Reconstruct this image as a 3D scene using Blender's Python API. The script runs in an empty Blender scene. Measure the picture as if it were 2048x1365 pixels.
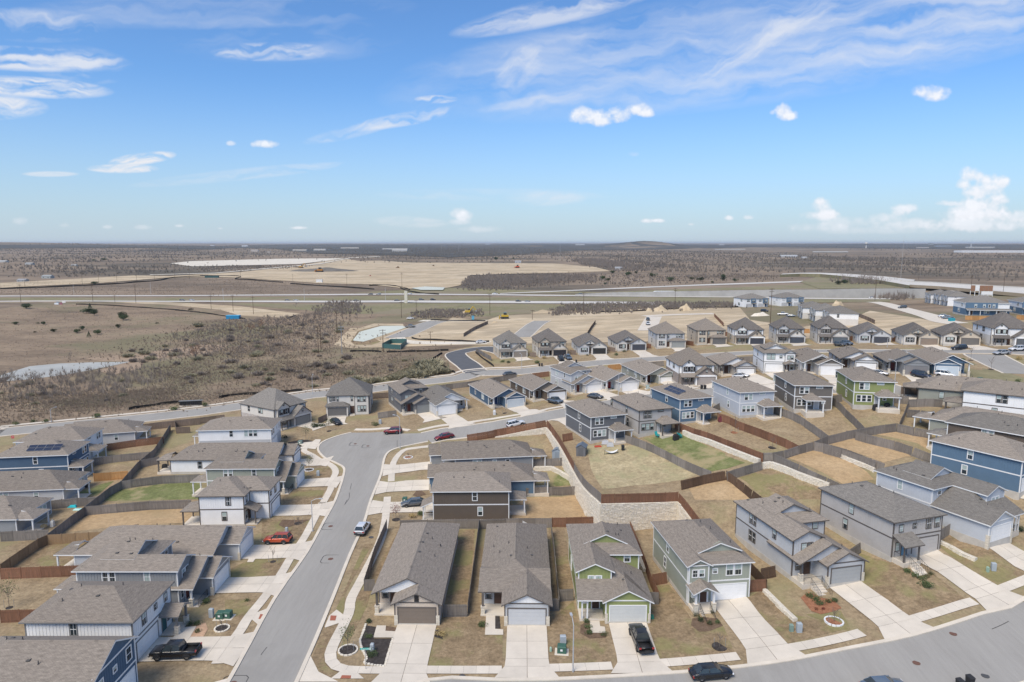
import bpy, bmesh, math, random
import numpy as np
from mathutils import Vector, Matrix
random.seed(11)
scene=bpy.context.scene; COL=scene.collection; D=bpy.data; rad=math.radians
# ------------------------------------------------------------------ camera
F=1365.0; PITCH=rad(8.2); HC=50.0; CP,SP=math.cos(PITCH),math.sin(PITCH)
cd=D.cameras.new("camera"); cam=D.objects.new("camera",cd); COL.objects.link(cam)
cd.sensor_width=36; cd.lens=36*F/2048; cd.clip_start=1; cd.clip_end=80000
cam.location=(0,0,HC); cam.rotation_euler=(rad(90)-PITCH,0,0); scene.camera=cam
# ------------------------------------------------------------------ sky, sun, exposure
SUN_EL,SUN_AZ=rad(52),rad(215)            # azimuth clockwise from +Y: the sun stands behind the camera, a little left
world=D.worlds.new("World"); scene.world=world; world.use_nodes=True
sun=D.lights.new("sun","SUN"); so=D.objects.new("sun",sun); COL.objects.link(so)
sun.energy=3.0; sun.angle=rad(32); sun.color=(1,.90,.76)
sd=Vector((math.sin(SUN_AZ)*math.cos(SUN_EL),math.cos(SUN_AZ)*math.cos(SUN_EL),math.sin(SUN_EL)))
so.rotation_euler=sd.to_track_quat('Z','Y').to_euler()
vs=scene.view_settings; vs.view_transform='Standard'; vs.look='None'; vs.exposure=.30; vs.gamma=1; vs.use_curve_mapping=False
def cloud_sheet():
    """cloud cover and brightness over the part of the sky round the view, worked out with layered noise"""
    W,H_=2400,760; A0,A1,E0,E1=rad(-52),rad(52),rad(-1),rad(32)
    rs=np.random.RandomState(5); T=rs.rand(256,256)
    def vn(x,y):
        xi=np.floor(x).astype(int); yi=np.floor(y).astype(int); fx=x-xi; fy=y-yi; fx=fx*fx*fx*(fx*(fx*6-15)+10); fy=fy*fy*fy*(fy*(fy*6-15)+10)
        g=lambda i,j:T[i%256,j%256]
        return (g(xi,yi)*(1-fx)+g(xi+1,yi)*fx)*(1-fy)+(g(xi,yi+1)*(1-fx)+g(xi+1,yi+1)*fx)*fy
    def fbm(x,y,o=6,g=.52):
        v=0;a=1;t=0
        for k in range(o): v=v+a*vn(x*2**k+17.3*k,y*2**k+9.1*k); t+=a; a*=g
        return v/t
    az=np.linspace(A0,A1,W)[None,:]; el=np.linspace(E0,E1,H_)[:,None]
    X=np.sin(az)*np.cos(el); Y=np.cos(az)*np.cos(el); Zz=np.sin(el)+0*az
    d=Y*CP-Zz*SP; u=Zz*CP+Y*SP; PX=1024+F*X/d; PY=682.5-F*u/d
    wx=(fbm(PX/95,PY/95,5)-.5); wy=(fbm(PX/95+40,PY/95+71,5)-.5)
    cov=np.zeros_like(PX); bri=np.full_like(PX,.86)
    def cir(cx,cy,sx,sy,ang,amp,fx,fy,seed,th=.46,gain=3.0,warp=1.0):
        c_,s_=math.cos(ang),math.sin(ang); dx=PX-cx; dy=-(PY-cy); p=dx*c_+dy*s_; q=dy*c_-dx*s_
        e=np.clip(1-(p/sx)**2-(q/sy)**2,0,1); m_=e>0
        if not m_.any(): return
        P=p[m_]+wx[m_]*90*warp; Q=q[m_]+wy[m_]*55*warp
        n=fbm(P/fx+seed,Q/fy+seed*3.1,7,.6); n2=fbm(P/(fx*2.8)+seed*2,Q/(fy*2.2)-seed,4)
        v=np.clip((n*.6+n2*.4-th)*gain,0,1)*np.clip(e[m_]*1.8,0,1)**.8*amp
        cov[m_]=1-(1-cov[m_])*(1-v)
    cir(1500,95,760,120,.13,.5,170,26,3.3,.40,2.4); cir(1120,20,230,30,.22,.62,110,16,8.7,.36,3.4); cir(1560,60,240,26,.55,.55,90,12,5.1,.36,3); cir(1850,40,420,90,.12,.6,190,22,2.3,.40,2.6)
    cir(1420,125,520,70,-.02,.40,150,30,14.1,.40,2.2); cir(1040,130,60,40,.7,.55,50,16,6.7,.36,3)
    cir(40,118,230,26,-.05,.8,120,13,1.9,.34,4); cir(60,175,170,22,-.06,.85,100,10,4.4,.32,4.5); cir(-10,215,110,26,-.02,.85,90,11,7.7,.34,4); cir(60,50,170,36,-.04,.5,120,12,9.9,.40,3); cir(160,130,110,40,-.1,.5,90,20,12.2,.40,3)
    cir(545,104,130,20,.0,.62,60,8,2.7,.40,3.0); cir(560,80,250,50,.0,.28,120,20,6.1,.42,2); cir(420,20,420,40,.02,.35,200,26,3.7,.40,2.2)
    cir(285,318,70,13,.12,1.0,40,5,5.5,.36,4); cir(245,338,75,10,.0,.95,50,5,8.5,.36,4); cir(100,349,60,6,0,.6,60,4,3.5,.30,4); cir(815,238,130,15,.17,.7,60,7,9.2,.40,3.2); cir(872,199,45,9,.0,.7,40,6,1.2,.30,3.6); cir(700,265,100,14,.22,.35,90,9,2.2,.36,3)
    cir(1090,398,85,16,0,.35,70,10,4.7,.30,3); cir(480,350,230,13,.10,.38,120,8,8.1,.36,3); cir(1060,205,110,12,.16,.3,80,8,5.2,.34,3); cir(1000,390,260,14,0,.25,120,9,6.2,.34,2.5); cir(820,445,80,12,-.04,.35,80,9,11.2,.24,3)
    n1=fbm(PX/30,PY/26,7,.6)-.5; n3=fbm(PX/9+9,PY/9+5,5,.6)-.5
    def puff(cx,cy,sx,sy,amp=.95,flat=1.0):
        dx=(PX-cx)/sx; dy=(PY-cy)/sy; dyy=np.where(dy>0,dy*1.35*flat,dy)
        v=1.2-(dx*dx+dyy*dyy)*.72+n1*1.7+n3*.75; e=np.clip((3.4-(dx*dx+dyy*dyy))*1.2,0,1)
        v=np.clip(v*.85,0,1)**1.2*e*amp
        sh=np.clip(.96-.08*np.clip(dy+.1,0,1)+n1*.10+n3*.06,.8,1.0)
        k=v>cov*0+.02
        bri[k]=(bri[k]*(1-v[k])+sh[k]*v[k]); cov[k]=1-(1-cov[k])*(1-v[k])
    for q in [(1190,238,42,17),(1164,226,16,12),(1238,232,24,16),(1275,222,26,11),(1292,228,14,8),(1566,222,16,14),(1574,233,18,11),(1862,186,34,13),(1875,196,24,9),(528,290,24,8,.9),(462,288,9,5,.6),
        (1645,432,32,11),(1642,415,20,14),(1640,404,11,8),(1660,428,18,10),(1945,352,20,16),(1928,370,14,12),(1965,362,16,12),(1955,385,26,16),(1985,375,22,22),(2005,366,14,12),(1990,400,24,16),(1960,412,40,14),(1900,408,26,6,.7),(1940,430,55,14),(1990,428,34,16),
        (1800,424,18,12,.75),(1820,418,14,9,.7),(1775,436,34,9,.6),(1700,446,60,11,.45),(1830,450,90,12,.6),(1950,452,100,16,.75),(2040,435,40,12,.6),(1640,456,60,8,.3),(1760,462,160,9,.35),
        (915,428,15,10,.75),(930,434,16,10,.75),(922,446,20,7,.5),(960,460,40,7,.4),(1296,443,14,5,.85),(1318,443,14,4,.8),(1497,436,11,5,.8),(1458,437,8,5,.8),(1382,450,6,3,.6),(285,456,16,5,.35),(40,444,14,8,.35),(358,453,9,3,.5),(596,457,16,3,.75),(440,458,5,2,.5),(215,455,9,4,.4),(128,452,10,5,.3),(1268,310,12,5,.25),(1545,226,6,5,.5)]: puff(*q)
    im=D.images.new('cloud_cover',W,H_,float_buffer=True,is_data=True); buf=np.ones((H_,W,4),np.float32); buf[...,0]=cov; buf[...,1]=bri; buf[...,2]=cov; im.pixels.foreach_set(buf.ravel()); im.update(); im.pack()
    return im,(A0,A1,E0,E1)
def build_world():
    nt=world.node_tree; N=nt.nodes; L=nt.links; N.clear()
    out=N.new('ShaderNodeOutputWorld'); bg=N.new('ShaderNodeBackground'); L.new(bg.outputs[0],out.inputs[0])
    sky=N.new('ShaderNodeTexSky'); sky.sky_type='NISHITA'; sky.sun_disc=False
    sky.sun_elevation=SUN_EL; sky.sun_rotation=SUN_AZ; sky.altitude=200; sky.air_density=1.0; sky.dust_density=0.6; sky.ozone_density=2.2
    K=.112; bg.inputs[1].default_value=K; k=1/K
    tc=N.new('ShaderNodeTexCoord'); sep=N.new('ShaderNodeSeparateXYZ'); L.new(tc.outputs['Generated'],sep.inputs[0])
    def M(op,a,b=None,c=None):
        n=N.new('ShaderNodeMath'); n.operation=op
        for i,v in enumerate((a,b,c)):
            if v is None: continue
            if isinstance(v,(int,float)): n.inputs[i].default_value=v
            else: L.new(v,n.inputs[i])
        return n.outputs[0]
    X,Y,Zo=sep.outputs
    az=M('ARCTAN2',X,Y); el=M('ARCTAN2',Zo,M('SQRT',M('ADD',M('MULTIPLY',X,X),M('MULTIPLY',Y,Y))))
    im,(A0,A1,E0,E1)=cloud_sheet()
    uv=N.new('ShaderNodeCombineXYZ'); L.new(M('DIVIDE',M('SUBTRACT',az,A0),A1-A0),uv.inputs[0]); L.new(M('DIVIDE',M('SUBTRACT',el,E0),E1-E0),uv.inputs[1])
    it=N.new('ShaderNodeTexImage'); it.image=im; it.extension='CLIP'; it.interpolation='Cubic'; L.new(uv.outputs[0],it.inputs[0]); cs=N.new('ShaderNodeSeparateColor'); L.new(it.outputs[0],cs.inputs[0])
    t=N.new('ShaderNodeTexNoise'); t.inputs['Scale'].default_value=2.0; t.inputs['Detail'].default_value=4; L.new(tc.outputs['Generated'],t.inputs['Vector'])
    thin=M('MINIMUM',M('MULTIPLY',M('MAXIMUM',M('SUBTRACT',t.outputs[0],.42),0),M('MINIMUM',M('MAXIMUM',M('MULTIPLY',M('SUBTRACT',el,.40),12),0),3.2)),.8)
    cov=M('MAXIMUM',cs.outputs[0],thin)
    def mix(fac,a,b,bl='MIX'):
        m=N.new('ShaderNodeMix'); m.data_type='RGBA'; m.blend_type=bl
        if isinstance(fac,(int,float)): m.inputs[0].default_value=fac
        else: L.new(fac,m.inputs[0])
        for i,v in ((6,a),(7,b)):
            if isinstance(v,tuple): m.inputs[i].default_value=v
            else: L.new(v,m.inputs[i])
        return m.outputs[2]
    c=mix(1,sky.outputs[0],SKY_TINT,'MULTIPLY')
    hz=M('MULTIPLY',M('POWER',M('MAXIMUM',M('SUBTRACT',1,M('MULTIPLY',M('ABSOLUTE',el),4.6)),0),1.5),.85)
    c=mix(hz,c,(.45*k,.53*k,.61*k,1))
    cc=mix(cs.outputs[1],(.0,.0,.0,1),(.78*k,.80*k,.85*k,1))
    cc2=mix(M('GREATER_THAN',thin,cs.outputs[0]),cc,(.66*k,.70*k,.76*k,1))
    c=mix(cov,c,cc2)
    L.new(c,bg.inputs[0])
SKY_TINT=(.63,.90,1.19,1)
build_world()
scene.cycles.max_bounces=6; scene.cycles.diffuse_bounces=3; scene.cycles.glossy_bounces=2; scene.cycles.transmission_bounces=2; scene.cycles.volume_bounces=1
# ------------------------------------------------------------------ the lie of the land
def ray(px,py):
    a=(px-1024)/F; b=(682.5-py)/F
    return (a, CP+b*SP, -SP+b*CP)
def at(px,py,z):
    r=ray(px,py); t=(z-HC)/r[2]; return (r[0]*t, r[1]*t)
WALLPX=[(990,872,3.2,0),(1092,860,4.8,1.7),(1146,926,5.6,3.6),(1201,997,6.3,5.5),(1356,978,7.0,4.2),(1426,1054,5.0,0)]   # foot of the fence on the wall: pixel, level on top, drop
WALL=[at(a,b,z)+(z,s) for a,b,z,s in WALLPX]
def stepf(x,y):
    best=1e9; sv=0
    for i in range(len(WALL)-1):
        ax,ay=WALL[i][:2]; bx,by=WALL[i+1][:2]; dx,dy=bx-ax,by-ay
        t=max(0,min(1,((x-ax)*dx+(y-ay)*dy)/(dx*dx+dy*dy))); d=math.hypot(x-ax-t*dx,y-ay-t*dy)
        if d<best: best=d; sv=WALL[i][3]*(1-t)+WALL[i+1][3]*t
    return sv*max(0,1-max(0,best-3)/40)
def inpoly(x,y,pl):
    c=False; j=len(pl)-1
    for i in range(len(pl)):
        xi,yi=pl[i][0],pl[i][1]; xj,yj=pl[j][0],pl[j][1]
        if (yi>y)!=(yj>y) and x<(xj-xi)*(y-yi)/(yj-yi)+xi: c=not c
        j=i
    return c
UPOLY=[w[:2] for w in WALL]+[(58,92),(95,120),(95,175),(45,205),(-25,195)]
def inU(x,y): return inpoly(x,y,UPOLY)
SV=[(1046,1252,50),(1240,1250,49.7),(1497,1195,48.3),(1787,1122,46),(2040,1050,44),(520,1360,50),(300,1340,50),(1420,1360,50),(1900,1300,48),(2040,1190,46.5),
(0,1300,50.5),(861,836,47),(786,870,49.3),(720,960,50),(1010,1035,49.5),(1110,935,48),(1182,892,44),(1278,874,43),(1478,836,39.5),(1585,826,38),(1705,816,37),
(1229,700,42.4),(1015,722,44.5),(1562,744,36),(1895,750,32.5),(1640,747,34.5),(2040,700,31.5),(1945,634,33),(1750,690,34.5),(1450,690,39),(1180,810,44),(1000,830,46),
(1315,594,46.5),(850,603,49.5),(500,603,51),(100,603,52),(1700,599,43),(1600,640,39),(850,660,47.5),(960,740,47),
(545,1040,50.5),(400,1080,51),(150,1000,51),(0,900,51.5),(300,830,51),(620,800,49.5),(100,860,51.5),(100,720,55),(400,700,54),(700,680,49.5),(50,640,53),(550,640,52),
(1240,1066,49),(1420,1060,47.5),(1640,985,43),(1850,930,40),(1990,850,37),(2045,780,35),(1450,960,43.5),(1600,900,40.5),(1380,1003,47),(1160,985,49)]
def build_base():
    pts=[]
    for px,py,h in SV:
        x,y=at(px,py,HC-h); z=HC-h
        if inU(x,y): z-=stepf(x,y)
        pts.append((x,y,z))
    pts+=[(-150,40,-1),(0,40,0),(150,40,0),(-250,100,-2),(250,100,9),(300,250,17),(-350,300,-4),(-500,700,-3),(-200,900,-3),(200,900,0),(600,600,5),(400,900,2),(800,900,0),(-900,900,0),(420,420,15),(0,-60,0)]
    pts+=[(-1,254,4.3),(15,251,5.5),(32,250,6.5),(47,254,7.4),(63,256,8.4),(79,257,9.5),(92,252,10.8),(106,248,12.0),(118,240,13.4),(127,230,14.6),(137,216,15.9),(148,211,16.8)]
    P=np.array(pts); n=len(P); S=150.0
    def U(r2): return np.where(r2>1e-12, r2*np.log(r2+1e-12)*.5, 0)
    A=np.zeros((n+3,n+3)); d2=((P[:,None,:2]-P[None,:,:2])**2).sum(-1)/S/S
    A[:n,:n]=U(d2)+np.eye(n)*0.02; A[:n,n]=1; A[:n,n+1:]=P[:,:2]/S; A[n:,:n]=A[:n,n:].T
    w=np.linalg.solve(A,np.r_[P[:,2],0,0,0])
    def f(X,Y):
        X=np.asarray(X,float); Y=np.asarray(Y,float)
        d2=((X[...,None]-P[:,0])**2+(Y[...,None]-P[:,1])**2)/S/S
        return (U(d2)*w[:n]).sum(-1)+w[n]+w[n+1]*X/S+w[n+2]*Y/S
    return f
f0=build_base()
CELL=5.0; GX0,GX1,GY0,GY1=-300,420,40,620
nx=int((GX1-GX0)/CELL)+1; ny=int((GY1-GY0)/CELL)+1
gx=GX0+CELL*np.arange(nx); gy=GY0+CELL*np.arange(ny)
BASE=f0(gx[:,None]+0*gy[None,:],gy[None,:]+0*gx[:,None])
STEP=np.zeros((nx,ny))
for i in range(nx):
    for j in range(ny):
        if -80<gx[i]<120 and 60<gy[j]<250: STEP[i,j]=stepf(gx[i],gy[j])
def far_z(x,y):
    r=math.hypot(x,y)
    z=2.0*math.sin(x/610+1.3)*math.cos(y/840)+3.0*math.sin(x/1700+y/2300+.6)*min(1,r/2500)
    z+=45*math.exp(-((x+4300)/1500)**2-((y-5300)/800)**2)+16*math.exp(-((x+2300)/900)**2-((y-4300)/500)**2)+60*math.exp(-((x-1240)/330)**2-((y-6300)/500)**2)+20*math.exp(-((x-300)/900)**2-((y-6800)/500)**2)
    k=1-math.exp(-(max(0,r-3200)/5200)**2); z+=k*(24+7*math.sin(x/1300+.4)*math.cos(y/2600)+5*math.sin(x/540+y/1900)+3*math.sin(x/310-1.1))-r*.0002
    return z
def gi(A,x,y):
    u=(x-GX0)/CELL; v=(y-GY0)/CELL
    i=min(max(int(math.floor(u)),0),nx-2); j=min(max(int(math.floor(v)),0),ny-2); a=min(max(u-i,0),1); b=min(max(v-j,0),1)
    z00=A[i,j]; z11=A[i+1,j+1]
    if a>=b: z10=A[i+1,j]; return float(z00+(z10-z00)*a+(z11-z10)*b)
    z01=A[i,j+1]; return float(z00+(z01-z00)*b+(z11-z01)*a)
def ground_z(x,y):
    if GX0<=x<=GX1 and GY0<=y<=GY1: return gi(BASE,x,y)
    cx=min(max(x,GX0),GX1); cy=min(max(y,GY0),GY1); d=math.hypot(x-cx,y-cy); w=math.exp(-d/350)
    return gi(BASE,cx,cy)*w+far_z(x,y)*(1-w)
def HH(x,y,up=None):
    z=ground_z(x,y)
    if up is None: up=(-25<x<95 and 90<y<205 and inU(x,y))
    return z+(gi(STEP,x,y) if up else 0)
def G(px,py,h=0.0,up=None):                 # the spot on the land (or h above it) that a survey sight line meets
    r=ray(px,py); t=60.0; pt=t
    while t<60000:
        x,y,z=r[0]*t,r[1]*t,HC+r[2]*t
        if z<=HH(x,y,up)+h:
            lo,hi=pt,t
            for _ in range(12):
                m=(lo+hi)/2
                if HC+r[2]*m<=HH(r[0]*m,r[1]*m,up)+h: hi=m
                else: lo=m
            return (r[0]*hi,r[1]*hi)
        pt=t; t+=max(.7,t*.004)
    return (r[0]*pt,r[1]*pt)
Z=dict(a1=(0,1000,3.74),b1=(450,1000,3.74),c1=(850,1000,3.74),d1=(1200,1000,3.74),e1=(1548,1000,3.74),f1=(0,780,4.55),
a2=(300,750,4.55),b2=(600,680,4.55),c2=(800,820,5.12),d2=(1050,780,4.55),e2=(1350,700,4.55),f2=(1648,700,4.55),
a3=(700,560,6.827),b3=(940,640,6.827),c3=(1200,600,6.827),d3=(1450,570,6.827),e3=(1748,560,6.827),f3=(0,560,4.55),g3=(350,560,4.55),
a4=(0,470,4.876),b4=(400,470,4.876),c4=(800,470,4.876),d4=(1200,470,4.876),e4=(1600,470,4.571),
a5=(1620,880,4.785),b5=(1820,740,8.98),c5=(0,1150,6.206),d5=(1100,690,8.533),e5=(560,1180,6.024),p=(0,0,1))
def c(z,x,y):
    o=Z[z]; return (o[0]+x/o[2],o[1]+y/o[2])
def Gz(z,x,y,h=0,up=None): return G(*c(z,x,y),h,up)
def GL(z,pts,h=0,up=None): return [Gz(z,a,b,h,up) for a,b in pts]
# ------------------------------------------------------------------ helpers
def tag(o,label=None,cat=None,group=None,kind=None):
    if label: o['label']=label
    if cat: o['category']=cat
    if group: o['group']=group
    if kind: o['kind']=kind
    return o
def empty(name,loc=(0,0,0),rz=0,**k):
    o=D.objects.new(name,None); COL.objects.link(o); o.location=loc; o.rotation_euler=(0,0,rz); o.empty_display_size=.5
    return tag(o,**k)
def link(name,me,parent=None,loc=None,rot=None,sc=None,**k):
    o=D.objects.new(name,me); COL.objects.link(o)
    if parent: o.parent=parent
    if loc is not None: o.location=loc
    if rot is not None: o.rotation_euler=rot
    if sc is not None: o.scale=sc
    return tag(o,**k)
class MB:
    def __init__(s): s.v=[]; s.f=[]; s.m=[]; s.uv=[]; s.sm=False
    def face(s,pts,mi=0,uv=None):
        n=len(s.v); s.v+= [tuple(p) for p in pts]; s.f.append(tuple(range(n,n+len(pts)))); s.m.append(mi)
        s.uv.append(uv if uv else [(0,0)]*len(pts))
    def mesh(s,verts,faces,mi=0):
        n=len(s.v); s.v+=[tuple(p) for p in verts]
        for f in faces: s.f.append(tuple(n+i for i in f)); s.m.append(mi); s.uv.append([(0,0)]*len(f))
    def box(s,x0,y0,z0,x1,y1,z1,mi=0):
        v=[(x0,y0,z0),(x1,y0,z0),(x1,y1,z0),(x0,y1,z0),(x0,y0,z1),(x1,y0,z1),(x1,y1,z1),(x0,y1,z1)]
        s.mesh(v,[(0,3,2,1),(4,5,6,7),(0,1,5,4),(1,2,6,5),(2,3,7,6),(3,0,4,7)],mi)
    def bar(s,a,b,r,mi=0,n=6,r2=None):
        a=Vector(a); b=Vector(b); d=(b-a)
        if d.length<1e-6: return
        q=d.to_track_quat('Z','Y'); r2=r if r2 is None else r2
        v=[]
        for p,rr in ((a,r),(b,r2)):
            for i in range(n):
                t=2*math.pi*i/n; v.append(p+q@Vector((math.cos(t)*rr,math.sin(t)*rr,0)))
        f=[(i,(i+1)%n,n+(i+1)%n,n+i) for i in range(n)]
        f+=[tuple(range(n-1,-1,-1)),tuple(range(n,2*n))]
        s.mesh(v,f,mi)
    def lathe(s,prof,cx=0,cy=0,n=12,mi=0):
        v=[];f=[]
        for r,z in prof:
            for i in range(n): t=2*math.pi*i/n; v.append((cx+r*math.cos(t),cy+r*math.sin(t),z))
        for k in range(len(prof)-1):
            for i in range(n): f.append((k*n+i,k*n+(i+1)%n,(k+1)*n+(i+1)%n,(k+1)*n+i))
        f.append(tuple(range(n-1,-1,-1))); f.append(tuple(range((len(prof)-1)*n,len(prof)*n)))
        s.mesh(v,f,mi)
    def me(s,name,mats,smooth=False):
        me=D.meshes.new(name); me.from_pydata(s.v,[],s.f)
        for m in (mats if isinstance(mats,(list,tuple)) else [mats]): me.materials.append(m)
        me.polygons.foreach_set('material_index',s.m)
        if any(any(u!=(0,0) for u in q) for q in s.uv):
            l=me.uv_layers.new(name='UVMap'); l.data.foreach_set('uv',[t for q in s.uv for u in q for t in u])
        if smooth: me.polygons.foreach_set('use_smooth',[True]*len(s.f))
        me.update(); return me
    def build(s,name,mats,parent=None,loc=None,rot=None,smooth=False,**k):
        return link(name,s.me(name,mats,smooth),parent,loc,rot,**k)
# ------------------------------------------------------------------ materials
def newmat(name):
    m=D.materials.new(name); m.use_nodes=True; nt=m.node_tree; b=nt.nodes['Principled BSDF']
    return m,nt,b
def nmat(name,col,rough=.8,var=.12,scale=2.0,bump=0,bscale=20,metal=0,spec=.3,col2=None,rand=0,coord='Object',stretch=None,detail=5):
    m,nt,b=newmat(name); N=nt.nodes; L=nt.links
    tc=N.new('ShaderNodeTexCoord'); mp=N.new('ShaderNodeMapping'); L.new(tc.outputs[coord],mp.inputs[0])
    if stretch: mp.inputs['Scale'].default_value=stretch
    t=N.new('ShaderNodeTexNoise'); t.inputs['Scale'].default_value=scale; t.inputs['Detail'].default_value=detail; t.inputs['Roughness'].default_value=.65; L.new(mp.outputs[0],t.inputs['Vector'])
    cr=N.new('ShaderNodeValToRGB'); L.new(t.outputs[0],cr.inputs[0])
    c2=col2 if col2 else tuple(v*(1-var) for v in col); c1=col if col2 else tuple(min(1,v*(1+var)) for v in col)
    cr.color_ramp.elements[0].position=.33; cr.color_ramp.elements[1].position=.67
    cr.color_ramp.elements[0].color=(*c2,1); cr.color_ramp.elements[1].color=(*c1,1)
    o=cr.outputs[0]
    if rand:
        oi=N.new('ShaderNodeObjectInfo'); hs=N.new('ShaderNodeHueSaturation'); mr=N.new('ShaderNodeMapRange'); L.new(oi.outputs['Random'],mr.inputs[0])
        mr.inputs[3].default_value=1-rand; mr.inputs[4].default_value=1+rand; L.new(mr.outputs[0],hs.inputs['Value']); L.new(o,hs.inputs['Color']); o=hs.outputs[0]
    L.new(o,b.inputs['Base Color']); b.inputs['Roughness'].default_value=rough; b.inputs['Metallic'].default_value=metal; b.inputs['Specular IOR Level'].default_value=spec
    if bump:
        t2=N.new('ShaderNodeTexNoise'); t2.inputs['Scale'].default_value=bscale; t2.inputs['Detail'].default_value=4; L.new(mp.outputs[0],t2.inputs['Vector'])
        bp=N.new('ShaderNodeBump'); bp.inputs['Strength'].default_value=bump; bp.inputs['Distance'].default_value=.05; L.new(t2.outputs[0],bp.inputs['Height']); L.new(bp.outputs[0],b.inputs['Normal'])
    return m
_sid={}
def siding(col,kind):     # kind: 'lap' horizontal boards, 'board' upright battens, 'flat' stucco
    key=(col,kind)
    if key in _sid: return _sid[key]
    m=nmat('siding_'+kind,col,.75,.05,.6,spec=.25); nt=m.node_tree; N=nt.nodes; L=nt.links; b=N['Principled BSDF']
    if kind in('lap','board'):
        tc=N.new('ShaderNodeTexCoord'); sp=N.new('ShaderNodeSeparateXYZ'); L.new(tc.outputs['Object'],sp.inputs[0])
        def M(op,a,bb):
            n=N.new('ShaderNodeMath'); n.operation=op
            for i,v in enumerate((a,bb)):
                if isinstance(v,(int,float)): n.inputs[i].default_value=v
                else: L.new(v,n.inputs[i])
            return n.outputs[0]
        if kind=='lap': w=M('FRACT',M('DIVIDE',sp.outputs[2],.19),0)
        else:
            w=M('FRACT',M('DIVIDE',M('ADD',sp.outputs[0],sp.outputs[1]),.41),0)
        h=w if kind=='lap' else M('LESS_THAN',w,.12)
        bp=N.new('ShaderNodeBump'); bp.inputs['Strength'].default_value=.7; bp.inputs['Distance'].default_value=.02; L.new(h,bp.inputs['Height']); L.new(bp.outputs[0],b.inputs['Normal'])
    _sid[key]=m; return m
def shingles(name,c1,c2):
    m,nt,b=newmat(name); N=nt.nodes; L=nt.links
    uv=N.new('ShaderNodeUVMap'); br=N.new('ShaderNodeTexBrick'); L.new(uv.outputs[0],br.inputs['Vector'])
    br.inputs['Scale'].default_value=1; br.inputs['Brick Width'].default_value=.34; br.inputs['Row Height'].default_value=.145; br.inputs['Mortar Size'].default_value=.008
    br.inputs['Color1'].default_value=(*c1,1); br.inputs['Color2'].default_value=(*c2,1); br.inputs['Mortar'].default_value=(*[v*.55 for v in c2],1); br.inputs['Bias'].default_value=-.1
    mp=N.new('ShaderNodeMapping'); L.new(uv.outputs[0],mp.inputs[0]); mp.inputs['Scale'].default_value=(.9,2.6,1)
    t=N.new('ShaderNodeTexNoise'); t.inputs['Scale'].default_value=1.3; t.inputs['Detail'].default_value=6; t.inputs['Roughness'].default_value=.75; L.new(mp.outputs[0],t.inputs['Vector'])
    mr=N.new('ShaderNodeMapRange'); L.new(t.outputs[0],mr.inputs[0]); mr.inputs[1].default_value=.3; mr.inputs[2].default_value=.7; mr.inputs[3].default_value=.72; mr.inputs[4].default_value=1.3
    oi=N.new('ShaderNodeObjectInfo'); mr2=N.new('ShaderNodeMapRange'); L.new(oi.outputs['Random'],mr2.inputs[0]); mr2.inputs[3].default_value=.86; mr2.inputs[4].default_value=1.12
    mu=N.new('ShaderNodeMath'); mu.operation='MULTIPLY'; L.new(mr.outputs[0],mu.inputs[0]); L.new(mr2.outputs[0],mu.inputs[1])
    hs=N.new('ShaderNodeHueSaturation'); L.new(br.outputs[0],hs.inputs['Color']); L.new(mu.outputs[0],hs.inputs['Value']); L.new(hs.outputs[0],b.inputs['Base Color'])
    b.inputs['Roughness'].default_value=.93; b.inputs['Specular IOR Level'].default_value=.15
    bp=N.new('ShaderNodeBump'); bp.inputs['Strength'].default_value=.4; bp.inputs['Distance'].default_value=.02; L.new(br.outputs['Fac'],bp.inputs['Height']); bp.invert=True; L.new(bp.outputs[0],b.inputs['Normal'])
    return m
def brickmat(name,c1,c2,mortar,w,h,ms):
    m,nt,b=newmat(name); N=nt.nodes; L=nt.links
    tc=N.new('ShaderNodeTexCoord'); sp=N.new('ShaderNodeSeparateXYZ'); L.new(tc.outputs['Object'],sp.inputs[0])
    ad=N.new('ShaderNodeMath'); ad.operation='ADD'; L.new(sp.outputs[0],ad.inputs[0]); L.new(sp.outputs[1],ad.inputs[1])
    cb=N.new('ShaderNodeCombineXYZ'); L.new(ad.outputs[0],cb.inputs[0]); L.new(sp.outputs[2],cb.inputs[1])
    br=N.new('ShaderNodeTexBrick'); L.new(cb.outputs[0],br.inputs['Vector']); br.inputs['Scale'].default_value=1
    br.inputs['Brick Width'].default_value=w; br.inputs['Row Height'].default_value=h; br.inputs['Mortar Size'].default_value=ms
    br.inputs['Color1'].default_value=(*c1,1); br.inputs['Color2'].default_value=(*c2,1); br.inputs['Mortar'].default_value=(*mortar,1)
    L.new(br.outputs[0],b.inputs['Base Color']); b.inputs['Roughness'].default_value=.9
    bp=N.new('ShaderNodeBump'); bp.inputs['Strength'].default_value=.5; bp.inputs['Distance'].default_value=.03; bp.invert=True; L.new(br.outputs['Fac'],bp.inputs['Height']); L.new(bp.outputs[0],b.inputs['Normal'])
    return m
M_WHITE=nmat('white_paint',(.74,.74,.73),.6,.03,1)
M_TRIMDK=nmat('dark_trim_paint',(.10,.095,.09),.6,.05,1)
M_TRIMGR=nmat('grey_trim_paint',(.2,.2,.2),.6,.05,1)
M_CONC=nmat('concrete',(.68,.61,.51),.9,.10,.35,bump=.15,bscale=30,col2=(.58,.52,.435),rand=.05,detail=8)
M_CURB=nmat('curb_concrete',(.64,.57,.47),.9,.08,.5)
M_FOUND=nmat('foundation_concrete',(.50,.47,.42),.9,.1,.8,bump=.1)
M_ASPH=nmat('asphalt',(.30,.29,.275),.92,.08,.12,bump=.1,bscale=60,stretch=(1.2,.25,1),col2=(.265,.257,.244),detail=9)
M_ASPHDK=nmat('new_asphalt',(.105,.108,.115),.9,.1,.3)
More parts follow.
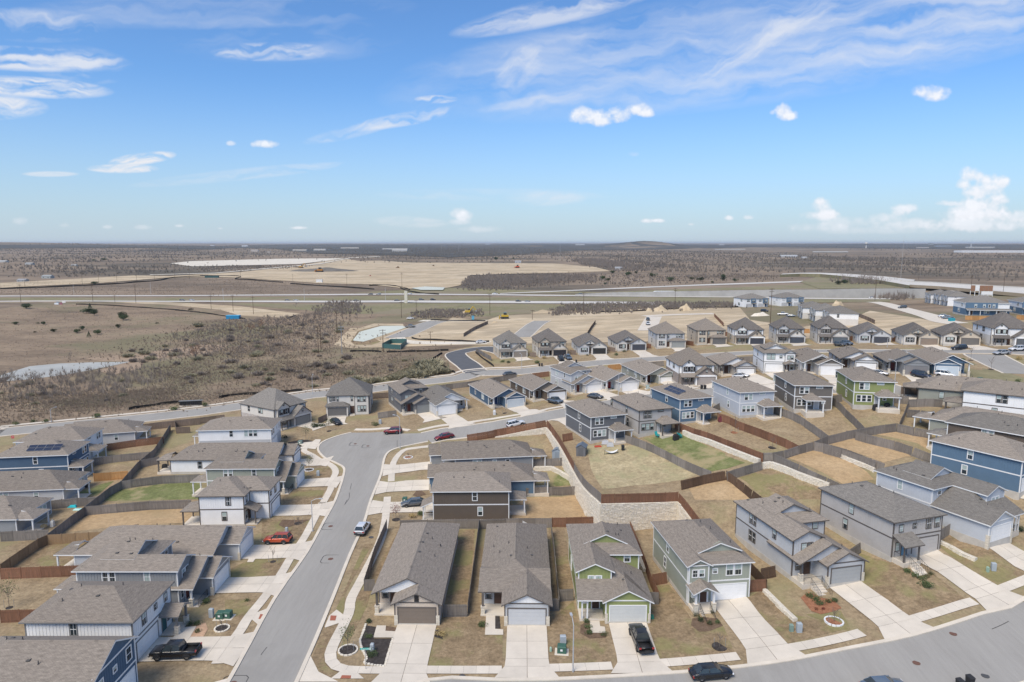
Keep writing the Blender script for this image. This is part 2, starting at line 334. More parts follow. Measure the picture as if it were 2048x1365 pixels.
M_ROOFB=shingles('roof_shingles_brown_grey',(.275,.237,.198),(.232,.20,.168))
M_ROOFG=shingles('roof_shingles_grey',(.225,.207,.184),(.187,.172,.153))
M_ROOFD=shingles('roof_shingles_dark',(.175,.158,.142),(.125,.112,.102))
M_BRICKW=brickmat('pale_brick',(.62,.50,.38),(.50,.38,.28),(.62,.58,.52),.22,.075,.012)
M_BRICKM=brickmat('mottled_brick',(.55,.5,.46),(.30,.25,.22),(.6,.58,.55),.24,.08,.012)
M_BRICKB=brickmat('brown_brick',(.32,.26,.22),(.22,.18,.16),(.35,.32,.3),.24,.08,.012)
M_LIME=brickmat('limestone_block',(.72,.66,.54),(.60,.53,.42),(.5,.46,.4),.55,.2,.02)
M_STONE=nmat('rough_limestone',(.76,.70,.59),.95,.15,1.2,bump=.4,bscale=5,col2=(.68,.61,.50),rand=.08)
M_GLASS=nmat('window_glass',(.035,.045,.05),.08,.3,.5,spec=.8)
M_BLIND=nmat('blind_behind_glass',(.38,.46,.44),.25,.1,.5,spec=.6)
M_METAL=nmat('galvanised_metal',(.42,.43,.44),.45,.1,2,metal=.6)
M_POLE=nmat('lamp_pole_grey',(.5,.51,.52),.5,.06,2,metal=.3)
M_DARK=nmat('black_paint',(.02,.02,.022),.4,.1,2)
M_WOODPOLE=nmat('utility_pole_wood',(.09,.06,.04),.9,.2,3)
def pane_mats(): return [M_GLASS,M_BLIND]
# ------------------------------------------------------------------ where the houses stand
WHT=(.80,.80,.79); LGR=(.50,.51,.52); LBL=(.50,.53,.57); MGR=(.27,.28,.29); DGR=(.145,.15,.16); BEI=(.46,.44,.42); SAG=(.33,.35,.29); GRN=(.26,.29,.12); BLU=(.075,.125,.19); BL2=(.11,.18,.26); BRN=(.125,.10,.08); BR2=(.16,.145,.13); TAN=(.52,.45,.36); STU=(.62,.59,.54); OLG=(.30,.31,.27)
# model, corner, x, y, turn, width, depth, mirrored, upper colour, lower colour, roof, trim, options, label
HS=[
('ranch','fl',-19.1,83.6,-1,9.1,25.5,0,'brick','brick','B','d',dict(gdoor=(.19,.155,.125),stub=1,hp=1),'pale brick single-storey house with brown garage door and white strip gable on the street corner'),
('ranch','fl',-4.7,83.3,-1,9.2,25.4,0,WHT,LGR,'B','d',dict(gdoor=LGR,xg=1),'single-storey house with white gable and white garage door between brick house and green house'),
('cottage','fl',8.6,86.7,0,9.2,15.2,0,GRN,GRN,'B','w',dict(lower='hip',gdoor=(.55,.56,.54)),'apple green house with white trim and a black pickup on its driveway'),
('box','fl',23.6,87.1,7,9.0,14.2,0,SAG,SAG,'B','w',dict(roof='dutch',gdoor=WHT,porch='gable'),'sage green two-storey house with white trim and potted plants at its porch'),
('cottage','fl',39.5,91.0,13,9.2,14.8,0,LGR,LGR,'B','d',dict(lower='gable',gdoor=(.36,.37,.37),porchwall=1),'grey two-storey house with stepped gables above a red mulch bed with round shrubs'),
('box','fl',54.6,92.7,18,9.2,14.2,0,BEI,BEI,'G','d',dict(roof='hip',gdoor=BEI,porch='shed',door=(.12,.25,.36)),'beige grey two-storey house with blue front door and wide hipped roof'),
('cottage','fr',76.7,101.0,26,9.2,14.8,1,LBL,LBL,'G','w',dict(lower='hip',gdoor=WHT),'pale blue-grey house with white gables and a white garage door at the right edge'),
('box','fl',83.2,106.8,33,9.6,14.0,1,BL2,BL2,'B','w',dict(roof='hip',gdoor=WHT,porch='gable',stub=1),'blue two-storey house with white band at the right edge beside the pale blue-grey house'),
('box','bl',82.1,126.0,40,9.4,14.5,0,BRN,BRN,'G','w',dict(roof='hip',gdoor=WHT,patio=1),'brown two-storey house behind the blue one at the right edge'),
('ranch','bl',83.9,134.4,44,9.6,20,0,OLG,OLG,'B','w',dict(gdoor=WHT,patio=1),'low grey-green house with a long roof and covered patio behind the brown one at right'),
('box','bl',94.6,140.9,55,9.4,15,0,WHT,WHT,'B','d',dict(roof='hip',gdoor=WHT,patio=1),'white two-storey house with dark trim and twin upper windows at the right edge'),
('ranch','bl',91.0,150.5,60,9.6,18,0,OLG,OLG,'B','d',dict(gdoor=WHT,patio=1),'low olive grey house with a dark timber patio roof behind the white two-storey house'),
('box','fl',-42.5,63.6,90,7.9,15,0,BLU,BLU,'B','w',dict(roof='gable',gdoor=WHT,porch=None),'dark blue gabled house cut off by the lower left corner'),
('box','fl',-44.9,75.3,90,9.2,12.8,1,WHT,WHT,'B','g',dict(roof='hipf',gdoor=WHT,porch='gable',patio=1,door=(.03,.11,.12),patioside=1),'white two-storey house with grey trim and teal door beside a black pickup'),
('cottage','fl',-46.0,88.6,90,9.2,14.0,0,MGR,MGR,'B','w',dict(lower='gable',gdoor=WHT,patio=1,door=(.18,.05,.03)),'mid grey two-storey house with white dormer and stepped gables on the left of the street'),
('ranch','fl',-43.4,99.4,90,9.8,24,0,LGR,LGR,'B','w',dict(gdoor=WHT,patio=1,hp=1),'light grey single-storey house whose driveway holds an orange car'),
('box','fl',-44.3,117.3,92,9.4,11.6,0,WHT,WHT,'B','d',dict(roof='hip',notch=1,gdoor=WHT,porch='shed',patio=1),'white two-storey board house with brown trim facing the street bend'),
('cottage','fl',-47.5,132.0,91,9.2,13.6,0,SAG,SAG,'B','w',dict(lower='gable',gdoor=WHT,patio=1),'olive grey two-storey house behind the white board house on the left of the street'),
('ranch','fl',-49.2,145.6,91,9.4,26,0,WHT,WHT,'B','d',dict(gdoor=WHT,patio=1),'low white house with a dark-posted patio left of the street bend'),
('box','fl',-58.2,160.7,95,9.2,17,1,WHT,LGR,'B','w',dict(roof='hip',gdoor=WHT,porch=None,patio=1,bigw=1),'tall white house with three black square windows in its side wall'),
('manor','fl',-63.8,178.2,58,10.8,14,0,STU,'mottled','G','d',dict(kind='gable',gdoor=(.22,.22,.21)),'cream house with mottled brick side and grey garage door at the head of the bend'),
('manor','fl',-53.3,190.4,8,12.0,13,1,STU,STU,'G','d',dict(kind='hip',gdoor=(.14,.135,.13)),'cream stucco two-storey house with a dark car on its driveway above the bend'),
('cottage','fl',-31.7,187.9,24,9.2,14,0,DGR,DGR,'B','g',dict(lower='gable',gdoor=(.23,.24,.24),door=(.15,.04,.025)),'dark grey two-storey house with white stone pillars north of the bend'),
('ranch','fl',-20.8,181.6,24,10.0,20,1,WHT,LGR,'G','w',dict(gdoor=WHT,door=(.03,.03,.03)),'white-fronted single-storey house right of the dark grey one on the upper street'),
('ranch','fl',-5.0,184.4,22,9.2,22,0,BLU,BLU,'B','w',dict(gdoor=(.50,.55,.58),door=(.04,.07,.16),wide=1),'dark blue single-storey house with pale garage door on the upper street'),
('ranch','fr',16.2,192.0,22,9.4,20,0,BR2,BRN,'B','w',dict(gdoor=WHT),'brown single-storey house with a blue-grey pickup on its driveway'),
('cottage','fl',17.2,197.7,22,9.2,14,0,LGR,LGR,'B','w',dict(lower='gable',gdoor=WHT,door=(.15,.04,.03)),'pale grey two-storey house with twin nested gables on the upper street'),
('ranch','fr',37.6,195.6,19,9.4,20,0,MGR,LGR,'B','w',dict(gdoor=WHT,door=(.2,.02,.02)),'grey single-storey house with red door and stone planter bed'),
('ranch','fl',39.2,194.3,12,9.4,21,0,OLG,OLG,'B','w',dict(gdoor=WHT,wide=1,door=(.12,.04,.03)),'olive grey single-storey house with a wide gable over its white garage door'),
('manor','fl',46.8,189.2,3,10.2,13,0,WHT,'brownb','B','d',dict(kind='gable',gdoor=(.34,.31,.29)),'white two-storey house with brown brick ground floor on the upper street'),
('ranch','fl',60.0,191.0,0,9.2,17,0,LGR,BEI,'B','d',dict(gdoor=WHT,stub=1),'grey-beige single-storey house with a white car on its driveway'),
('box','fl',70.5,189.4,-6,8.6,12,1,WHT,WHT,'B','g',dict(roof='dutch',gdoor=WHT,porch='gable'),'white two-storey house with grey trim and paired upper windows on the upper street'),
('ranch','fl',77.9,178.2,-7,9.0,20,0,BR2,BEI,'B','w',dict(gdoor=WHT,dg=1),'taupe single-storey house with a small dormer gable and white garage door'),
('ranch','fl',87.5,178.3,-13,8.6,17,0,WHT,LGR,'B','d',dict(gdoor=WHT,stub=1),'white single-storey house with a white strip gable on the upper street'),
('ranch','fl',95.5,170.3,-13,9.0,15,0,MGR,MGR,'B','g',dict(gdoor=(.23,.22,.22),wide=1,door=(.12,.03,.03)),'dark grey single-storey house with dark garage door and navy car'),
('ranch','fl',105.4,168.0,-13,8.6,20,1,BLU,BL2,'B','w',dict(gdoor=(.52,.58,.62),wide=1),'blue single-storey house on the corner lawn with a white car outside'),
('box','br',17.2,146.4,199,8.5,13.8,0,DGR,DGR,'B','w',dict(roof='hip',gdoor=WHT,porch='shed',patio=1,rear=1),'charcoal two-storey house whose patio is cluttered with furniture above the stone wall'),
('box','br',28.1,147.7,198,8.3,13.4,0,BEI,BEI,'B','d',dict(roof='hip',gdoor=WHT,porch='shed',patio=1,rear=1),'beige two-storey house with turquoise chairs by its patio'),
('box','br',38.2,152.0,198,8.4,13,0,BL2,BL2,'B','w',dict(roof='hip',gdoor=WHT,porch='shed',patio=1,rear=1,solar=1),'blue two-storey house with solar panels on its roof'),
('box','br',51.2,150.4,190,8.4,13,0,LBL,LBL,'B','w',dict(roof='hip',gdoor=WHT,porch='shed',patio=1,rear=1),'pale blue-grey two-storey house with a motorbike on its patio'),
('box','br',62.9,149.3,177,8.3,13.4,0,BR2,BR2,'B','w',dict(roof='hip',gdoor=WHT,porch='shed',patio=2,rear=1),'taupe brown two-storey house with its patio in the middle of the rear wall'),
('box','br',75.4,148.0,170,8.3,13,0,GRN,GRN,'B','w',dict(roof='hip',gdoor=WHT,porch='shed',patio=1,rear=1),'olive green two-storey house seen from its fenced yard'),
('manor','fl',-5.4,266.0,12,11.0,13,0,STU,TAN,'G','g',dict(kind='gable',gdoor=(.24,.21,.18)),'cream house with full-width porch roof, first of the far row'),
('manor','fl',9.9,264.0,8,11.2,14,0,TAN,STU,'D','d',dict(kind='gable',gdoor=(.03,.03,.035)),'tan stone house with dark garage and two pickups outside in the far row'),
('villa','fl',25.6,262.0,3,11.0,20,0,STU,LGR,'D','g',dict(gdoor=(.03,.03,.03)),'single-storey stone house with an open garage, its shade painted as a black door, in the far row'),  # open garage: the shade inside it is put into the closed door's colour
('villa','fl',41.0,265.5,4,11.6,17,0,LGR,STU,'D','d',dict(gdoor=(.06,.065,.08)),'single-storey cream house with near-black garage door in the far row'),
('manor','fl',56.8,268.5,0,11.4,15,0,LGR,STU,'B','g',dict(kind='hip',gdoor=(.28,.29,.28)),'stone and grey stucco house with grey garage door in the far row'),
('manor','fl',73.2,270.0,-1,11.6,15,0,TAN,TAN,'B','d',dict(kind='hip',gdoor=(.13,.13,.13)),'tan two-storey house with a hipped garage roof in the far row'),
('manor','fl',86.8,264.6,-4,11.0,12,0,WHT,TAN,'D','d',dict(kind='gable',gdoor=(.05,.055,.07)),'white gabled house with black shutters and stone garage gable in the far row'),
('manor','fl',101.6,261.0,-9,10.2,13,0,LGR,STU,'D','d',dict(kind='gable',gdoor=(.06,.07,.09)),'grey and cream house with three small gables in the far row'),
('manor','fl',114.0,253.0,-12,10.4,13,0,BEI,STU,'D','d',dict(kind='gable',gdoor=(.10,.12,.14)),'beige house with arched stone entry and two cars outside in the far row'),
('villa','fl',124.6,244.0,-15,10.6,17,0,LGR,LGR,'D','g',dict(gdoor=(.06,.065,.08)),'single-storey grey house with white gable and black garage door in the far row'),
('villa','fl',133.6,231.5,-17,10.8,17,0,TAN,STU,'D','g',dict(gdoor=(.24,.19,.15)),'single-storey cream house with brown garage door in the far row'),
('villa','fl',143.4,225.5,-18,10.8,15,0,TAN,STU,'D','d',dict(gdoor=(.15,.14,.13)),'single-storey stone house with olive brown garage door in the far row'),
('manor','fl',154.5,218.6,-13,12.0,14,0,WHT,STU,'D','d',dict(kind='gable',gdoor=(.10,.11,.12)),'large white gabled house with black shutters at the right edge'),
('duplex','fl',153.0,448.0,12,17,14,0,WHT,WHT,'G','g',{},'pale duplex with dark blue bay, left of the two beside the highway'),
('duplex','fl',176.5,449.0,8,17,14,0,WHT,WHT,'G','g',{},'pale duplex with dark blue bay, right of the two beside the highway'),
('duplex','br',154.9,302.4,-105,17,12,0,STU,STU,'G','g',dict(plain=1),'white townhouse with a bare side wall behind the far row'),
('duplex','br',158.0,323.5,-105,17,12,0,STU,STU,'G','g',dict(plain=1),'townhouse roof just behind the bare white side wall'),
('duplex','br',161.0,345.0,-105,17,12,0,STU,STU,'G','g',dict(plain=1),'rearmost townhouse of the three behind the bare white side wall'),
('duplex','fr',250.7,392.5,-110,16.5,13,0,WHT,WHT,'G','g',dict(plain=1),'nearest grey-roofed townhouse of the far street with a blank white end wall'),
('duplex','fr',257.0,410.0,-110,16.5,13,0,WHT,WHT,'G','g',dict(plain=1),'middle grey-roofed townhouse of the far street'),
('duplex','fr',263.0,428.5,-110,16.5,13,0,WHT,WHT,'G','g',dict(plain=1),'grey-roofed townhouse of the far street, farthest one nearest the overpass'),
('duplex','fl',209.5,314.8,-13,18,14,0,BL2,BL2,'G','w',dict(cut=1),'blue and white duplex behind an orange timber fence'),
('duplex','fl',232.7,310.8,-14,18,14,0,BL2,BL2,'G','w',dict(cut=1),'blue and white duplex at the right edge behind the orange fence'),
('box','fl',-14.9,128.0,-89,9.4,13.8,1,BRN,BRN,'B','w',dict(roof='hip',gdoor=WHT,porch='shed',patio=2),'brown two-storey house with a covered patio beside the white stone wall'),
('ranch','fl',-17.6,138.8,-86,9.4,21,1,BL2,BL2,'B','w',dict(gdoor=WHT,patio=1,hp=1),'blue single-storey house between the brown house and the blue-grey one'),
('ranch','fl',-19.0,149.6,-82,9.4,22,1,MGR,MGR,'B','w',dict(gdoor=WHT,patio=1,hp=1),'blue-grey single-storey house with a small storage shed in its yard'),
('box','br',-96.0,142.7,-82,9.6,14.5,1,BLU,BLU,'B','w',dict(roof='hip',gdoor=WHT,porch='shed',patio=1,solar=1,rear=1),'dark blue two-storey house with solar panels at the left edge'),
('ranch','br',-88.3,129.0,-83,9.6,20,1,LGR,LGR,'B','w',dict(gdoor=WHT,patio=1),'white-grey single-storey house with a deep covered patio at the left edge'),
('ranch','br',-86.9,114.0,-88,9.6,20,1,MGR,MGR,'B','w',dict(gdoor=WHT,patio=1),'blue-grey single-storey house at the left edge by the tan fence'),
('box','br',-99.7,154.2,-82,9.6,14.5,1,WHT,WHT,'B','w',dict(roof='hip',gdoor=WHT,porch=None,patio=1,rear=1),'white two-storey house with a wide roof near the stop sign'),
('ranch','br',-96.7,170.3,-73,9.4,17,1,LGR,LGR,'B','w',dict(gdoor=WHT,patio=1),'pale grey single-storey house nearest the long road at left'),
]
PADS=[]
for h in HS:
    mod,cr,wx,wy,rot,w,d=h[:7]; R=rad(rot); ax=-.4 if cr[1]=='l' else w+.4; ay=-.4 if cr[0]=='f' else d+.4
    ox=wx-(ax*math.cos(R)-ay*math.sin(R)); oy=wy-(ax*math.sin(R)+ay*math.cos(R))
    fx=ox+(w/2)*math.cos(R); fy=oy+(w/2)*math.sin(R)
    bx=fx-d*math.sin(R); by=fy+d*math.cos(R)
    zf=HH(fx,fy)+.25; zb=HH(bx,by)+.25
    zf=.55*zf+.45*zb if abs(zf-zb)<3 else zf
    PADS.append((ox,oy,R,w,d,zf))
for i in range(nx):
    for j in range(ny):
        X,Y=gx[i],gy[j]
        for ox,oy,R,w,d,zf in PADS:
            dx,dy=X-ox,Y-oy
            if abs(dx)+abs(dy)>60: continue
            lx=dx*math.cos(R)+dy*math.sin(R); ly=-dx*math.sin(R)+dy*math.cos(R)
            if -2<lx<w+2 and -5<ly<d+3.2:
                s=STEP[i,j] if inU(X,Y) else 0
                z=BASE[i,j]+s; z2=max(zf-.7,min(zf-.16,z)); BASE[i,j]+=z2-z
# ------------------------------------------------------------------ house kit
_wc={}
def win_mesh(w,h,trim,var):
    key=(round(w,2),round(h,2),trim.name,var)
    if key in _wc: return _wc[key]
    f=MB(); t=.11
    f.box(-w/2-t,-.05,-t,-w/2,.01,h+t); f.box(w/2,-.05,-t,w/2+t,.01,h+t); f.box(-w/2,-.055,h,w/2,.01,h+t+.02); f.box(-w/2,-.065,-t,w/2,.01,0)
    f2=MB()
    f2.box(-w/2,-.035,h*.48,w/2,.01,h*.53); f2.box(-w/2,-.03,0,-w/2+.04,.01,h); f2.box(w/2-.04,-.03,0,w/2,.01,h)
    f.mesh(f2.v,f2.f,1)
    p=MB(); a=1 if var in(1,2) else 0; b=1 if var==2 else 0
    p.face([(-w/2,-.012,0),(w/2,-.012,0),(w/2,-.012,h*.5),(-w/2,-.012,h*.5)],b); p.face([(-w/2,-.012,h*.5),(w/2,-.012,h*.5),(w/2,-.012,h),(-w/2,-.012,h)],a)
    _wc[key]=(f.me('window',[trim,M_WHITE]),p.me('pane',pane_mats())); return _wc[key]
def solid(col,name='paint',rough=.6):
    k=('s',col,rough)
    if k not in _sid: _sid[k]=nmat(name,col,rough,.04,1)
    return _sid[k]
def gar_mesh(w,h,col,trim):
    key=('g',w,h,col,trim.name)
    if key in _wc: return _wc[key]
    f=MB(); t=.14
    f.box(-w/2-t,-.06,0,-w/2,.01,h+t); f.box(w/2,-.06,0,w/2+t,.01,h+t); f.box(-w/2,-.065,h,w/2,.01,h+t+.01)
    p=MB()
    for r in range(4):
        z0=h*r/4+.012; z1=h*(r+1)/4-.012
        p.box(-w/2,-.02,z0,w/2,.01,z1)
        for k in range(8):
            a=-w/2+w*k/8+.06; b=-w/2+w*(k+1)/8-.06; p.box(a,-.028,z0+.08,b,-.02,z1-.08)
    p.box(-w/2,-.008,0,w/2,.012,h)
    _wc[key]=(f.me('door_frame',trim),p.me('garage_door',solid(col,'garage_door_paint'))); return _wc[key]
class House:
    def __init__(s,i):
        (s.mod,_,_,_,_,s.w,s.d,s.mir,uc,lc,rf,tr,s.o,lab)=HS[i]
        s.ox,s.oy,s.R,_,_,s.zf=PADS[i]
        s.dist=math.hypot(s.ox,s.oy); s.near=s.dist<170
        s.root=empty('house',(s.ox,s.oy,s.zf),s.R,label=lab,cat='house',group='houses of the estate')
        def wm(cx,kind):
            if cx=='brick': return M_BRICKW
            if cx=='mottled': return M_BRICKM
            if cx=='brownb': return M_BRICKB
            return siding(cx,kind)
        st='flat' if s.mod in('manor','villa') else None
        s.U=wm(uc,st or 'board'); s.L=wm(lc,st or 'lap'); s.uc=uc
        s.rm={'B':M_ROOFB,'G':M_ROOFG,'D':M_ROOFD}[rf]; s.trim={'w':M_WHITE,'d':solid((.12,.105,.095)),'g':solid((.19,.19,.19))}[tr]
        s.walls={}; s.roofs={}; s.tr=MB(); s.bat=MB(); s.fnd=MB(); s.pl=[]; s.rnd=random.Random(i*7+3); s.n=0; s.drive=None
    def X(s,x): return s.w-x if s.mir else x
    def box(s,mb,x0,y0,z0,x1,y1,z1,mi=0):
        a,b=sorted((s.X(x0),s.X(x1))); mb.box(a,y0,z0,b,y1,z1,mi)
    def fc(s,mb,pts,mi=0,uv=None):
        p=[(s.X(a),b,cc) for a,b,cc in pts]
        if s.mir: p=p[::-1]; uv=uv[::-1] if uv else None
        mb.face(p,mi,uv)
    def wall(s,x0,y0,x1,y1,z0,z1,mat=None,found=True):
        s.n+=1; e=.004*s.n; mat=mat or s.L; mb=s.walls.setdefault(mat.name,(MB(),mat))[0]
        s.box(mb,x0+e,y0+e,z0,x1-e,y1-e,z1)
        if found and z0<=.01: s.box(s.fnd,x0-.03+e,y0-.03+e,-2.2,x1+.03-e,y1+.03-e,.03)
    def two(s,x0,y0,x1,y1,ze,band=2.85,corners=True):
        s.wall(x0,y0,x1,y1,0,band,s.L); s.n-=1; s.wall(x0,y0,x1,y1,band,ze,s.U,False)
        if s.mod in('cottage','box'): m=MB(); s.box(m,x0-.025,y0-.025,band-.1,x1+.025,y1+.025,band+.1); m.build('band_board',s.trim,s.root)
        if corners: s.corn(x0,y0,x1,y1,0,ze)
        if s.near and s.mod in('cottage','box'): s.batt(x0,y0,x1,y1,band+.1,ze)
    def corn(s,x0,y0,x1,y1,z0,z1):
        t=.13; q=.028
        if s.dist<190:
            for x in(x0,x1):
                for y in(y0,y1): m=MB(); s.box(m,x-(q if x==x0 else t),y-(q if y==y0 else t),z0,x+(t if x==x0 else q),y+(t if y==y0 else q),z1-.01); m.build('corner_board',s.trim,s.root)
            return
        for x in (x0,x1):
            for y in (y0,y1):
                s.box(s.tr,x-(q if x==x0 else t),y-(q if y==y0 else t),z0,x+(t if x==x0 else q),y+(t if y==y0 else q),z1-.01)
    def batt(s,x0,y0,x1,y1,z0,z1):
        n=int((x1-x0)/.41)
        for k in range(1,n):
            x=x0+(x1-x0)*k/n
            s.box(s.bat,x-.025,y0-.022,z0,x+.025,y0+.01,z1); s.box(s.bat,x-.025,y1-.01,z0,x+.025,y1+.022,z1)
        n=int((y1-y0)/.41)
        for k in range(1,n):
            y=y0+(y1-y0)*k/n
            s.box(s.bat,x0-.022,y-.025,z0,x0+.01,y+.025,z1); s.box(s.bat,x1-.01,y-.025,z0,x1+.022,y+.025,z1)
    def tri(s,x0,x1,y,z,rise,t=.12,mat=None,dz=0):     # gable triangle facing the front
        mat=mat or s.U; mb=s.walls.setdefault(mat.name,(MB(),mat))[0]; xm=(x0+x1)/2
        A=[(x0,y,z),(x1,y,z),(xm,y,z+rise)]; B=[(a,y+t,cc) for a,_,cc in A]
        s.fc(mb,A); s.fc(mb,B[::-1])
        for k in range(3): q=(k+1)%3; s.fc(mb,[A[q],A[k],B[k],B[q]])
    def trix(s,y0,y1,x,z,rise,t=.12,mat=None):
        mat=mat or s.U; mb=s.walls.setdefault(mat.name,(MB(),mat))[0]; ym=(y0+y1)/2
        A=[(x,y0,z),(x,y1,z),(x,ym,z+rise)]; B=[(a+t,b,cc) for a,b,cc in A]
        s.fc(mb,A[::-1]); s.fc(mb,B)
        for k in range(3): q=(k+1)%3; s.fc(mb,[A[k],A[q],B[q],B[k]])
    def slab(s,pts,part='roof',t=.17):
        mb=s.roofs.setdefault(part,MB())
        P=[Vector(p)+Vector((0,0,.05)) for p in pts]
        n=(P[1]-P[0]).cross(P[2]-P[0]).normalized()
        if n.z<0: P=P[::-1]; n=-n
        u=Vector((0,0,1)).cross(n); u=u.normalized() if u.length>1e-4 else Vector((1,0,0)); v=n.cross(u)
        s.fc(mb,[tuple(p) for p in P],0,[(p.dot(u)+.01,p.dot(v)) for p in P])
        Q=[p-Vector((0,0,t)) for p in P]
        s.fc(mb,[tuple(q) for q in Q[::-1]],1)
        for k in range(len(P)):
            q=(k+1)%len(P); s.fc(mb,[tuple(P[q]),tuple(P[k]),tuple(Q[k]),tuple(Q[q])],1)
        s.pl.append(([(p.x,p.y) for p in P],P[0],n))
    def roof(s,x0,y0,x1,y1,ze,p=.45,axis='y',front='gable',back='hip',ov=.42,rk=.35,part='roof'):
        def q(a,b,cc): return (a,b,cc) if axis=='y' else (b,a,cc)
        if axis=='x': x0,y0,x1,y1=y0,x0,y1,x1
        X0,X1=x0-ov,x1+ov; zl=ze-ov*p; xm=(X0+X1)/2; zr=zl+(xm-X0)*p; hw=xm-X0
        Y0=y0-(rk if front=='gable' else ov); Y1=y1+(rk if back=='gable' else ov)
        r0=Y0 if front=='gable' else Y0+hw; r1=Y1 if back=='gable' else Y1-hw
        if r0>r1: # pyramid-like: cap the ridge at the middle
            m=(r0+r1)/2; r0=r1=m
        pyr=abs(r0-r1)<1e-3
        if pyr:
            hy=(Y1-Y0)/2
            # ridge runs the other way
            if front=='hip' and back=='hip' and hy<hw:
                zr=zl+hy*p; a0,a1=X0+hy,X1-hy; ym=(Y0+Y1)/2
                s.slab([q(X0,Y0,zl),q(X1,Y0,zl),q(a1,ym,zr),q(a0,ym,zr)],part); s.slab([q(X1,Y1,zl),q(X0,Y1,zl),q(a0,ym,zr),q(a1,ym,zr)],part)
                s.slab([q(X0,Y1,zl),q(X0,Y0,zl),q(a0,ym,zr)],part); s.slab([q(X1,Y0,zl),q(X1,Y1,zl),q(a1,ym,zr)],part); return zr
        s.slab([q(X0,Y0,zl),q(xm,r0,zr)]+([] if pyr else [q(xm,r1,zr)])+[q(X0,Y1,zl)],part)
        s.slab([q(X1,Y0,zl),q(X1,Y1,zl)]+([] if pyr else [q(xm,r1,zr)])+[q(xm,r0,zr)],part)
        if front=='hip': s.slab([q(X0,Y0,zl),q(X1,Y0,zl),q(xm,r0,zr)],part)
        if back=='hip': s.slab([q(X1,Y1,zl),q(X0,Y1,zl),q(xm,r1,zr)],part)
        if not pyr and s.near and r1-r0>1:
            mb=s.roofs.setdefault(part,MB()); a=q(xm,r0+.05,zr+.06); b=q(xm,r1-.05,zr+.06); w_=.17; dz=w_*p
            A=[q(xm-w_,r0+.05,zr+.075-dz),q(xm,r0+.05,zr+.085),q(xm+w_,r0+.05,zr+.075-dz)]; B=[q(xm-w_,r1-.05,zr+.075-dz),q(xm,r1-.05,zr+.085),q(xm+w_,r1-.05,zr+.075-dz)]
            for k in(0,1): s.fc(mb,[A[k],A[k+1],B[k+1],B[k]] if axis=='x' else [A[k+1],B[k+1],B[k],A[k]][::-1],0,[(0.1,.1),(.5,.1),(.5,9),(.1,9)])
        return zr
    def shed(s,x0,y0,x1,y1,z0,z1,part='porch_roof',ov=.3,dirn='y'):
        if dirn=='y':
            k=(z1-z0)/(y1-y0); s.slab([(x0-ov,y0-ov,z0-ov*k),(x1+ov,y0-ov,z0-ov*k),(x1+ov,y1,z1),(x0-ov,y1,z1)],part)
    def obj(s,name,me,x,y,z,ang=0,par=None,**k):
        a=ang
        if s.mir: a=-ang
        return link(name,me,par or s.root,(s.X(x),y,z),(0,0,rad(a)),**k)
    def win(s,face,p,u,z,w,h,n=1,trim=None,shut=False):
        ang={'f':0,'r':90,'b':180,'l':-90}[face]; off=.004*s.n+.0
        for k in range(n):
            uu=u+(k-(n-1)/2)*(w+.24); x,y=(uu,p) if face in 'fb' else (p,uu)
            fm,pm=win_mesh(w,h,trim or s.trim,s.rnd.choice((0,1,1,2,0)))
            o=s.obj('window',fm,x,y,z,ang); 
            if s.dist<480: link('pane',pm,o)
        if shut:
            W=n*(w+.24)/2
            for sg in(-1,1): mb=MB(); mb.box(sg*(W+.2)-.17,-.05,-.05,sg*(W+.2)+.17,0,h+.05); s.obj('shutter',mb.me('shutter',M_DARK),u if face in 'fb' else p,p if face in 'fb' else u,z,ang)
    def garage(s,y,x,w=4.88,h=2.2,drive=9.5):
        f,p=gar_mesh(w,h,s.o.get('gdoor',WHT),s.trim)
        o=s.obj('garage_door',p,x,y,.02); link('door_frame',f,o)
        s.drive=(x-w/2-.15,x+w/2+.15,y,s.o.get('drive',drive))
    def gopen(s,y,x,w=4.88,h=2.2):
        s.garage(y,x,w,h)
    def door(s,y,x,face='f',col=None):
        col=col or s.o.get('door',(.09,.05,.035)); m=MB(); m.box(-.48,-.03,0,.48,.01,2.08); m.box(-.62,-.05,0,-.48,.01,2.2,1); m.box(.48,-.05,0,.62,.01,2.2,1); m.box(-.48,-.05,2.08,.48,.01,2.2,1)
        for a in(-.36,.06):
            for b in(.2,1.1): m.box(a,-.04,b,a+.3,-.03,b+.75)
        ang={'f':0,'r':90,'b':180,'l':-90}[face]; s.obj('front_door' if face=='f' else 'back_door',m.me('door',[solid(col,'door_paint'),s.trim]),*((x,y) if face in'fb' else (y,x)),.03,ang)
    def post(s,x,y,z0,z1,r=.11,stone=False,mat=None):
        m=MB(); m.box(-r,-r,0,r,r,z1-z0)
        o=s.obj('post',m.me('post',mat or s.trim),x,y,z0)
        if stone:
            q=MB(); q.box(-.26,-.26,-1.6,.26,.26,1.0); q.box(-.3,-.3,1.0,.3,.3,1.07,1); link('post_base',q.me('post_base',[M_LIME,M_CONC]),o)
    def slabfloor(s,x0,y0,x1,y1,name='porch_floor'):
        m=MB(); a,b=sorted((s.X(x0),s.X(x1))); m.box(a,y0,-1.8,b,y1,-.02); m.build(name,M_CONC,s.root)
    def topz(s,x,y):
        best=None
        for poly,p0,n in s.pl:
            if inpoly(x,y,poly):
                z=p0.z-((x-p0.x)*n.x+(y-p0.y)*n.y)/n.z
                if best is None or z>best[0]: best=(z,n)
        return best
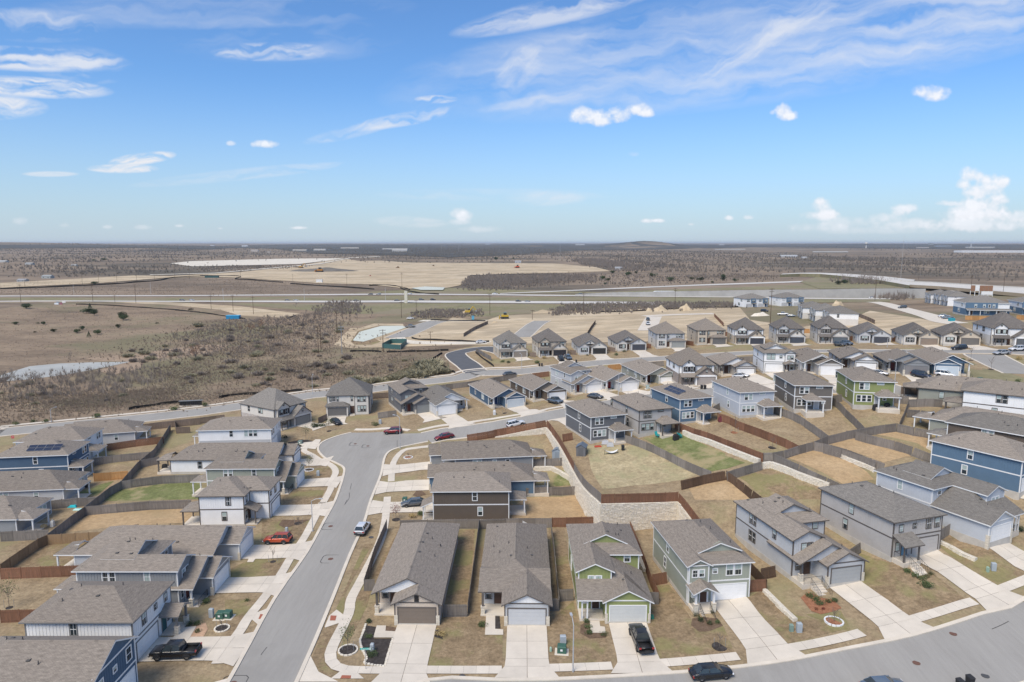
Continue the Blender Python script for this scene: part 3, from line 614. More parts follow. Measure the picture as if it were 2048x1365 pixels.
    def vents(s,n,x0,y0,x1,y1):
        for k in range(n):
            x=s.rnd.uniform(x0,x1); y=s.rnd.uniform(y0,y1); t=s.topz(x,y)
            if not t: continue
            if k%2: 
                me=_vm[0]; s.obj('roof_vent',me,x,y,t[0]-.05)
            else: s.obj('vent_pipe',_vm[1],x,y,t[0]-.05)
    def patio(s,x0,x1,dp=3.0,ze=2.75):
        y=s.d
        s.roof(x0,y+.1,x1,y+dp,ze,.38,'y' if (x1-x0)<2*dp else 'x','hip' if (x1-x0)>=2*dp else 'gable','hip',part='patio_roof') if False else s.slab([(x0-.3,y+dp+.3,ze-.1),(x1+.3,y+dp+.3,ze-.1),((x1-1.3),y+.9,ze+.75),((x0+1.3),y+.9,ze+.75)],'patio_roof')
        s.slab([(x0-.3,y+dp+.3,ze-.1),(x0+1.3,y+.9,ze+.75),(x0+1.3,y+.02,ze+.75),(x0-.3,y+.02,ze-.1)],'patio_roof')
        s.slab([(x1+.3,y+dp+.3,ze-.1),(x1-1.3,y+.9,ze+.75),(x1-1.3,y+.02,ze+.75),(x1+.3,y+.02,ze-.1)],'patio_roof')
        s.slab([(x0+1.3,y+.9,ze+.75),(x1-1.3,y+.9,ze+.75),(x1-1.3,y+.02,ze+.95),(x0+1.3,y+.02,ze+.95)],'patio_roof')
        for x in(x0,x1): s.post(x,y+dp-.1,-.02,ze-.1)
        s.slabfloor(x0-.2,y+.03,x1+.2,y+dp+.2,'patio_floor')
    def finish(s):
        for k,(mb,mat) in s.walls.items(): mb.build('wall',mat,s.root)
        for part,mb in s.roofs.items(): mb.build(part,[s.rm,s.trim],s.root)
        if s.tr.v: s.tr.build('trim',s.trim,s.root)
        if s.bat.v: s.bat.build('batten',s.U,s.root,kind='stuff')
        if s.fnd.v: s.fnd.build('foundation',M_FOUND,s.root)
    # ---- models
    def cottage(s):
        w,d=s.w,s.d; E=5.6; lp=.45; xs=4.5
        s.two(0,0,xs,d,E); s.two(xs,5.3,w,d,E)
        s.roof(0,5.3,w,d,E,lp,'y','hip','hip'); s.roof(0.02,0,xs,8,E-.015,lp,'y','gable','gable'); s.tri(0.02,xs-.02,.01,E,xs/2*lp+.02)
        s.tri(1.6,w-1.6,6.9,E+1.3*lp,(w/2-1.6)*lp+.12); s.roof(1.9,6.95,w-1.9,11,E+1.9*lp+.03,lp,'y','gable','gable',ov=.5)
        s.wall(3.3,-3.3,w,5.3,0,3.0,s.L); s.corn(3.3,-3.3,w,5.3,0,3.0); s.tri(3.3,w,-3.29,3.0,(w-3.3)/2*.5)
        s.roof(3.3,-3.3,w,2,3.0,.5,'y','gable','gable'); s.box(s.tr,3.3,-3.33,2.9,w,-3.25,3.06)
        if s.o.get('lower')=='gable':
            s.roof(0,-1.9,w,5.3,2.98,.5,'y','gable','gable'); s.tri(0,w,-1.88,2.95,w/2*.5); s.post(.3,-1.6,0,2.95,.12,True)
        else:
            z=2.8; s.slab([(-.4,-3.0,z),(w+.4,-3.0,z),(w-4.7,2.1,z+2.55),(.3,.3,z+1.65),(-.4,.3,z+1.65)]); s.slab([(w+.4,-3.0,z),(w+.42,5.3,z),(w-4.7,5.3,z+2.55),(w-4.7,2.1,z+2.55)]); s.post(.3,-2.5,0,2.8,.1,False); s.post(1.0,-2.5,0,2.8,.1)
        s.slabfloor(0,-2.6,3.28,-.0); s.fin_rail(.2,-2.55,3.1,-2.55)
        s.garage(-3.3,3.3+(w-3.3)/2,4.7)
        for x in(3.3,w): q=MB(); s.box(q,x-.3 if x==w else x-.04,-3.36,-1.6,x+.04 if x==w else x+.3,-2.9,1.15); q.build('stone_pillar',M_LIME,s.root)
        s.door(0,2.4); s.win('f',0,1.0,.9,.7,1.2)
        s.win('f',0,xs/2,3.7,.75,1.0,2); s.win('f',5.3,w-1.7,4.2,.8,1.1)
        s.win('l',0,d*.30,3.75,.75,1.35); s.win('l',0,d*.68,3.6,.75,1.5,2); s.win('l',0,d*.68,.8,.75,1.5,2)
        s.win('r',w,d*.72,3.6,.75,1.4); s.win('b',d,2,3.6,.8,1.4,2); s.win('b',d,6.8,.8,.8,1.5,2)
        if s.o.get('patio'): s.patio(.2,3.6)
        s.vents(6,1,7,w-1,d-1); s.vents(2,5,-1,w-1,4)
    def fin_rail(s,x0,y0,x1,y1):
        if s.dist>175: return
        m=MB(); a,b=s.X(x0),s.X(x1); n=max(2,int(abs(math.hypot(b-a,y1-y0))/.14))
        m.bar((a,y0,.95),(b,y1,.95),.03,0,4)
        for k in range(n+1): x=a+(b-a)*k/n; y=y0+(y1-y0)*k/n; m.bar((x,y,0),(x,y,.95),.012 if 0<k<n else .03,0,4)
        m.build('railing',M_DARK,s.root)
    def boxh(s):
        w,d=s.w,s.d; E=5.6; r=s.o.get('roof'); lp=.4
        if s.o.get('notch'):
            s.two(0,3.6,w,d,E); s.two(2.8,0,w,3.6,E); s.roof(0,3.6,w,d,E,lp,'x','hip','hip'); s.roof(2.8,0,w,7,E-.01,lp,'y','hip','gable')
        else:
            s.two(0,0,w,d,E)
            if r=='gable': s.roof(0,0,w,d,E,.5,'y','gable','hip'); s.tri(0,w,.012,E,w/2*.5+.02); s.box(s.tr,0,-.04,E-.08,w,.02,E+.1)
            elif r=='dutch':
                s.roof(0,0,w,d,E,lp,'y','hip','hip'); s.tri(2.2,w-.8,1.7,E+.6,(w-3)/2*lp+.35); s.roof(2.6,1.75,w-1.2,7,E+.95,lp,'y','gable','gable',ov=.6)
                s.roof(.05,-.3,2.9,4,E-.02,.5,'y','gable','gable'); s.two(.05,-.3,2.9,1,E-.02,corners=True); s.tri(.05,2.9,-.29,E-.03,2.85/4)
            else: s.roof(0,0,w,d,E,lp,'y','hip','hip')
        p=s.o.get('porch'); f=-.3 if r=='dutch' else (3.6 if s.o.get('notch') else 0)
        if p=='gable':
            s.roof(.2,f-2.2,3.0,f,2.75,.5,'y','gable','gable',part='porch_roof'); s.tri(.2,3.0,f-2.19,2.75,.7); s.post(.35,f-2.0,-.05,2.72,.13,True); s.post(2.85,f-2.0,-.05,2.72,.13,True)
        elif p=='shed': s.shed(.1,f-2.0,3.2,f,2.55,3.45); s.post(.3,f-1.8,-.05,2.5,.09); s.post(3.0,f-1.8,-.05,2.5,.09)
        if p: s.slabfloor(.1,f-2.1,3.2,f-.03); s.fin_rail(.35,f-2.0,.35,f-.1); s.door(f,2.2); s.win('f',f,.95,.9,.65,1.2)
        s.garage(0,w-3.0,4.88)
        s.win('f',f if not s.o.get('notch') else 3.6,1.4,3.75,.7,.95,2 if r=='dutch' else 1); s.win('f',0,3.9,4.0,.6,.6); s.win('f',0,6.6,3.6,.95,1.5,2 if r=='dutch' else 1)
        if r=='hip' and not s.o.get('notch'): s.win('f',0,8.2,3.6,.9,1.4)
        for sd,p_ in(('l',0),('r',w)):
            if s.o.get('bigw'): s.win(sd,p_,d*.28,3.7,.85,1.5,3,trim=M_WHITE); s.win(sd,p_,d*.55,3.7,.8,1.4); continue
            s.win(sd,p_,d*.55,3.65,.8,1.45,2 if (s.uc==WHT and s.R>.8 and s.R<1.2) or s.uc==BRN and s.R>0 else 1); s.win(sd,p_,d*.62 if sd=='l' else d*.6,.8,.8,1.5)
        if s.o.get('rear') or s.o.get('patio'):
            s.win('b',d,w-2.1,3.6,.85,1.35,2); s.win('b',d,w-2.2,.85,.85,1.35,3) ; s.win('b',d,2.9,4.75,1.3,.3); s.door(d,3.4,'b',(.5,.5,.5)); s.win('b',d,1.9,1.3,.6,.6)
        pt=s.o.get('patio')
        if pt==1: s.patio(-.1,4.0)
        elif pt==2: s.patio(3.0,6.6)
        s.vents(5,1.5,2,w-1.5,d-1.5)
    def ranch(s):
        w,d=s.w,s.d; E=3.0; o=s.o; g0=w-5.9; f=3.6; lp=.47
        s.wall(0,f+1.6,w,d,0,E,s.L); s.corn(0,f+1.6,w,d,0,E); s.wall(g0,0,w,f+1.6,0,E,s.L); s.corn(g0,0,w,f+1.6,0,E)
        if o.get('wide'):
            s.roof(0,1.4,w,d,E,lp,'y','gable','hip'); s.tri(0,w,1.42,E,w/2*lp); s.roof(g0+.3,0,w,6,E-.02,lp,'y','gable','gable',ov=.35); s.tri(g0+.3,w,.01,E-.02,(w-g0-.3)/2*lp)
            s.post(.3,1.7,-.02,E,.14,True)
        else:
            if o.get('xg'):
                s.roof(0,f,w,d,E,lp,'y','hip','hip'); s.roof(0,f+.2,w,f+6.5,E-.03,.44,'x','gable','gable')
                s.wall(0,f+.2,.15,f+6.5,E-.5,E,s.U,False); s.trix(f+.2,f+6.5,.02,E,1.4)
            else:
                s.roof(0,f-1,w,d,E,lp,'y','gable','hip'); s.tri(0,w,f-.98,E,w/2*lp,mat=siding(WHT,'lap') if o.get('stub') else None)
            s.roof(g0,0,w,9,E-.02,lp,'y','gable','gable'); s.tri(g0,w,.01,E-.02,(w-g0)/2*lp); s.post(.3,f-.9,-.02,E,.14,True)
        if o.get('dg'): s.roof(2.2,2.2,6.4,8,E+.9,lp,'y','gable','gable'); s.tri(2.2,6.4,2.2,E+.9,1.0)
        s.box(s.tr,g0,-.035,E-.1,w,.03,E+.05)
        if s.walls and s.U is M_BRICKW:
            m=MB(); s.box(m,g0+(w-g0)/2-.3,-.04,E+.1,g0+(w-g0)/2+.3,.02,E+1.0); m.build('gable_vent',M_DARK,s.root)
        s.slabfloor(0,f-1.3,g0-.02,f+1.57); s.door(f+1.6,g0-1.0); s.win('f',f+1.6,.95,.8,.8,1.4)
        s.garage(0,g0+(w-g0)/2,4.88)
        for x in(g0,w): q=MB(); s.box(q,x-.04 if x==g0 else x-.42,-.07,-1.6,x+.42 if x==g0 else x+.04,.3,1.2); q.build('stone_pillar',M_LIME,s.root)
        for sd,p_ in(('l',0),('r',w)):
            if s.U is M_BRICKW: s.win(sd,p_,d*.5,.9,.8,1.4); continue
            s.win(sd,p_,d*.45,.8,.8,1.5,2); s.win(sd,p_,d*.75,.9,.8,1.3)
            if s.mod=='ranch' and s.dist<160: s.win(sd,p_,d*.62,1.5,.7,.7)
        s.win('b',d,w-2.4,.8,.85,1.5,2)
        if o.get('patio'): s.patio(.2,4.4,2.8)
        s.vents(7,1,f+4,w-1,d-2)
    def manor(s):
        w,d=s.w,s.d; E=5.6; k=s.o['kind']; lp=.72 if k=='gable' else .62
        s.two(0,0,w,d,E); s.roof(0,0,w,d,E,lp,'x' if w>d else 'y','hip','hip',ov=.35)
        g0=w-6.0
        s.wall(g0,-2.2,w,1,0,2.9,s.L if k=='hip' else s.U)
        if k=='gable':
            s.roof(g0,-2.2,w,2.5,2.9,.75,'y','gable','gable',ov=.3); s.tri(g0,w,-2.19,2.9,3*.75,mat=s.L)
            s.two(.6,-.9,4.4,3,E); s.roof(.6,-.9,4.4,6,E-.02,.8,'y','gable','gable',ov=.3); s.tri(.6,4.4,-.89,E-.02,1.9*.8)
            s.shed(.2,-2.4,4.6,-.9,2.5,3.2); s.post(.5,-2.3,-.05,2.5); s.post(2.4,-2.3,-.05,2.5); s.slabfloor(.2,-2.4,5.3,0)
            s.win('f',-.9,1.8,3.7,.7,1.3,1,shut=True); s.win('f',-.9,3.4,3.7,.7,1.3,1,shut=True); s.win('f',-.9,2.2,.8,.8,1.5,2,shut=True)
            s.win('f',-.9,2.5,6.1,.4,.6); s.win('f',-2.2,g0+3,3.6,.5,.6)
        else:
            s.roof(g0,-2.2,w,1,2.9,.45,'x','hip','hip',ov=.35); s.two(.2,-1.1,4.2,3,E); s.roof(.2,-1.1,4.2,6,E-.02,lp,'y','hip','gable',ov=.3)
            s.win('f',-1.1,2.2,3.7,.6,1.35,3); s.win('f',-1.1,2.2,.8,.6,1.6,3); s.slabfloor(4.2,-2.0,5.6,0)
            s.win('f',0,5.0,3.7,.45,1.3); s.win('f',0,g0+3,3.8,.5,1.1); s.win('f',0,w-1,3.8,.5,1.1)
        s.win('f',0,w-1.6,3.9,.6,1.0,2); s.door(0,5.0)
        s.garage(-2.2,g0+3,4.88,drive=8)
        s.win('l',0,d*.4,3.7,.7,1.3,2); s.win('l',0,d*.75,3.7,.7,1.3); s.win('l',0,d*.5,.9,.7,1.5,2); s.win('r',w,d*.5,3.7,.7,1.3); s.win('r',w,d*.5,.9,.7,1.4)
        s.vents(2,2,4,w-2,d-2)
    def villa(s):
        w,d=s.w,s.d; E=3.1; g0=w-6.0
        s.wall(0,1.6,w,d,0,E,s.L); s.roof(0,1.6,w,d,E,.62,'y','hip','hip',ov=.35)
        s.wall(g0,-.4,w,3,0,E-.1,s.U); s.roof(g0,-.4,w,8,E-.1,.6,'y','gable','gable',ov=.3); s.tri(g0,w,-.39,E-.1,1.8)
        s.wall(.3,.2,4.1,3,0,E,s.L); s.roof(.3,.2,4.1,6,E,.6,'y','gable','gable',ov=.3); s.tri(.3,4.1,.21,E,1.14)
        s.tri(2.0,7.4,1.2,E+.6,1.75); s.roof(2.0,1.2,7.4,8,E+.6,.62,'y','gable','gable',ov=.3)
        s.win('f',.2,2.2,.8,.75,1.5,2,shut=True); s.win('f',1.2,4.7,4.0,.4,.5); s.win('f',-.4,g0+3,3.35,.4,.6); s.door(1.6,4.7)
        s.garage(-.4,g0+3,4.88,drive=9); s.win('l',0,d*.35,.9,.8,1.4); s.win('l',0,d*.6,.9,.8,1.4,2); s.win('r',w,d*.5,.9,.8,1.4)
        s.vents(2,2,6,w-2,d-3)
    def duplex(s):
        w,d=s.w,s.d; E=5.7; s.n=0
        uc=siding(WHT,'lap'); bl=siding(BL2 if not s.o.get('plain') else (.34,.36,.38),'board')
        s.wall(0,0,w,d,0,2.85,s.L); s.wall(0,0,w,d,2.85,E,uc,False); s.roof(0,0,w,d,E,.4,'x','hip','hip')
        if s.o.get('cut'):
            s.wall(0,-.6,w-5,1,0,E-.03,bl); s.wall(w-5,-.5,w,.5,0,2.8,bl)
            for x in(4,7.5,9.6,11.4): s.win('f',-.6,x,3.6,.8,1.3)
            s.shed(.2,-2.2,w-.2,-.6,2.5,3.1); 
            for x in(1,5.5,12,16): s.post(x,-2.1,-.05,2.5)
            s.door(-.6,2.5); s.door(-.6,13.5); s.win('f',-.6,8.6,.8,.9,1.4,2)
        else:
            for x0 in(1.0,9.6):
                s.wall(x0+3.4,-.7,x0+6.6,1,2.85,E-.02,bl,False); s.win('f',-.7,x0+5,3.6,.8,1.3,2); s.win('f',0,x0+1.6,3.6,.8,1.3,2)
                f,p=gar_mesh(4.2,2.2,(.5,.5,.5),M_WHITE); o=s.obj('garage_door',p,x0+2.3,-.0,.02); link('door_frame',f,o)
                s.shed(x0+4.6,-1.5,x0+6.6,0,2.4,2.8); s.post(x0+6.4,-1.4,-.05,2.4); s.door(0,x0+5.6,col=(.07,.12,.2))
        s.win('r',w,d*.3,3.6,.8,1.3); s.win('l',0,d*.3,3.6,.8,1.3,2); s.win('l',0,d*.5,.9,.9,1.5,2); s.win('b',d,4,3.6,.8,1.3,2); s.win('b',d,12,3.6,.8,1.3,2)
        s.vents(2,3,3,w-3,d-3)
_a=MB(); _a.box(-.2,-.17,0,.2,.17,.1); _a.box(-.15,-.24,.04,.15,-.17,.16); _b=MB(); _b.bar((0,0,-.1),(0,0,.42),.055,0,7); _b.bar((0,0,-.02),(0,0,.08),.11,0,7)
_vm=[_a.me('roof_vent',solid((.10,.095,.09))),_b.me('vent_pipe',solid((.09,.085,.085)))]
HOUSES=[]
for i in range(len(HS)):
    h=House(i); {'cottage':h.cottage,'box':h.boxh,'ranch':h.ranch,'manor':h.manor,'villa':h.villa,'duplex':h.duplex}[h.mod](); h.finish(); HOUSES.append(h)
def hw(h,x,y):      # local point of a house -> world x, y
    x=h.X(x); return (h.ox+x*math.cos(h.R)-y*math.sin(h.R), h.oy+x*math.sin(h.R)+y*math.cos(h.R))
# ------------------------------------------------------------------ ground sheets
def gmat(name,stops,scale=.05,detail=10,rough=.95,bump=.25,patch=None,ps=.02,stretch=None,fs=2.2,fv=.22):
    """several dry-ground tones stirred by noise; patch=(colour, threshold) lets another growth come through"""
    m,nt,b=newmat(name); N=nt.nodes; L=nt.links; tc=N.new('ShaderNodeTexCoord'); mp=N.new('ShaderNodeMapping'); L.new(tc.outputs['Object'],mp.inputs[0])
    if stretch: mp.inputs['Scale'].default_value=stretch
    t=N.new('ShaderNodeTexNoise'); t.inputs['Scale'].default_value=scale; t.inputs['Detail'].default_value=detail; t.inputs['Roughness'].default_value=.72; L.new(mp.outputs[0],t.inputs['Vector'])
    cr=N.new('ShaderNodeValToRGB'); L.new(t.outputs[0],cr.inputs[0]); el=cr.color_ramp.elements
    while len(el)<len(stops): el.new(.5)
    for i,col in enumerate(stops): el[i].position=.3+.4*i/(len(stops)-1); el[i].color=(*col,1)
    o=cr.outputs[0]
    t4=N.new('ShaderNodeTexNoise'); t4.inputs['Scale'].default_value=fs; t4.inputs['Detail'].default_value=6; t4.inputs['Roughness'].default_value=.8; L.new(mp.outputs[0],t4.inputs['Vector'])
    m4=N.new('ShaderNodeMapRange'); L.new(t4.outputs[0],m4.inputs[0]); m4.inputs[1].default_value=.3; m4.inputs[2].default_value=.7; m4.inputs[3].default_value=1-fv; m4.inputs[4].default_value=1+fv
    h4=N.new('ShaderNodeHueSaturation'); L.new(o,h4.inputs['Color']); L.new(m4.outputs[0],h4.inputs['Value']); o=h4.outputs[0]
    if patch:
        t2=N.new('ShaderNodeTexNoise'); t2.inputs['Scale'].default_value=ps; t2.inputs['Detail'].default_value=8; t2.inputs['Roughness'].default_value=.6; L.new(tc.outputs['Object'],t2.inputs['Vector'])
        mr=N.new('ShaderNodeMapRange'); L.new(t2.outputs[0],mr.inputs[0]); mr.inputs[1].default_value=patch[1]; mr.inputs[2].default_value=patch[1]+.09; mr.inputs[3].default_value=0; mr.inputs[4].default_value=patch[2] if len(patch)>2 else .8
        mx=N.new('ShaderNodeMix'); mx.data_type='RGBA'; L.new(mr.outputs[0],mx.inputs[0]); L.new(o,mx.inputs[6]); mx.inputs[7].default_value=(*patch[0],1); o=mx.outputs[2]
    L.new(o,b.inputs['Base Color']); b.inputs['Roughness'].default_value=rough; b.inputs['Specular IOR Level'].default_value=.1
    t3=N.new('ShaderNodeTexNoise'); t3.inputs['Scale'].default_value=3; t3.inputs['Detail'].default_value=6; L.new(tc.outputs['Object'],t3.inputs['Vector'])
    bp=N.new('ShaderNodeBump'); bp.inputs['Strength'].default_value=bump; bp.inputs['Distance'].default_value=.3; L.new(t3.outputs[0],bp.inputs['Height']); L.new(bp.outputs[0],b.inputs['Normal'])
    return m
M_FIELD=gmat('winter_field',[(.14,.107,.076),(.215,.163,.115),(.29,.22,.152),(.225,.195,.125)],.028,patch=((.185,.172,.10),.50,.75),ps=.009,stretch=(.5,1,1),fs=.5,fv=.3)
M_FARF=gmat('far_winter_land',[(.11,.09,.068),(.19,.148,.108),(.28,.215,.155),(.20,.175,.115)],.004,patch=((.10,.09,.07),.50,.85),ps=.0022,stretch=(.35,1,1),fs=.05,fv=.3)
M_LAWN=gmat('dormant_lawn',[(.23,.17,.105),(.31,.235,.145),(.38,.295,.185)],.22,patch=((.265,.245,.125),.52,.6),ps=.06,fs=1.6,fv=.36)
M_LAWNB=gmat('brown_lawn',[(.19,.14,.085),(.26,.19,.115),(.33,.25,.155)],.35,patch=((.235,.225,.095),.50,.65),ps=.13,fs=1.6,fv=.42)
M_SOD=gmat('golden_sod',[(.34,.24,.135),(.43,.305,.175),(.49,.355,.21)],.2,patch=((.33,.25,.14),.55,.6),ps=.1,fs=1.5,fv=.25)
M_GREEN=gmat('green_grass',[(.135,.15,.06),(.18,.195,.08),(.235,.235,.11)],.4,patch=((.36,.29,.165),.48,.85),ps=.1,fs=1.5,fv=.35)
M_SCRUF=gmat('scruffy_grass',[(.30,.245,.15),(.40,.33,.20),(.50,.42,.27)],.4,patch=((.25,.25,.13),.52,.5),ps=.2,fs=1.2,fv=.35)
M_VERGE=gmat('verge_grass',[(.19,.175,.10),(.23,.21,.12),(.28,.24,.15)],.03,patch=((.26,.215,.15),.5,.8),ps=.02,fs=.3)
M_SAND=gmat('construction_sand',[(.38,.295,.19),(.50,.40,.27),(.60,.51,.37)],.03,patch=((.36,.29,.20),.52,.75),ps=.018,stretch=(.3,1,1),fs=.2,fv=.36)
M_PALE=gmat('pale_crushed_rock',[(.56,.51,.42),(.66,.60,.50),(.72,.67,.58)],.05)
M_MOUND=gmat('dark_soil_mound',[(.12,.11,.095),(.17,.155,.135),(.2,.18,.155)],.06)
M_MULCHR=gmat('red_mulch',[(.22,.10,.055),(.30,.14,.08),(.36,.19,.11)],2)
M_MULCHD=gmat('black_mulch',[(.035,.03,.028),(.06,.052,.048),(.085,.075,.07)],2)
M_MULCHB=gmat('brown_mulch',[(.11,.075,.05),(.16,.11,.075),(.2,.14,.1)],2)
M_ASPH=gmat('asphalt',[(.295,.28,.255),(.325,.31,.285),(.35,.335,.305)],.09,patch=((.27,.257,.235),.55,.6),ps=.05,stretch=(1.6,.16,1),fs=1.2,fv=.07,bump=.05)
M_HCONC=nmat('highway_concrete',(.56,.53,.48),.9,.08,.02)
M_WATER=nmat('pond_water',(.42,.41,.365),.45,.12,.08,spec=.15)
M_WATER2=nmat('milky_basin_water',(.56,.58,.50),.6,.06,.05,spec=.15)
def grid_ground():
    xs=[]; v=GX0
    st=8; far=[]
    while v>-30000: v-=st; st*=1.13; far.append(v)
    xs=far[::-1]+list(gx); v=GX1; st=8
    while v<30000: v+=st; st*=1.13; xs.append(v)
    ys=[-400,-120,-20,15]+list(gy); v=GY1; st=8
    while v<42000: v+=st; st*=1.075; ys.append(v)
    V=[(x,y,ground_z(x,y)) for y in ys for x in xs]; n=len(xs); Fs=[];mi=[]
    for j in range(len(ys)-1):
        for i in range(n-1):
            a=j*n+i; far_=0 if (-420<xs[i]<520 and ys[j]<640) else 1
            Fs+= [(a,a+1,a+n+1),(a,a+n+1,a+n)]; mi+=[far_,far_]
    me=D.meshes.new('ground'); me.from_pydata(V,[],Fs); me.materials.append(M_FIELD); me.materials.append(M_FARF); me.polygons.foreach_set('material_index',mi); me.polygons.foreach_set('use_smooth',[True]*len(Fs)); me.update()
    return link('ground',me,kind='structure')
grid_ground()
def drape(name,polys,mat,off,up=None,fine=True,parent=None,flat=None,thick=0,**k):
    bm=bmesh.new()
    for pl in polys:
        vs_=[bm.verts.new((x,y,0)) for x,y in pl]
        try: bm.faces.new(vs_)
        except ValueError: pass
    bmesh.ops.triangulate(bm,faces=bm.faces[:])
    if fine:
        x0=min(v.co.x for v in bm.verts); x1=max(v.co.x for v in bm.verts); y0=min(v.co.y for v in bm.verts); y1=max(v.co.y for v in bm.verts)
        def cut(co,no): bmesh.ops.bisect_plane(bm,geom=bm.verts[:]+bm.edges[:]+bm.faces[:],plane_co=co,plane_no=no,dist=1e-4)
        for g in gx:
            if x0<g<x1: cut((g,0,0),(1,0,0))
        for g in gy:
            if y0<g<y1: cut((0,g,0),(0,1,0))
        k0=math.floor(((x0-GX0)-(y1-GY0))/CELL); k1=math.ceil(((x1-GX0)-(y0-GY0))/CELL)
        for q in range(k0,k1+1): cut((GX0+q*CELL,GY0,0),(1,-1,0))
    for v in bm.verts: v.co.z=(HH(v.co.x,v.co.y,up)+off) if flat is None else flat+off
    bm.normal_update()
    for f in bm.faces:
        if f.normal.z<0: f.normal_flip()
    if thick:
        be=[e for e in bm.edges if e.is_boundary]; r=bmesh.ops.extrude_edge_only(bm,edges=be)
        for v in r['geom']:
            if isinstance(v,bmesh.types.BMVert): v.co.z-=thick
    me=D.meshes.new(name); bm.to_mesh(me); bm.free(); me.materials.append(mat)
    return link(name,me,parent,kind=k.pop('kind','structure'),**k)
def ribbon(pts,w,w2=None):
    L_,R_=[],[]
    for i,p in enumerate(pts):
        a=pts[max(0,i-1)]; b=pts[min(len(pts)-1,i+1)]; dx,dy=b[0]-a[0],b[1]-a[1]; l=math.hypot(dx,dy) or 1; nx_,ny_=-dy/l,dx/l
        L_.append((p[0]+nx_*w/2,p[1]+ny_*w/2)); R_.append((p[0]-nx_*w/2,p[1]-ny_*w/2))
    return L_,R_
def quads(L_,R_): return [[L_[i],L_[i+1],R_[i+1],R_[i]] for i in range(len(L_)-1)]
def smooth(pts,n=4):
    out=[]
    for i in range(len(pts)-1):
        p0=pts[max(0,i-1)];p1=pts[i];p2=pts[i+1];p3=pts[min(len(pts)-1,i+2)]
        for k in range(n):
            t=k/n; out.append(tuple(.5*((2*p1[q])+(-p0[q]+p2[q])*t+(2*p0[q]-5*p1[q]+4*p2[q]-p3[q])*t*t+(-p0[q]+3*p1[q]-3*p2[q]+p3[q])*t**3) for q in(0,1)))
    return out+[pts[-1]]
# the estate: lawn sheet under every lot
EST=GL('p',[(0,866),(400,823),(600,793),(734,779),(829,765),(925,750),(905,700),(960,690),(1220,690),(1500,680),(1800,650),(2048,640)])
EST=[(-260,180)]+EST[0:]+[(330,330),(330,40),(-260,40)]
drape('lawn',[EST],M_LAWN,.012,up=False)
UT=[w[:2] for w in WALL]+[(58,92),(95,120),(95,175),(45,205),(-25,195)]
drape('terrace_lawn',[UT],M_LAWN,.018,up=True)
# yards that differ in tone
_yn=[0]
def yard(name,z,pts,mat,off=.026,up=None):
    _yn[0]+=1; return drape(name,[GL(z,pts,up=up)],mat,off+(_yn[0]%9)*.0013,up)
yard('green_yard','f1',[(930,1015),(990,900),(1080,860),(1820,825),(1830,995)],M_GREEN)
yard('green_yard','f1',[(650,985),(730,930),(920,860),(1040,830),(880,965)],M_GREEN)
yard('sod_yard','c2',[(1130,1110),(1130,1010),(1290,900),(1840,875),(1960,1095)],M_SOD,up=False)
yard('green_yard','c2',[(1400,790),(1380,640),(1700,615),(1780,770)],M_GREEN,up=False)
yard('brown_yard','c2',[(1370,480),(1420,260),(1490,265),(1580,400),(1620,490)],M_LAWN,up=False)
yard('scruffy_yard','d2',[(560,510),(1020,505),(1400,640),(1620,760),(1430,820),(1000,870),(710,905),(600,720)],M_SCRUF,up=True)
yard('green_yard','d2',[(1080,440),(1420,400),(1820,580),(1820,720),(1700,745),(1400,640)],M_GREEN,up=True)
yard('green_yard','e2',[(0,830),(260,890),(640,1030),(470,1085),(330,1100),(0,960)],M_GREEN,up=True)
yard('brown_yard','e2',[(560,1150),(810,1075),(1340,1290),(1330,1365),(820,1365)],M_LAWNB)
yard('sod_yard','e2',[(110,1230),(450,1130),(700,1330),(650,1365),(180,1365)],M_SOD,up=True)
yard('sod_yard','e2',[(1430,860),(1610,795),(1820,850),(1820,1000)],M_SOD)
yard('sod_yard','f2',[(70,865),(290,800),(800,970),(540,1025)],M_SOD)
yard('sod_yard','f2',[(480,770),(660,740),(980,800),(940,905)],M_SOD)
yard('sod_yard','e2',[(1020,980),(1260,905),(1560,1000),(1810,1180),(1560,1240)],M_SOD)
yard('sod_yard','d1',[(230,100),(560,10),(700,130),(1000,300),(560,440),(430,500),(430,180),(400,150)],M_SOD,up=False)
yard('sod_yard','a1',[(470,245),(690,95),(1440,65),(1480,165),(900,200)],M_SOD)
yard('brown_yard','a1',[(100,500),(340,330),(640,325),(600,490)],M_LAWNB)
yard('sod_yard','a1',[(0,620),(540,580),(0,930)],M_LAWN)
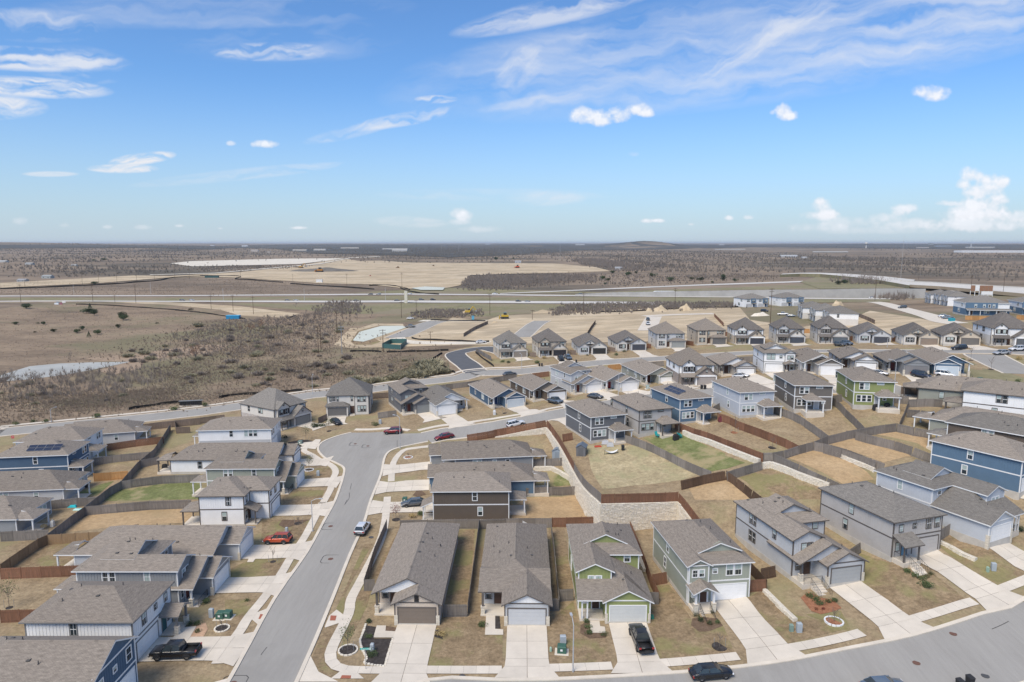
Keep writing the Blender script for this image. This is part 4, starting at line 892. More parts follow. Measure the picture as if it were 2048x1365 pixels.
FRONT=[('b1',[(1290,240),(1100,580),(1170,560),(1310,240)]),('b1',[(1740,230),(1870,220),(1820,780),(1650,780)]),('b1',[(1640,880),(1870,860),(1870,1250),(1490,1250),(1560,1000)]),('c1',[(0,860),(400,830),(580,1010),(580,1245),(0,1245)]),
 ('c1',[(900,930),(1110,760),(1150,930),(1350,1000),(1400,1220),(910,1240)]),('c1',[(1680,880),(1870,700),(1870,1210),(1720,1200)]),('c1',[(920,200),(1040,200),(1110,660),(1000,730)]),('d1',[(430,640),(520,640),(680,890),(920,940),(1010,1150),(410,1200),(360,880)]),('d1',[(1100,740),(1220,670),(1480,870),(1870,960),(1330,1095)]),('d1',[(1540,860),(1800,830),(1870,960),(1870,990)]),
 ('e1',[(480,560),(640,400),(980,520),(1200,560),(1430,740),(920,905),(640,650)]),('e1',[(1220,330),(1300,260),(1560,320),(1870,480),(1870,560),(1650,660)]),
 ('b1',[(0,750),(250,740),(150,860),(60,1040),(0,1045)]),('b1',[(40,520),(240,420),(470,420),(360,595),(40,595)]),('b1',[(280,150),(640,150),(560,300),(270,300)]),
 ('a2',[(1230,860),(1640,845),(1650,910),(1640,945),(1290,965)]),('a2',[(1210,1110),(1350,1050),(1590,1050),(1530,1205),(1200,1205)]),('a2',[(1190,620),(1250,560),(1370,590),(1480,600),(1440,640),(1240,650)]),
 ('b1',[(830,820),(1045,330),(1100,332),(900,700),(890,860)]),('b1',[(990,690),(1100,650),(1060,800),(930,1060),(870,1220),(830,1200),(850,1130),(960,850)]),('b1',[(650,1180),(760,950),(865,920),(750,1180),(800,1270),(870,1280),(780,1330),(700,1280)])]
for i,(z,p) in enumerate(FRONT): drape('front_lawn',[GL(z,p)],M_LAWNB,.03+.0009*(i%11))
# ------------------------------------------------------------------ roads
def road(name,cl,w,mat=M_ASPH,off=.045,curb=True,n=4,sub=None):
    pts=smooth(cl,n); a,b=ribbon(pts,w); drape(name,quads(a,b),mat,off)
    if curb: kerb([a,b])
KL=[]
def kerb(lines,w=.5,hgt=.15):
    q=[]; KL.extend(lines)
    for l in lines:
        a,b=ribbon(l,w); q+=quads(a,b)
    drape('kerb',q,M_CURB,hgt,thick=.2)
Wl=lambda z,pts:[Gz(z,a,b) for a,b in pts]
main_l=[(-31.5,45),(-32.7,73.5)]+Wl('p',[(548,1200),(613,1107),(648,1043),(671,1000),(687,952),(687,936),(672,927),(650,917),(636,901),(643,886),(674,873),(702,866)])
main_r=[(-24.2,45),(-24.8,74.3)]+Wl('p',[(663,1203),(700,1110),(727,1050),(742,1000),(762,950),(768,920),(777,905),(798,896),(830,889),(856,884)])
poly=main_l+Wl('p',[(737,866),(771,864),(805,868),(842,867),(856,864.5)])+main_r[::-1]
drape('street',[poly],M_ASPH,.05)
kerb([smooth(main_l,3),smooth(main_r,3)])
upN=Wl('p',[(702,866),(737,866),(771,864),(805,868),(842,867),(885,858),(927,853.5),(1000,841.5),(1071,829),(1115,820)])+Wl('p',[(1200,804),(1300,789),(1405,778),(1480,773),(1541,769),(1640,766),(1780,768)])
upN+=[hw(next(h for h in HOUSES if 'corner lawn' in h.root['label']),8.6,-11),(134,167),(150,178)]
upS=[]
a_,b_=ribbon(smooth(upN[4:],3),.01)
upc,_=ribbon(smooth(upN[4:],3),0)
def offset(pts,dd):
    L_,R_=ribbon(pts,2*abs(dd)); return R_ if dd>0 else L_
up_s=smooth(upN[4:],3); up_o=offset(up_s,9.0)
drape('street',quads(up_s,up_o),M_ASPH,.055); kerb([up_s,up_o])
nrU=Wl('p',[(-60,864),(0,858),(200,838),(400,817.5),(600,788),(640,783),(734,774.5),(829,761),(908,752.5),(934,743.7),(981,740),(1042,738),(1120,729),(1212,720),(1329,713),(1402,708.5),(1500,703),(1611,700),(1750,700),(1894,700.6),(2016,700.6),(2070,703)])
nr=smooth([(-260,nrU[0][1]-18)]+nrU,2); nrL=offset(nr,10.2)
drape('long_road',quads(nr,nrL),M_ASPH,.06); kerb([nr,nrL])
# concrete footway beside the long road
def walk(name,pts,w=1.5,off=.09,slabs=False):
    p=smooth(pts,3); a,b=ribbon(p,w); 
    if not slabs: return drape(name,quads(a,b),M_CONC,off,thick=.1)
    base=drape(name,quads(a,b),M_MULCHB,off-.03)
    # even slabs along the walk
    L_=[0]
    for i in range(1,len(p)): L_.append(L_[-1]+math.dist(p[i],p[i-1]))
    n=int(L_[-1]/1.5)
    def pa(s):
        for i in range(1,len(p)):
            if L_[i]>=s: t=(s-L_[i-1])/(L_[i]-L_[i-1]+1e-9); q=[p[i-1][k]*(1-t)+p[i][k]*t for k in(0,1)]; d=((p[i][0]-p[i-1][0]),(p[i][1]-p[i-1][1])); l=math.hypot(*d) or 1; return q,(-d[1]/l,d[0]/l)
        return p[-1],(0,1)
    for i in range(n):
        s0=L_[-1]*i/n+.008; s1=L_[-1]*(i+1)/n-.008; (q0,n0),(q1,n1)=pa(s0),pa(s1); h=w/2
        drape('slab',[[(q0[0]+n0[0]*h,q0[1]+n0[1]*h),(q0[0]-n0[0]*h,q0[1]-n0[1]*h),(q1[0]-n1[0]*h,q1[1]-n1[1]*h),(q1[0]+n1[0]*h,q1[1]+n1[1]*h)]],M_CONC,off,parent=base)
walk('footway',offset(nr[2:26],-3.0),1.6)
walk('footway',[hw(HOUSES[i],x,y) for i,x,y in []]+Wl('b1',[(-60,1230),(30,1090),(110,990),(150,920),(200,850),(290,740),(400,590),(500,420),(590,290),(660,160),(730,20)]),1.4,slabs=True)
walk('footway',Wl('a2',[(1560,1190),(1640,1050),(1665,950),(1690,880),(1640,820),(1480,735),(1400,690),(1460,640),(1530,590)]),1.4)
walk('footway',Wl('b1',[(1215,-20),(1180,260),(1040,560),(945,740),(930,840),(880,950),(800,1110),(790,1200),(850,1260),(960,1275),(1190,1278)]),1.4,slabs=True)
for i_,(z,pp) in enumerate([('c1',[(0,1275),(300,1276),(575,1275)]),('c1',[(905,1262),(1150,1255),(1400,1245)]),('d1',[(410,1228),(700,1205),(1035,1172)]),('d1',[(1340,1125),(1600,1080),(1870,1020),(1960,995)]),('e1',[(930,930),(1200,850),(1440,775),(1500,760)]),('e1',[(1665,685),(1870,605),(1990,555)])]):
    walk('footway',Wl(z,pp),1.5,slabs=True)
walk('footway',Wl('b2',[(830,1290),(850,1120),(940,1010),(1060,985),(1165,972)]),1.4)
walk('footway',offset(smooth(upN[:4],3),-2.6),1.4); walk('footway',offset(up_s[:24],-2.6),1.4)
# bottom street
bU=Wl('p',[(600,1420),(640,1362),(690,1361),(850,1362),(1000,1361),(1096,1360),(1240,1353),(1340,1347),(1484,1334),(1583,1320),(1700,1297),(1831,1270),(1965,1228),(2048,1199)])
bU=[(-60,56),(-40,62.5)]+[(-20,66)]+bU[3:]+[(84,97),(110,130),(128,160)]
b_s=smooth(bU,3); b_o=offset(b_s,10.5)
drape('street',quads(b_s,b_o),M_ASPH,.04); kerb([b_s[8:],b_o])
yard('kerb_ramp','b1',[(640,1170),(700,1290),(850,1365),(540,1365)],M_CONC,.075)
yard('kerb_ramp','b1',[(780,870),(835,825),(895,870),(870,920),(750,960),(745,955)],M_CONC,.08)
yard('kerb_ramp','b1',[(230,850),(330,810),(250,940),(190,890)],M_CONC,.08)
yard('kerb_ramp','b1',[(870,1280),(970,1278),(1040,1342),(790,1342)],M_CONC,.08)
for q in([(790,870),(835,872),(825,908),(785,908)],[(265,860),(305,862),(290,898),(250,896)],[(875,1318),(943,1320),(940,1342),(862,1342)]): tag(yard('tactile_paving','b1',q,solid((.36,.12,.07)),.1),kind='structure')
# other streets
road('side_street',Wl('a3',[(2150,1010),(1900,940),(1700,950),(1520,985),(1440,1020),(1500,1090),(1600,1160),(1720,1260)]),8.6,M_ASPHDK,.07)
road('side_street',Wl('b3',[(690,240),(790,150),(900,60),(990,15)]),10,M_ASPH,.09)
road('side_street',Wl('a3',[(1230,560),(1080,600),(900,680),(760,740),(640,790)]),13,M_ASPH,.1)
road('side_street',Wl('a3',[(640,790),(700,840),(1000,860),(1400,865),(1900,860)]),8,M_PALE,.09,False)
road('side_street',Wl('a3',[(960,560),(1400,558),(1850,560)]),8,M_PALE,.1,False)
road('side_street',Wl('c3',[(640,420),(700,300),(740,230)]),9,M_CONC,.1,False)
road('side_street',Wl('c3',[(600,225),(1000,205),(1550,190)]),9,M_CONC,.12,False)
road('side_street',Wl('e3',[(-60,300),(100,320),(400,400),(700,480),(930,560),(1150,600)]),9,M_CONC,.12,False)
road('side_street',Wl('e3',[(2048,1290),(1800,1180),(1560,1060),(1500,1020)]),10,M_ASPH,.075)
# ------------------------------------------------------------------ driveways, cut into slabs
for h in HOUSES:
    if not h.drive: continue
    x0,x1,y,L0=h.drive
    def near_kerb(px_,py_):
        for l in KL:
            for a,b in zip(l[:-1],l[1:]):
                if abs(a[0]-px_)>25 and abs(b[0]-px_)>25: continue
                dx,dy=b[0]-a[0],b[1]-a[1]; t=max(0,min(1,((px_-a[0])*dx+(py_-a[1])*dy)/(dx*dx+dy*dy+1e-9))); 
                if math.hypot(px_-a[0]-t*dx,py_-a[1]-t*dy)<.45: return True
        return False
    L1=4.0
    while L1<17 and not near_kerb(*hw(h,(x0+x1)/2,y-L1)): L1+=.25
    L0=L1+.1 if L1<17 else L0
    nr_=3; ncol=2; yb=y-L0
    fl=1.2
    def dpt(u,v):   # u across 0..1, v 0 at the garage
        e=max(0,(v-.78)/.22)*fl
        return hw(h,x0-e+(x1-x0+2*e)*u,y-.02-L0*v)
    vs_=[0,.33,.66,.8,1.0]
    base=drive_o=None
    if h.dist<180:
        base=drape('driveway',[[dpt(0,vs_[k]),dpt(1,vs_[k]),dpt(1,vs_[k+1]),dpt(0,vs_[k+1])] for k in range(4)],M_MULCHB,.082)
        for k in range(4):
            for q in range(2):
                g=.004; gv=.0012; u0,u1=q/2+(g if q else 0),(q+1)/2-(0 if q else g); v0,v1=vs_[k]+(gv if k else 0),vs_[k+1]-gv
                drape('slab',[[dpt(u0,v0),dpt(u1,v0),dpt(u1,v1),dpt(u0,v1)]],M_CONC,.112+.001*k,parent=base)
    else: drape('driveway',[[dpt(0,vs_[k]),dpt(1,vs_[k]),dpt(1,vs_[k+1]),dpt(0,vs_[k+1])] for k in range(4)],M_CONC,.11)
# ------------------------------------------------------------------ far ground: dirt works, verges, highway
def farp(name,z,pts,mat,off): return drape(name,[Wl(z,pts)],mat,off,fine=False) if False else drape(name,[densify(Wl(z,pts))],mat,off,fine=True)
def densify(pl,m=60):
    out=[]
    for i in range(len(pl)):
        a=pl[i]; b=pl[(i+1)%len(pl)]; n=max(1,int(math.dist(a,b)/m))
        for k in range(n): out.append((a[0]+(b[0]-a[0])*k/n,a[1]+(b[1]-a[1])*k/n))
    return out
def farp(name,pts,mat,off):
    pl=densify(Wl('p',pts)); bm=bmesh.new(); vs_=[bm.verts.new((x,y,0)) for x,y in pl]; bm.faces.new(vs_); bmesh.ops.triangulate(bm,faces=bm.faces[:])
    x0=min(v.co.x for v in bm.verts); x1=max(v.co.x for v in bm.verts); y0=min(v.co.y for v in bm.verts); y1=max(v.co.y for v in bm.verts); st=max(12,(y1-y0)/22)
    g=y0+st
    while g<y1: bmesh.ops.bisect_plane(bm,geom=bm.verts[:]+bm.edges[:]+bm.faces[:],plane_co=(0,g,0),plane_no=(0,1,0),dist=1e-4); g+=st
    st=max(12,(x1-x0)/26); g=x0+st
    while g<x1: bmesh.ops.bisect_plane(bm,geom=bm.verts[:]+bm.edges[:]+bm.faces[:],plane_co=(g,0,0),plane_no=(1,0,0),dist=1e-4); g+=st
    for v in bm.verts: v.co.z=HH(v.co.x,v.co.y)+off
    bm.normal_update()
    if sum(f.normal.z for f in bm.faces)<0: bmesh.ops.reverse_faces(bm,faces=bm.faces[:])
    me=D.meshes.new(name); bm.to_mesh(me); bm.free(); me.materials.append(mat); return link(name,me,kind='structure')
drape('dirt',[Wl('p',[(800,655),(885,645),(905,636),(970,642),(1000,632),(1130,627),(1250,619),(1480,616),(1500,640),(1600,655),(1700,640),(1740,622),(1900,650),(1960,662),(1900,671),(1700,674),(1450,680),(1250,684),(1000,690),(930,690),(860,692),(700,697),(668,690),(700,657)])],M_SAND,.03)
farp('dirt',[(0,567),(130,560),(265,552),(340,553),(480,545),(600,532),(650,523),(690,518),(720,523),(760,522),(820,526),(1000,527),(1110,528),(1190,535),(1222,543),(1120,547),(1000,549),(935,553),(930,570),(880,580),(840,580),(800,577),(740,570),(640,568),(575,563),(480,557),(430,555),(340,556),(200,567),(0,577)],M_SAND,.5)
farp('far_woodland',[(-60,491.5),(300,492),(560,490),(1000,489),(1500,489.5),(2100,490),(2100,501),(1800,498),(1500,495),(1400,497),(1150,502),(1000,512),(900,516),(820,512),(640,508),(520,497),(420,500),(250,496),(-60,498)],gmat('woodland_floor',[(.055,.055,.05),(.08,.078,.07),(.12,.11,.095)],.002,stretch=(.3,1,1),fs=.02,fv=.35,patch=((.16,.13,.10),.56,.8),ps=.001),1.5)
farp('rock_pad',[(340,528),(380,523.5),(560,518.5),(690,517.5),(650,523),(600,529),(480,532),(385,534)],M_PALE,.9)
farp('gravel_strip',[(0,602.5),(180,598.5),(300,602),(480,613),(600,628),(570,636),(480,632),(440,620),(330,610),(200,604),(0,606)],M_SAND,.1)
farp('verge',[(440,607),(900,607),(1240,611),(1480,602),(1480,610),(1200,618),(960,634),(880,630),(700,628),(600,620)],M_VERGE,.06)
farp('verge',[(0,596),(800,592),(1500,596),(1780,597),(1780,604),(1480,608),(1200,602.5),(800,600.5),(0,601)],M_VERGE,.16)
farp('verge',[(900,576),(1200,585),(1480,575),(1700,565),(1700,578),(1480,580),(1220,587),(950,588),(700,586)],M_VERGE,.1)
farp('field_strip',[(1100,556),(1500,552),(2048,560),(2048,545),(1500,535),(1150,545)],M_FARF,.2)
def hstrip(name,pts,wpx,mat=M_HCONC,off=.3):
    up_=[(x,y-w/2) for (x,y),w in zip(pts,wpx)]; lo=[(x,y+w/2) for (x,y),w in zip(pts,wpx)][::-1]; return farp(name,up_+lo,mat,off)
hstrip('highway_carriageway',[(-40,593.2),(400,592),(800,589),(1000,590.5),(1220,592.8),(1480,595),(1790,598.5)],[1.8,1.9,2.4,2.2,2.0,2,2.2])
hstrip('highway_carriageway',[(-40,604),(130,603),(400,603.6),(800,603.8),(1000,605),(1220,606.5),(1330,608)],[1.6,1.7,2.3,4,4.6,4.6,4.5],off=.34)
hstrip('access_road',[(1000,588),(1100,584),(1220,578.5),(1400,571),(1620,563.5),(1700,562)],[1.2,1.6,2,2.4,2.6,3])
hstrip('access_road',[(300,551.5),(430,548),(640,529),(700,517),(760,514)],[1,1,1.4,1.2,1],M_PALE,1.2)
farp('pond',[(0,752),(20,745),(60,733),(120,727.5),(180,725.5),(262,724),(225,732),(190,739),(150,747),(110,753),(50,760),(0,764)],M_WATER,.06)
farp('dry_reed_bank',[(170,717),(262,709),(330,700),(400,690),(460,690),(430,705),(330,716),(262,724),(200,723)],gmat('dry_reeds',[(.27,.20,.14),(.34,.255,.18),(.40,.30,.215)],.3),.05)
farp('dry_reed_bank',[(190,742),(225,733),(262,724),(290,722),(280,738),(230,750)],gmat('dry_reeds_2',[(.27,.20,.14),(.34,.255,.18),(.40,.30,.215)],.3),.08)
drape('basin_rim',[GL('a3',[(-40,900),(30,700),(110,670),(330,600),(720,605),(760,660),(400,800),(560,850),(420,900),(200,930)])],M_SAND,.13)
drape('basin_bank',[GL('a3',[(10,850),(110,700),(400,625),(740,630),(740,660),(330,800),(420,850),(300,890),(60,890)])],M_LAWNB,.16)
drape('milky_basin',[GL('a3',[(35,835),(130,715),(420,635),(720,632),(770,655),(450,760),(270,825),(180,850)])],M_WATER2,.2)
farp('milky_basin',[(822,578),(850,575),(890,577),(886,582),(842,582)],M_WATER2,.9)
drape('creek_verge',[GL('b2',[(330,380),(700,395),(1100,330),(1300,285),(1230,200),(1150,180),(1100,290),(700,360)])],gmat('weedy_bank',[(.16,.15,.08),(.22,.20,.11),(.27,.23,.13)],.2),.03)
farp('grass_corner',[(1925,722),(2048,757),(2048,770),(1990,770),(1935,755),(1910,735)],M_VERGE,.07)
# mounds of soil, each a heap of its own
def heap(px,py,wpx,hm,mat,label,depth=.5,name='soil_mound'):
    x,y=G(px,py); dpt=y*CP+HC*SP; W=wpx/F*dpt; rr=random.Random(int(px)); bm=bmesh.new()
    n,m=28,12; V=[]; 
    for j in range(m+1):
        for i in range(n+1):
            u=i/n*2-1; v=j/m*2-1; r=math.sqrt(min(1,u*u+v*v)); hh=max(0,(1-r**2))**1.1*hm*.8*(1+.25*math.sin(u*7+px)*math.cos(v*5))
            V.append((x+u*W/2,y+v*W/2*depth,HH(x+u*W/2,y+v*W/2*depth)+hh-.15))
    Fs=[(j*(n+1)+i,j*(n+1)+i+1,(j+1)*(n+1)+i+1,(j+1)*(n+1)+i) for j in range(m) for i in range(n)]
    me=D.meshes.new(name); me.from_pydata(V,[],Fs); me.materials.append(mat); me.polygons.foreach_set('use_smooth',[True]*len(Fs)); me.update()
    link(name,me,label=label,cat='mound',group='heaps of excavated soil')
heap(648,543,148,7,M_MOUND,'broad dark soil mound on the pale construction ground',.45)
heap(1320,622,32,4,M_SAND,'sand heap behind the far row with the pointed top')
heap(1370,622,30,5,M_SAND,'largest tan sand heap behind the far row',.8)
heap(1298,622,14,2.5,M_SAND,'small sand heap left of the pointed one')
heap(990,646,16,1.5,M_SAND,'low dirt heap near the new street by the far row')
heap(1675,612,26,4,M_SAND,'orange-tan dirt heap beside the townhouse roofs')
heap(1520,632,40,2.5,M_PALE,'pale crushed rock heap in front of the duplexes')
heap(930,628,14,3,M_SAND,'dirt heap under the yellow excavator')
heap(1090,626,60,2.4,M_SAND,'wide sandy heap with wheel tracks beside the bulldozer',.6)
# ------------------------------------------------------------------ stone retaining walls
def stone_wall(name,label,pts,zlo,zhi,batter=.0,thick=.5,row=.27,cap=False,group=None):
    """pts: world line; zlo/zhi: functions of (x,y); stones are laid row by row, the face on the right-hand side of the line"""
    root=empty(name,(0,0,0),label=label,cat='stone wall',group=group)
    core=MB(); st=MB(); rr=random.Random(len(pts)*7+int(pts[0][0]))
    for a,b in zip(pts[:-1],pts[1:]):
        l=math.dist(a,b); 
        if l<.2: continue
        d=((b[0]-a[0])/l,(b[1]-a[1])/l); n=(d[1],-d[0]); m=max(1,int(l/2.5))
        for k in range(m):
            p=[(a[0]+d[0]*l*q/m,a[1]+d[1]*l*q/m) for q in(k,k+1)]
            zl=[zlo(*q) for q in p]; zh=[max(zhi(*q),zlo(*q)+.1) for q in p]
            o=[(q[0]+n[0]*.08,q[1]+n[1]*.08) for q in p]; i_=[(q[0]-n[0]*thick,q[1]-n[1]*thick) for q in p]
            v=[(*o[0],zl[0]-.4),(*o[1],zl[1]-.4),(*o[1],zh[1]),(*o[0],zh[0]),(*i_[0],zl[0]-.4),(*i_[1],zl[1]-.4),(*i_[1],zh[1]),(*i_[0],zh[0])]
            core.mesh(v,[(0,1,2,3),(3,2,6,7),(5,4,7,6),(0,3,7,4),(1,5,6,2)])
        zmin=min(zlo(*a),zlo(*b))-.3; zmax=max(zhi(*a),zhi(*b)); r=0
        while zmin+r*row<zmax:
            z=zmin+r*row; s=-rr.random()*.4
            while s<l:
                w=rr.uniform(.35,.85); s0=max(0,s+.015); s1=min(l,s+w-.015); s+=w
                if s1-s0<.12: continue
                mx,my=a[0]+d[0]*(s0+s1)/2,a[1]+d[1]*(s0+s1)/2; tz=zhi(mx,my)
                if z>tz-.08 or z+row<zlo(mx,my)-.15: continue
                h1=min(z+row-.02,tz+.03)+rr.uniform(-.015,.015); pr=.11+rr.uniform(0,.06)
                A=(a[0]+d[0]*s0,a[1]+d[1]*s0); B=(a[0]+d[0]*s1,a[1]+d[1]*s1); e=.03
                f=[(A[0]+n[0]*pr+d[0]*e,A[1]+n[1]*pr+d[1]*e,z+e),(B[0]+n[0]*pr-d[0]*e,B[1]+n[1]*pr-d[1]*e,z+e),(B[0]+n[0]*pr-d[0]*e,B[1]+n[1]*pr-d[1]*e,h1-e),(A[0]+n[0]*pr+d[0]*e,A[1]+n[1]*pr+d[1]*e,h1-e)]
                g=[(A[0],A[1],z),(B[0],B[1],z),(B[0],B[1],h1),(A[0],A[1],h1)]
                st.mesh(f+g,[(0,1,2,3),(4,5,1,0),(5,6,2,1),(6,7,3,2),(7,4,0,3)],rr.choice((0,0,1,2)))
            r+=1
    core.build('wall_core',nmat('pale_mortar',(.60,.55,.46),.95,.1,2) if '_mt' not in globals() else _mt,root); st.build('stone',[M_STONE,nmat('pale_limestone',(.76,.70,.60),.95,.1,2,bump=.4,bscale=6),nmat('buff_limestone',(.70,.64,.53),.95,.12,2,bump=.4,bscale=6)],root,kind='stuff')
    return root
wl=[w[:2] for w in WALL]
stone_wall('retaining_wall','tall pale limestone retaining wall stepping down behind the middle yards',wl,lambda x,y:HH(x,y,False),lambda x,y:HH(x,y,True)+.12)
def rockbank(label,z,pts,h=.9,up=None,lo=-.1):
    w=GL(z,pts); stone_wall('rock_retaining_wall',label,w,lambda x,y:HH(x,y,up)+lo,lambda x,y:HH(x,y,up)+h,group='low rock walls between the yards')
rockbank('white rock strip under the red-brown fence of the blue house yard','e2',[(70,775),(300,860),(520,950),(760,1045)],1.1,True)
rockbank('white rock strip below the long grey fence in the middle yards','e2',[(800,1085),(870,1075),(1100,1165),(1400,1275)],1.2)
rockbank('rock strip beside the golden yard left of the pale blue-grey house','f2',[(0,930),(150,985),(300,1050),(455,1120)],.8)
rockbank('short rock wall between the two green side yards','c2',[(1375,625),(1550,622),(1735,605)],.9,False)
rockbank('rock edging between the beige house and the pale house driveway','a5',[(1215,985),(1330,1040),(1450,1110),(1580,1165)],.5)
rockbank('rock edging between the sage house and the grey house','d1',[(1220,690),(1300,770),(1380,850),(1450,915)],.5)
rockbank('rock edging at the fence behind the sage house','d1',[(280,440),(330,540)],.5)
# ------------------------------------------------------------------ timber fences
def fmat(name,c1,c2): return nmat(name,c1,.9,.1,1.2,col2=c2,rand=.22,stretch=(6,6,.5),bump=.1)
FM={'g':fmat('weathered_grey_pickets',(.25,.222,.195),(.17,.152,.136)),'r':fmat('red_cedar_pickets',(.25,.125,.075),(.17,.09,.056)),'b':fmat('dark_brown_pickets',(.14,.088,.058),(.095,.062,.042)),'o':fmat('orange_new_pickets',(.48,.27,.11),(.38,.19,.07)),'t':fmat('tan_pickets',(.34,.23,.13),(.25,.165,.095)),'k':fmat('grey_brown_pickets',(.25,.19,.15),(.16,.125,.10))}
FP={}
for st in FM:
    for v_ in range(3):
        rr=random.Random(v_); m=MB(); n=17
        for k in range(n):
            x0=2.4*k/n+.006; x1=2.4*(k+1)/n-.006; t=1.82+rr.uniform(-.025,.025); y=rr.uniform(-.006,.006); m.box(x0,-.012+y,-.25,x1,.012+y,t)
        for zz in(.3,1.55): m.box(0,.012,zz,2.4,.055,zz+.09)
        FP[st,v_]=m.me('panel',FM[st])
    m=MB(); m.box(-.05,-.05,-.3,.05,.05,1.9); FP[st,'p']=m.me('post',FM[st])
def fence(st,z,pts,label,up=None,h=1.82,grp='timber yard fences'):
    W=pts if z is None else [Gz(z,a,b,h,up) for a,b in pts]
    root=None
    for a,b in zip(W[:-1],W[1:]):
        l=math.dist(a,b); n=max(1,round(l/2.4)); 
        if root is None: root=empty('fence',(a[0],a[1],HH(a[0],a[1],up)),label=label,cat='fence',group=grp)
        ox,oy,oz=root.location
        for k in range(n):
            p=[(a[0]+(b[0]-a[0])*q/n,a[1]+(b[1]-a[1])*q/n) for q in(k,k+1)]
            zz=[HH(x,y,up) for x,y in p]; dz=zz[1]-zz[0]; dl=math.dist(*p); dl3=math.hypot(dl,dz)
            flip=random.random()<.5; ang=math.atan2(p[1][1]-p[0][1],p[1][0]-p[0][0]); pit=-math.atan2(dz,dl)
            q0=0
            if flip: q0=1; ang+=math.pi; pit=-pit
            o=link('panel',FP[st,random.randrange(3)],root,(p[q0][0]-ox,p[q0][1]-oy,zz[q0]-oz),(0,pit,ang),(dl3/2.4,1,1))
            if math.hypot(*a)<185: link('post',FP[st,'p'],root,(p[0][0]-ox,p[0][1]-oy,zz[0]-oz))
    return root
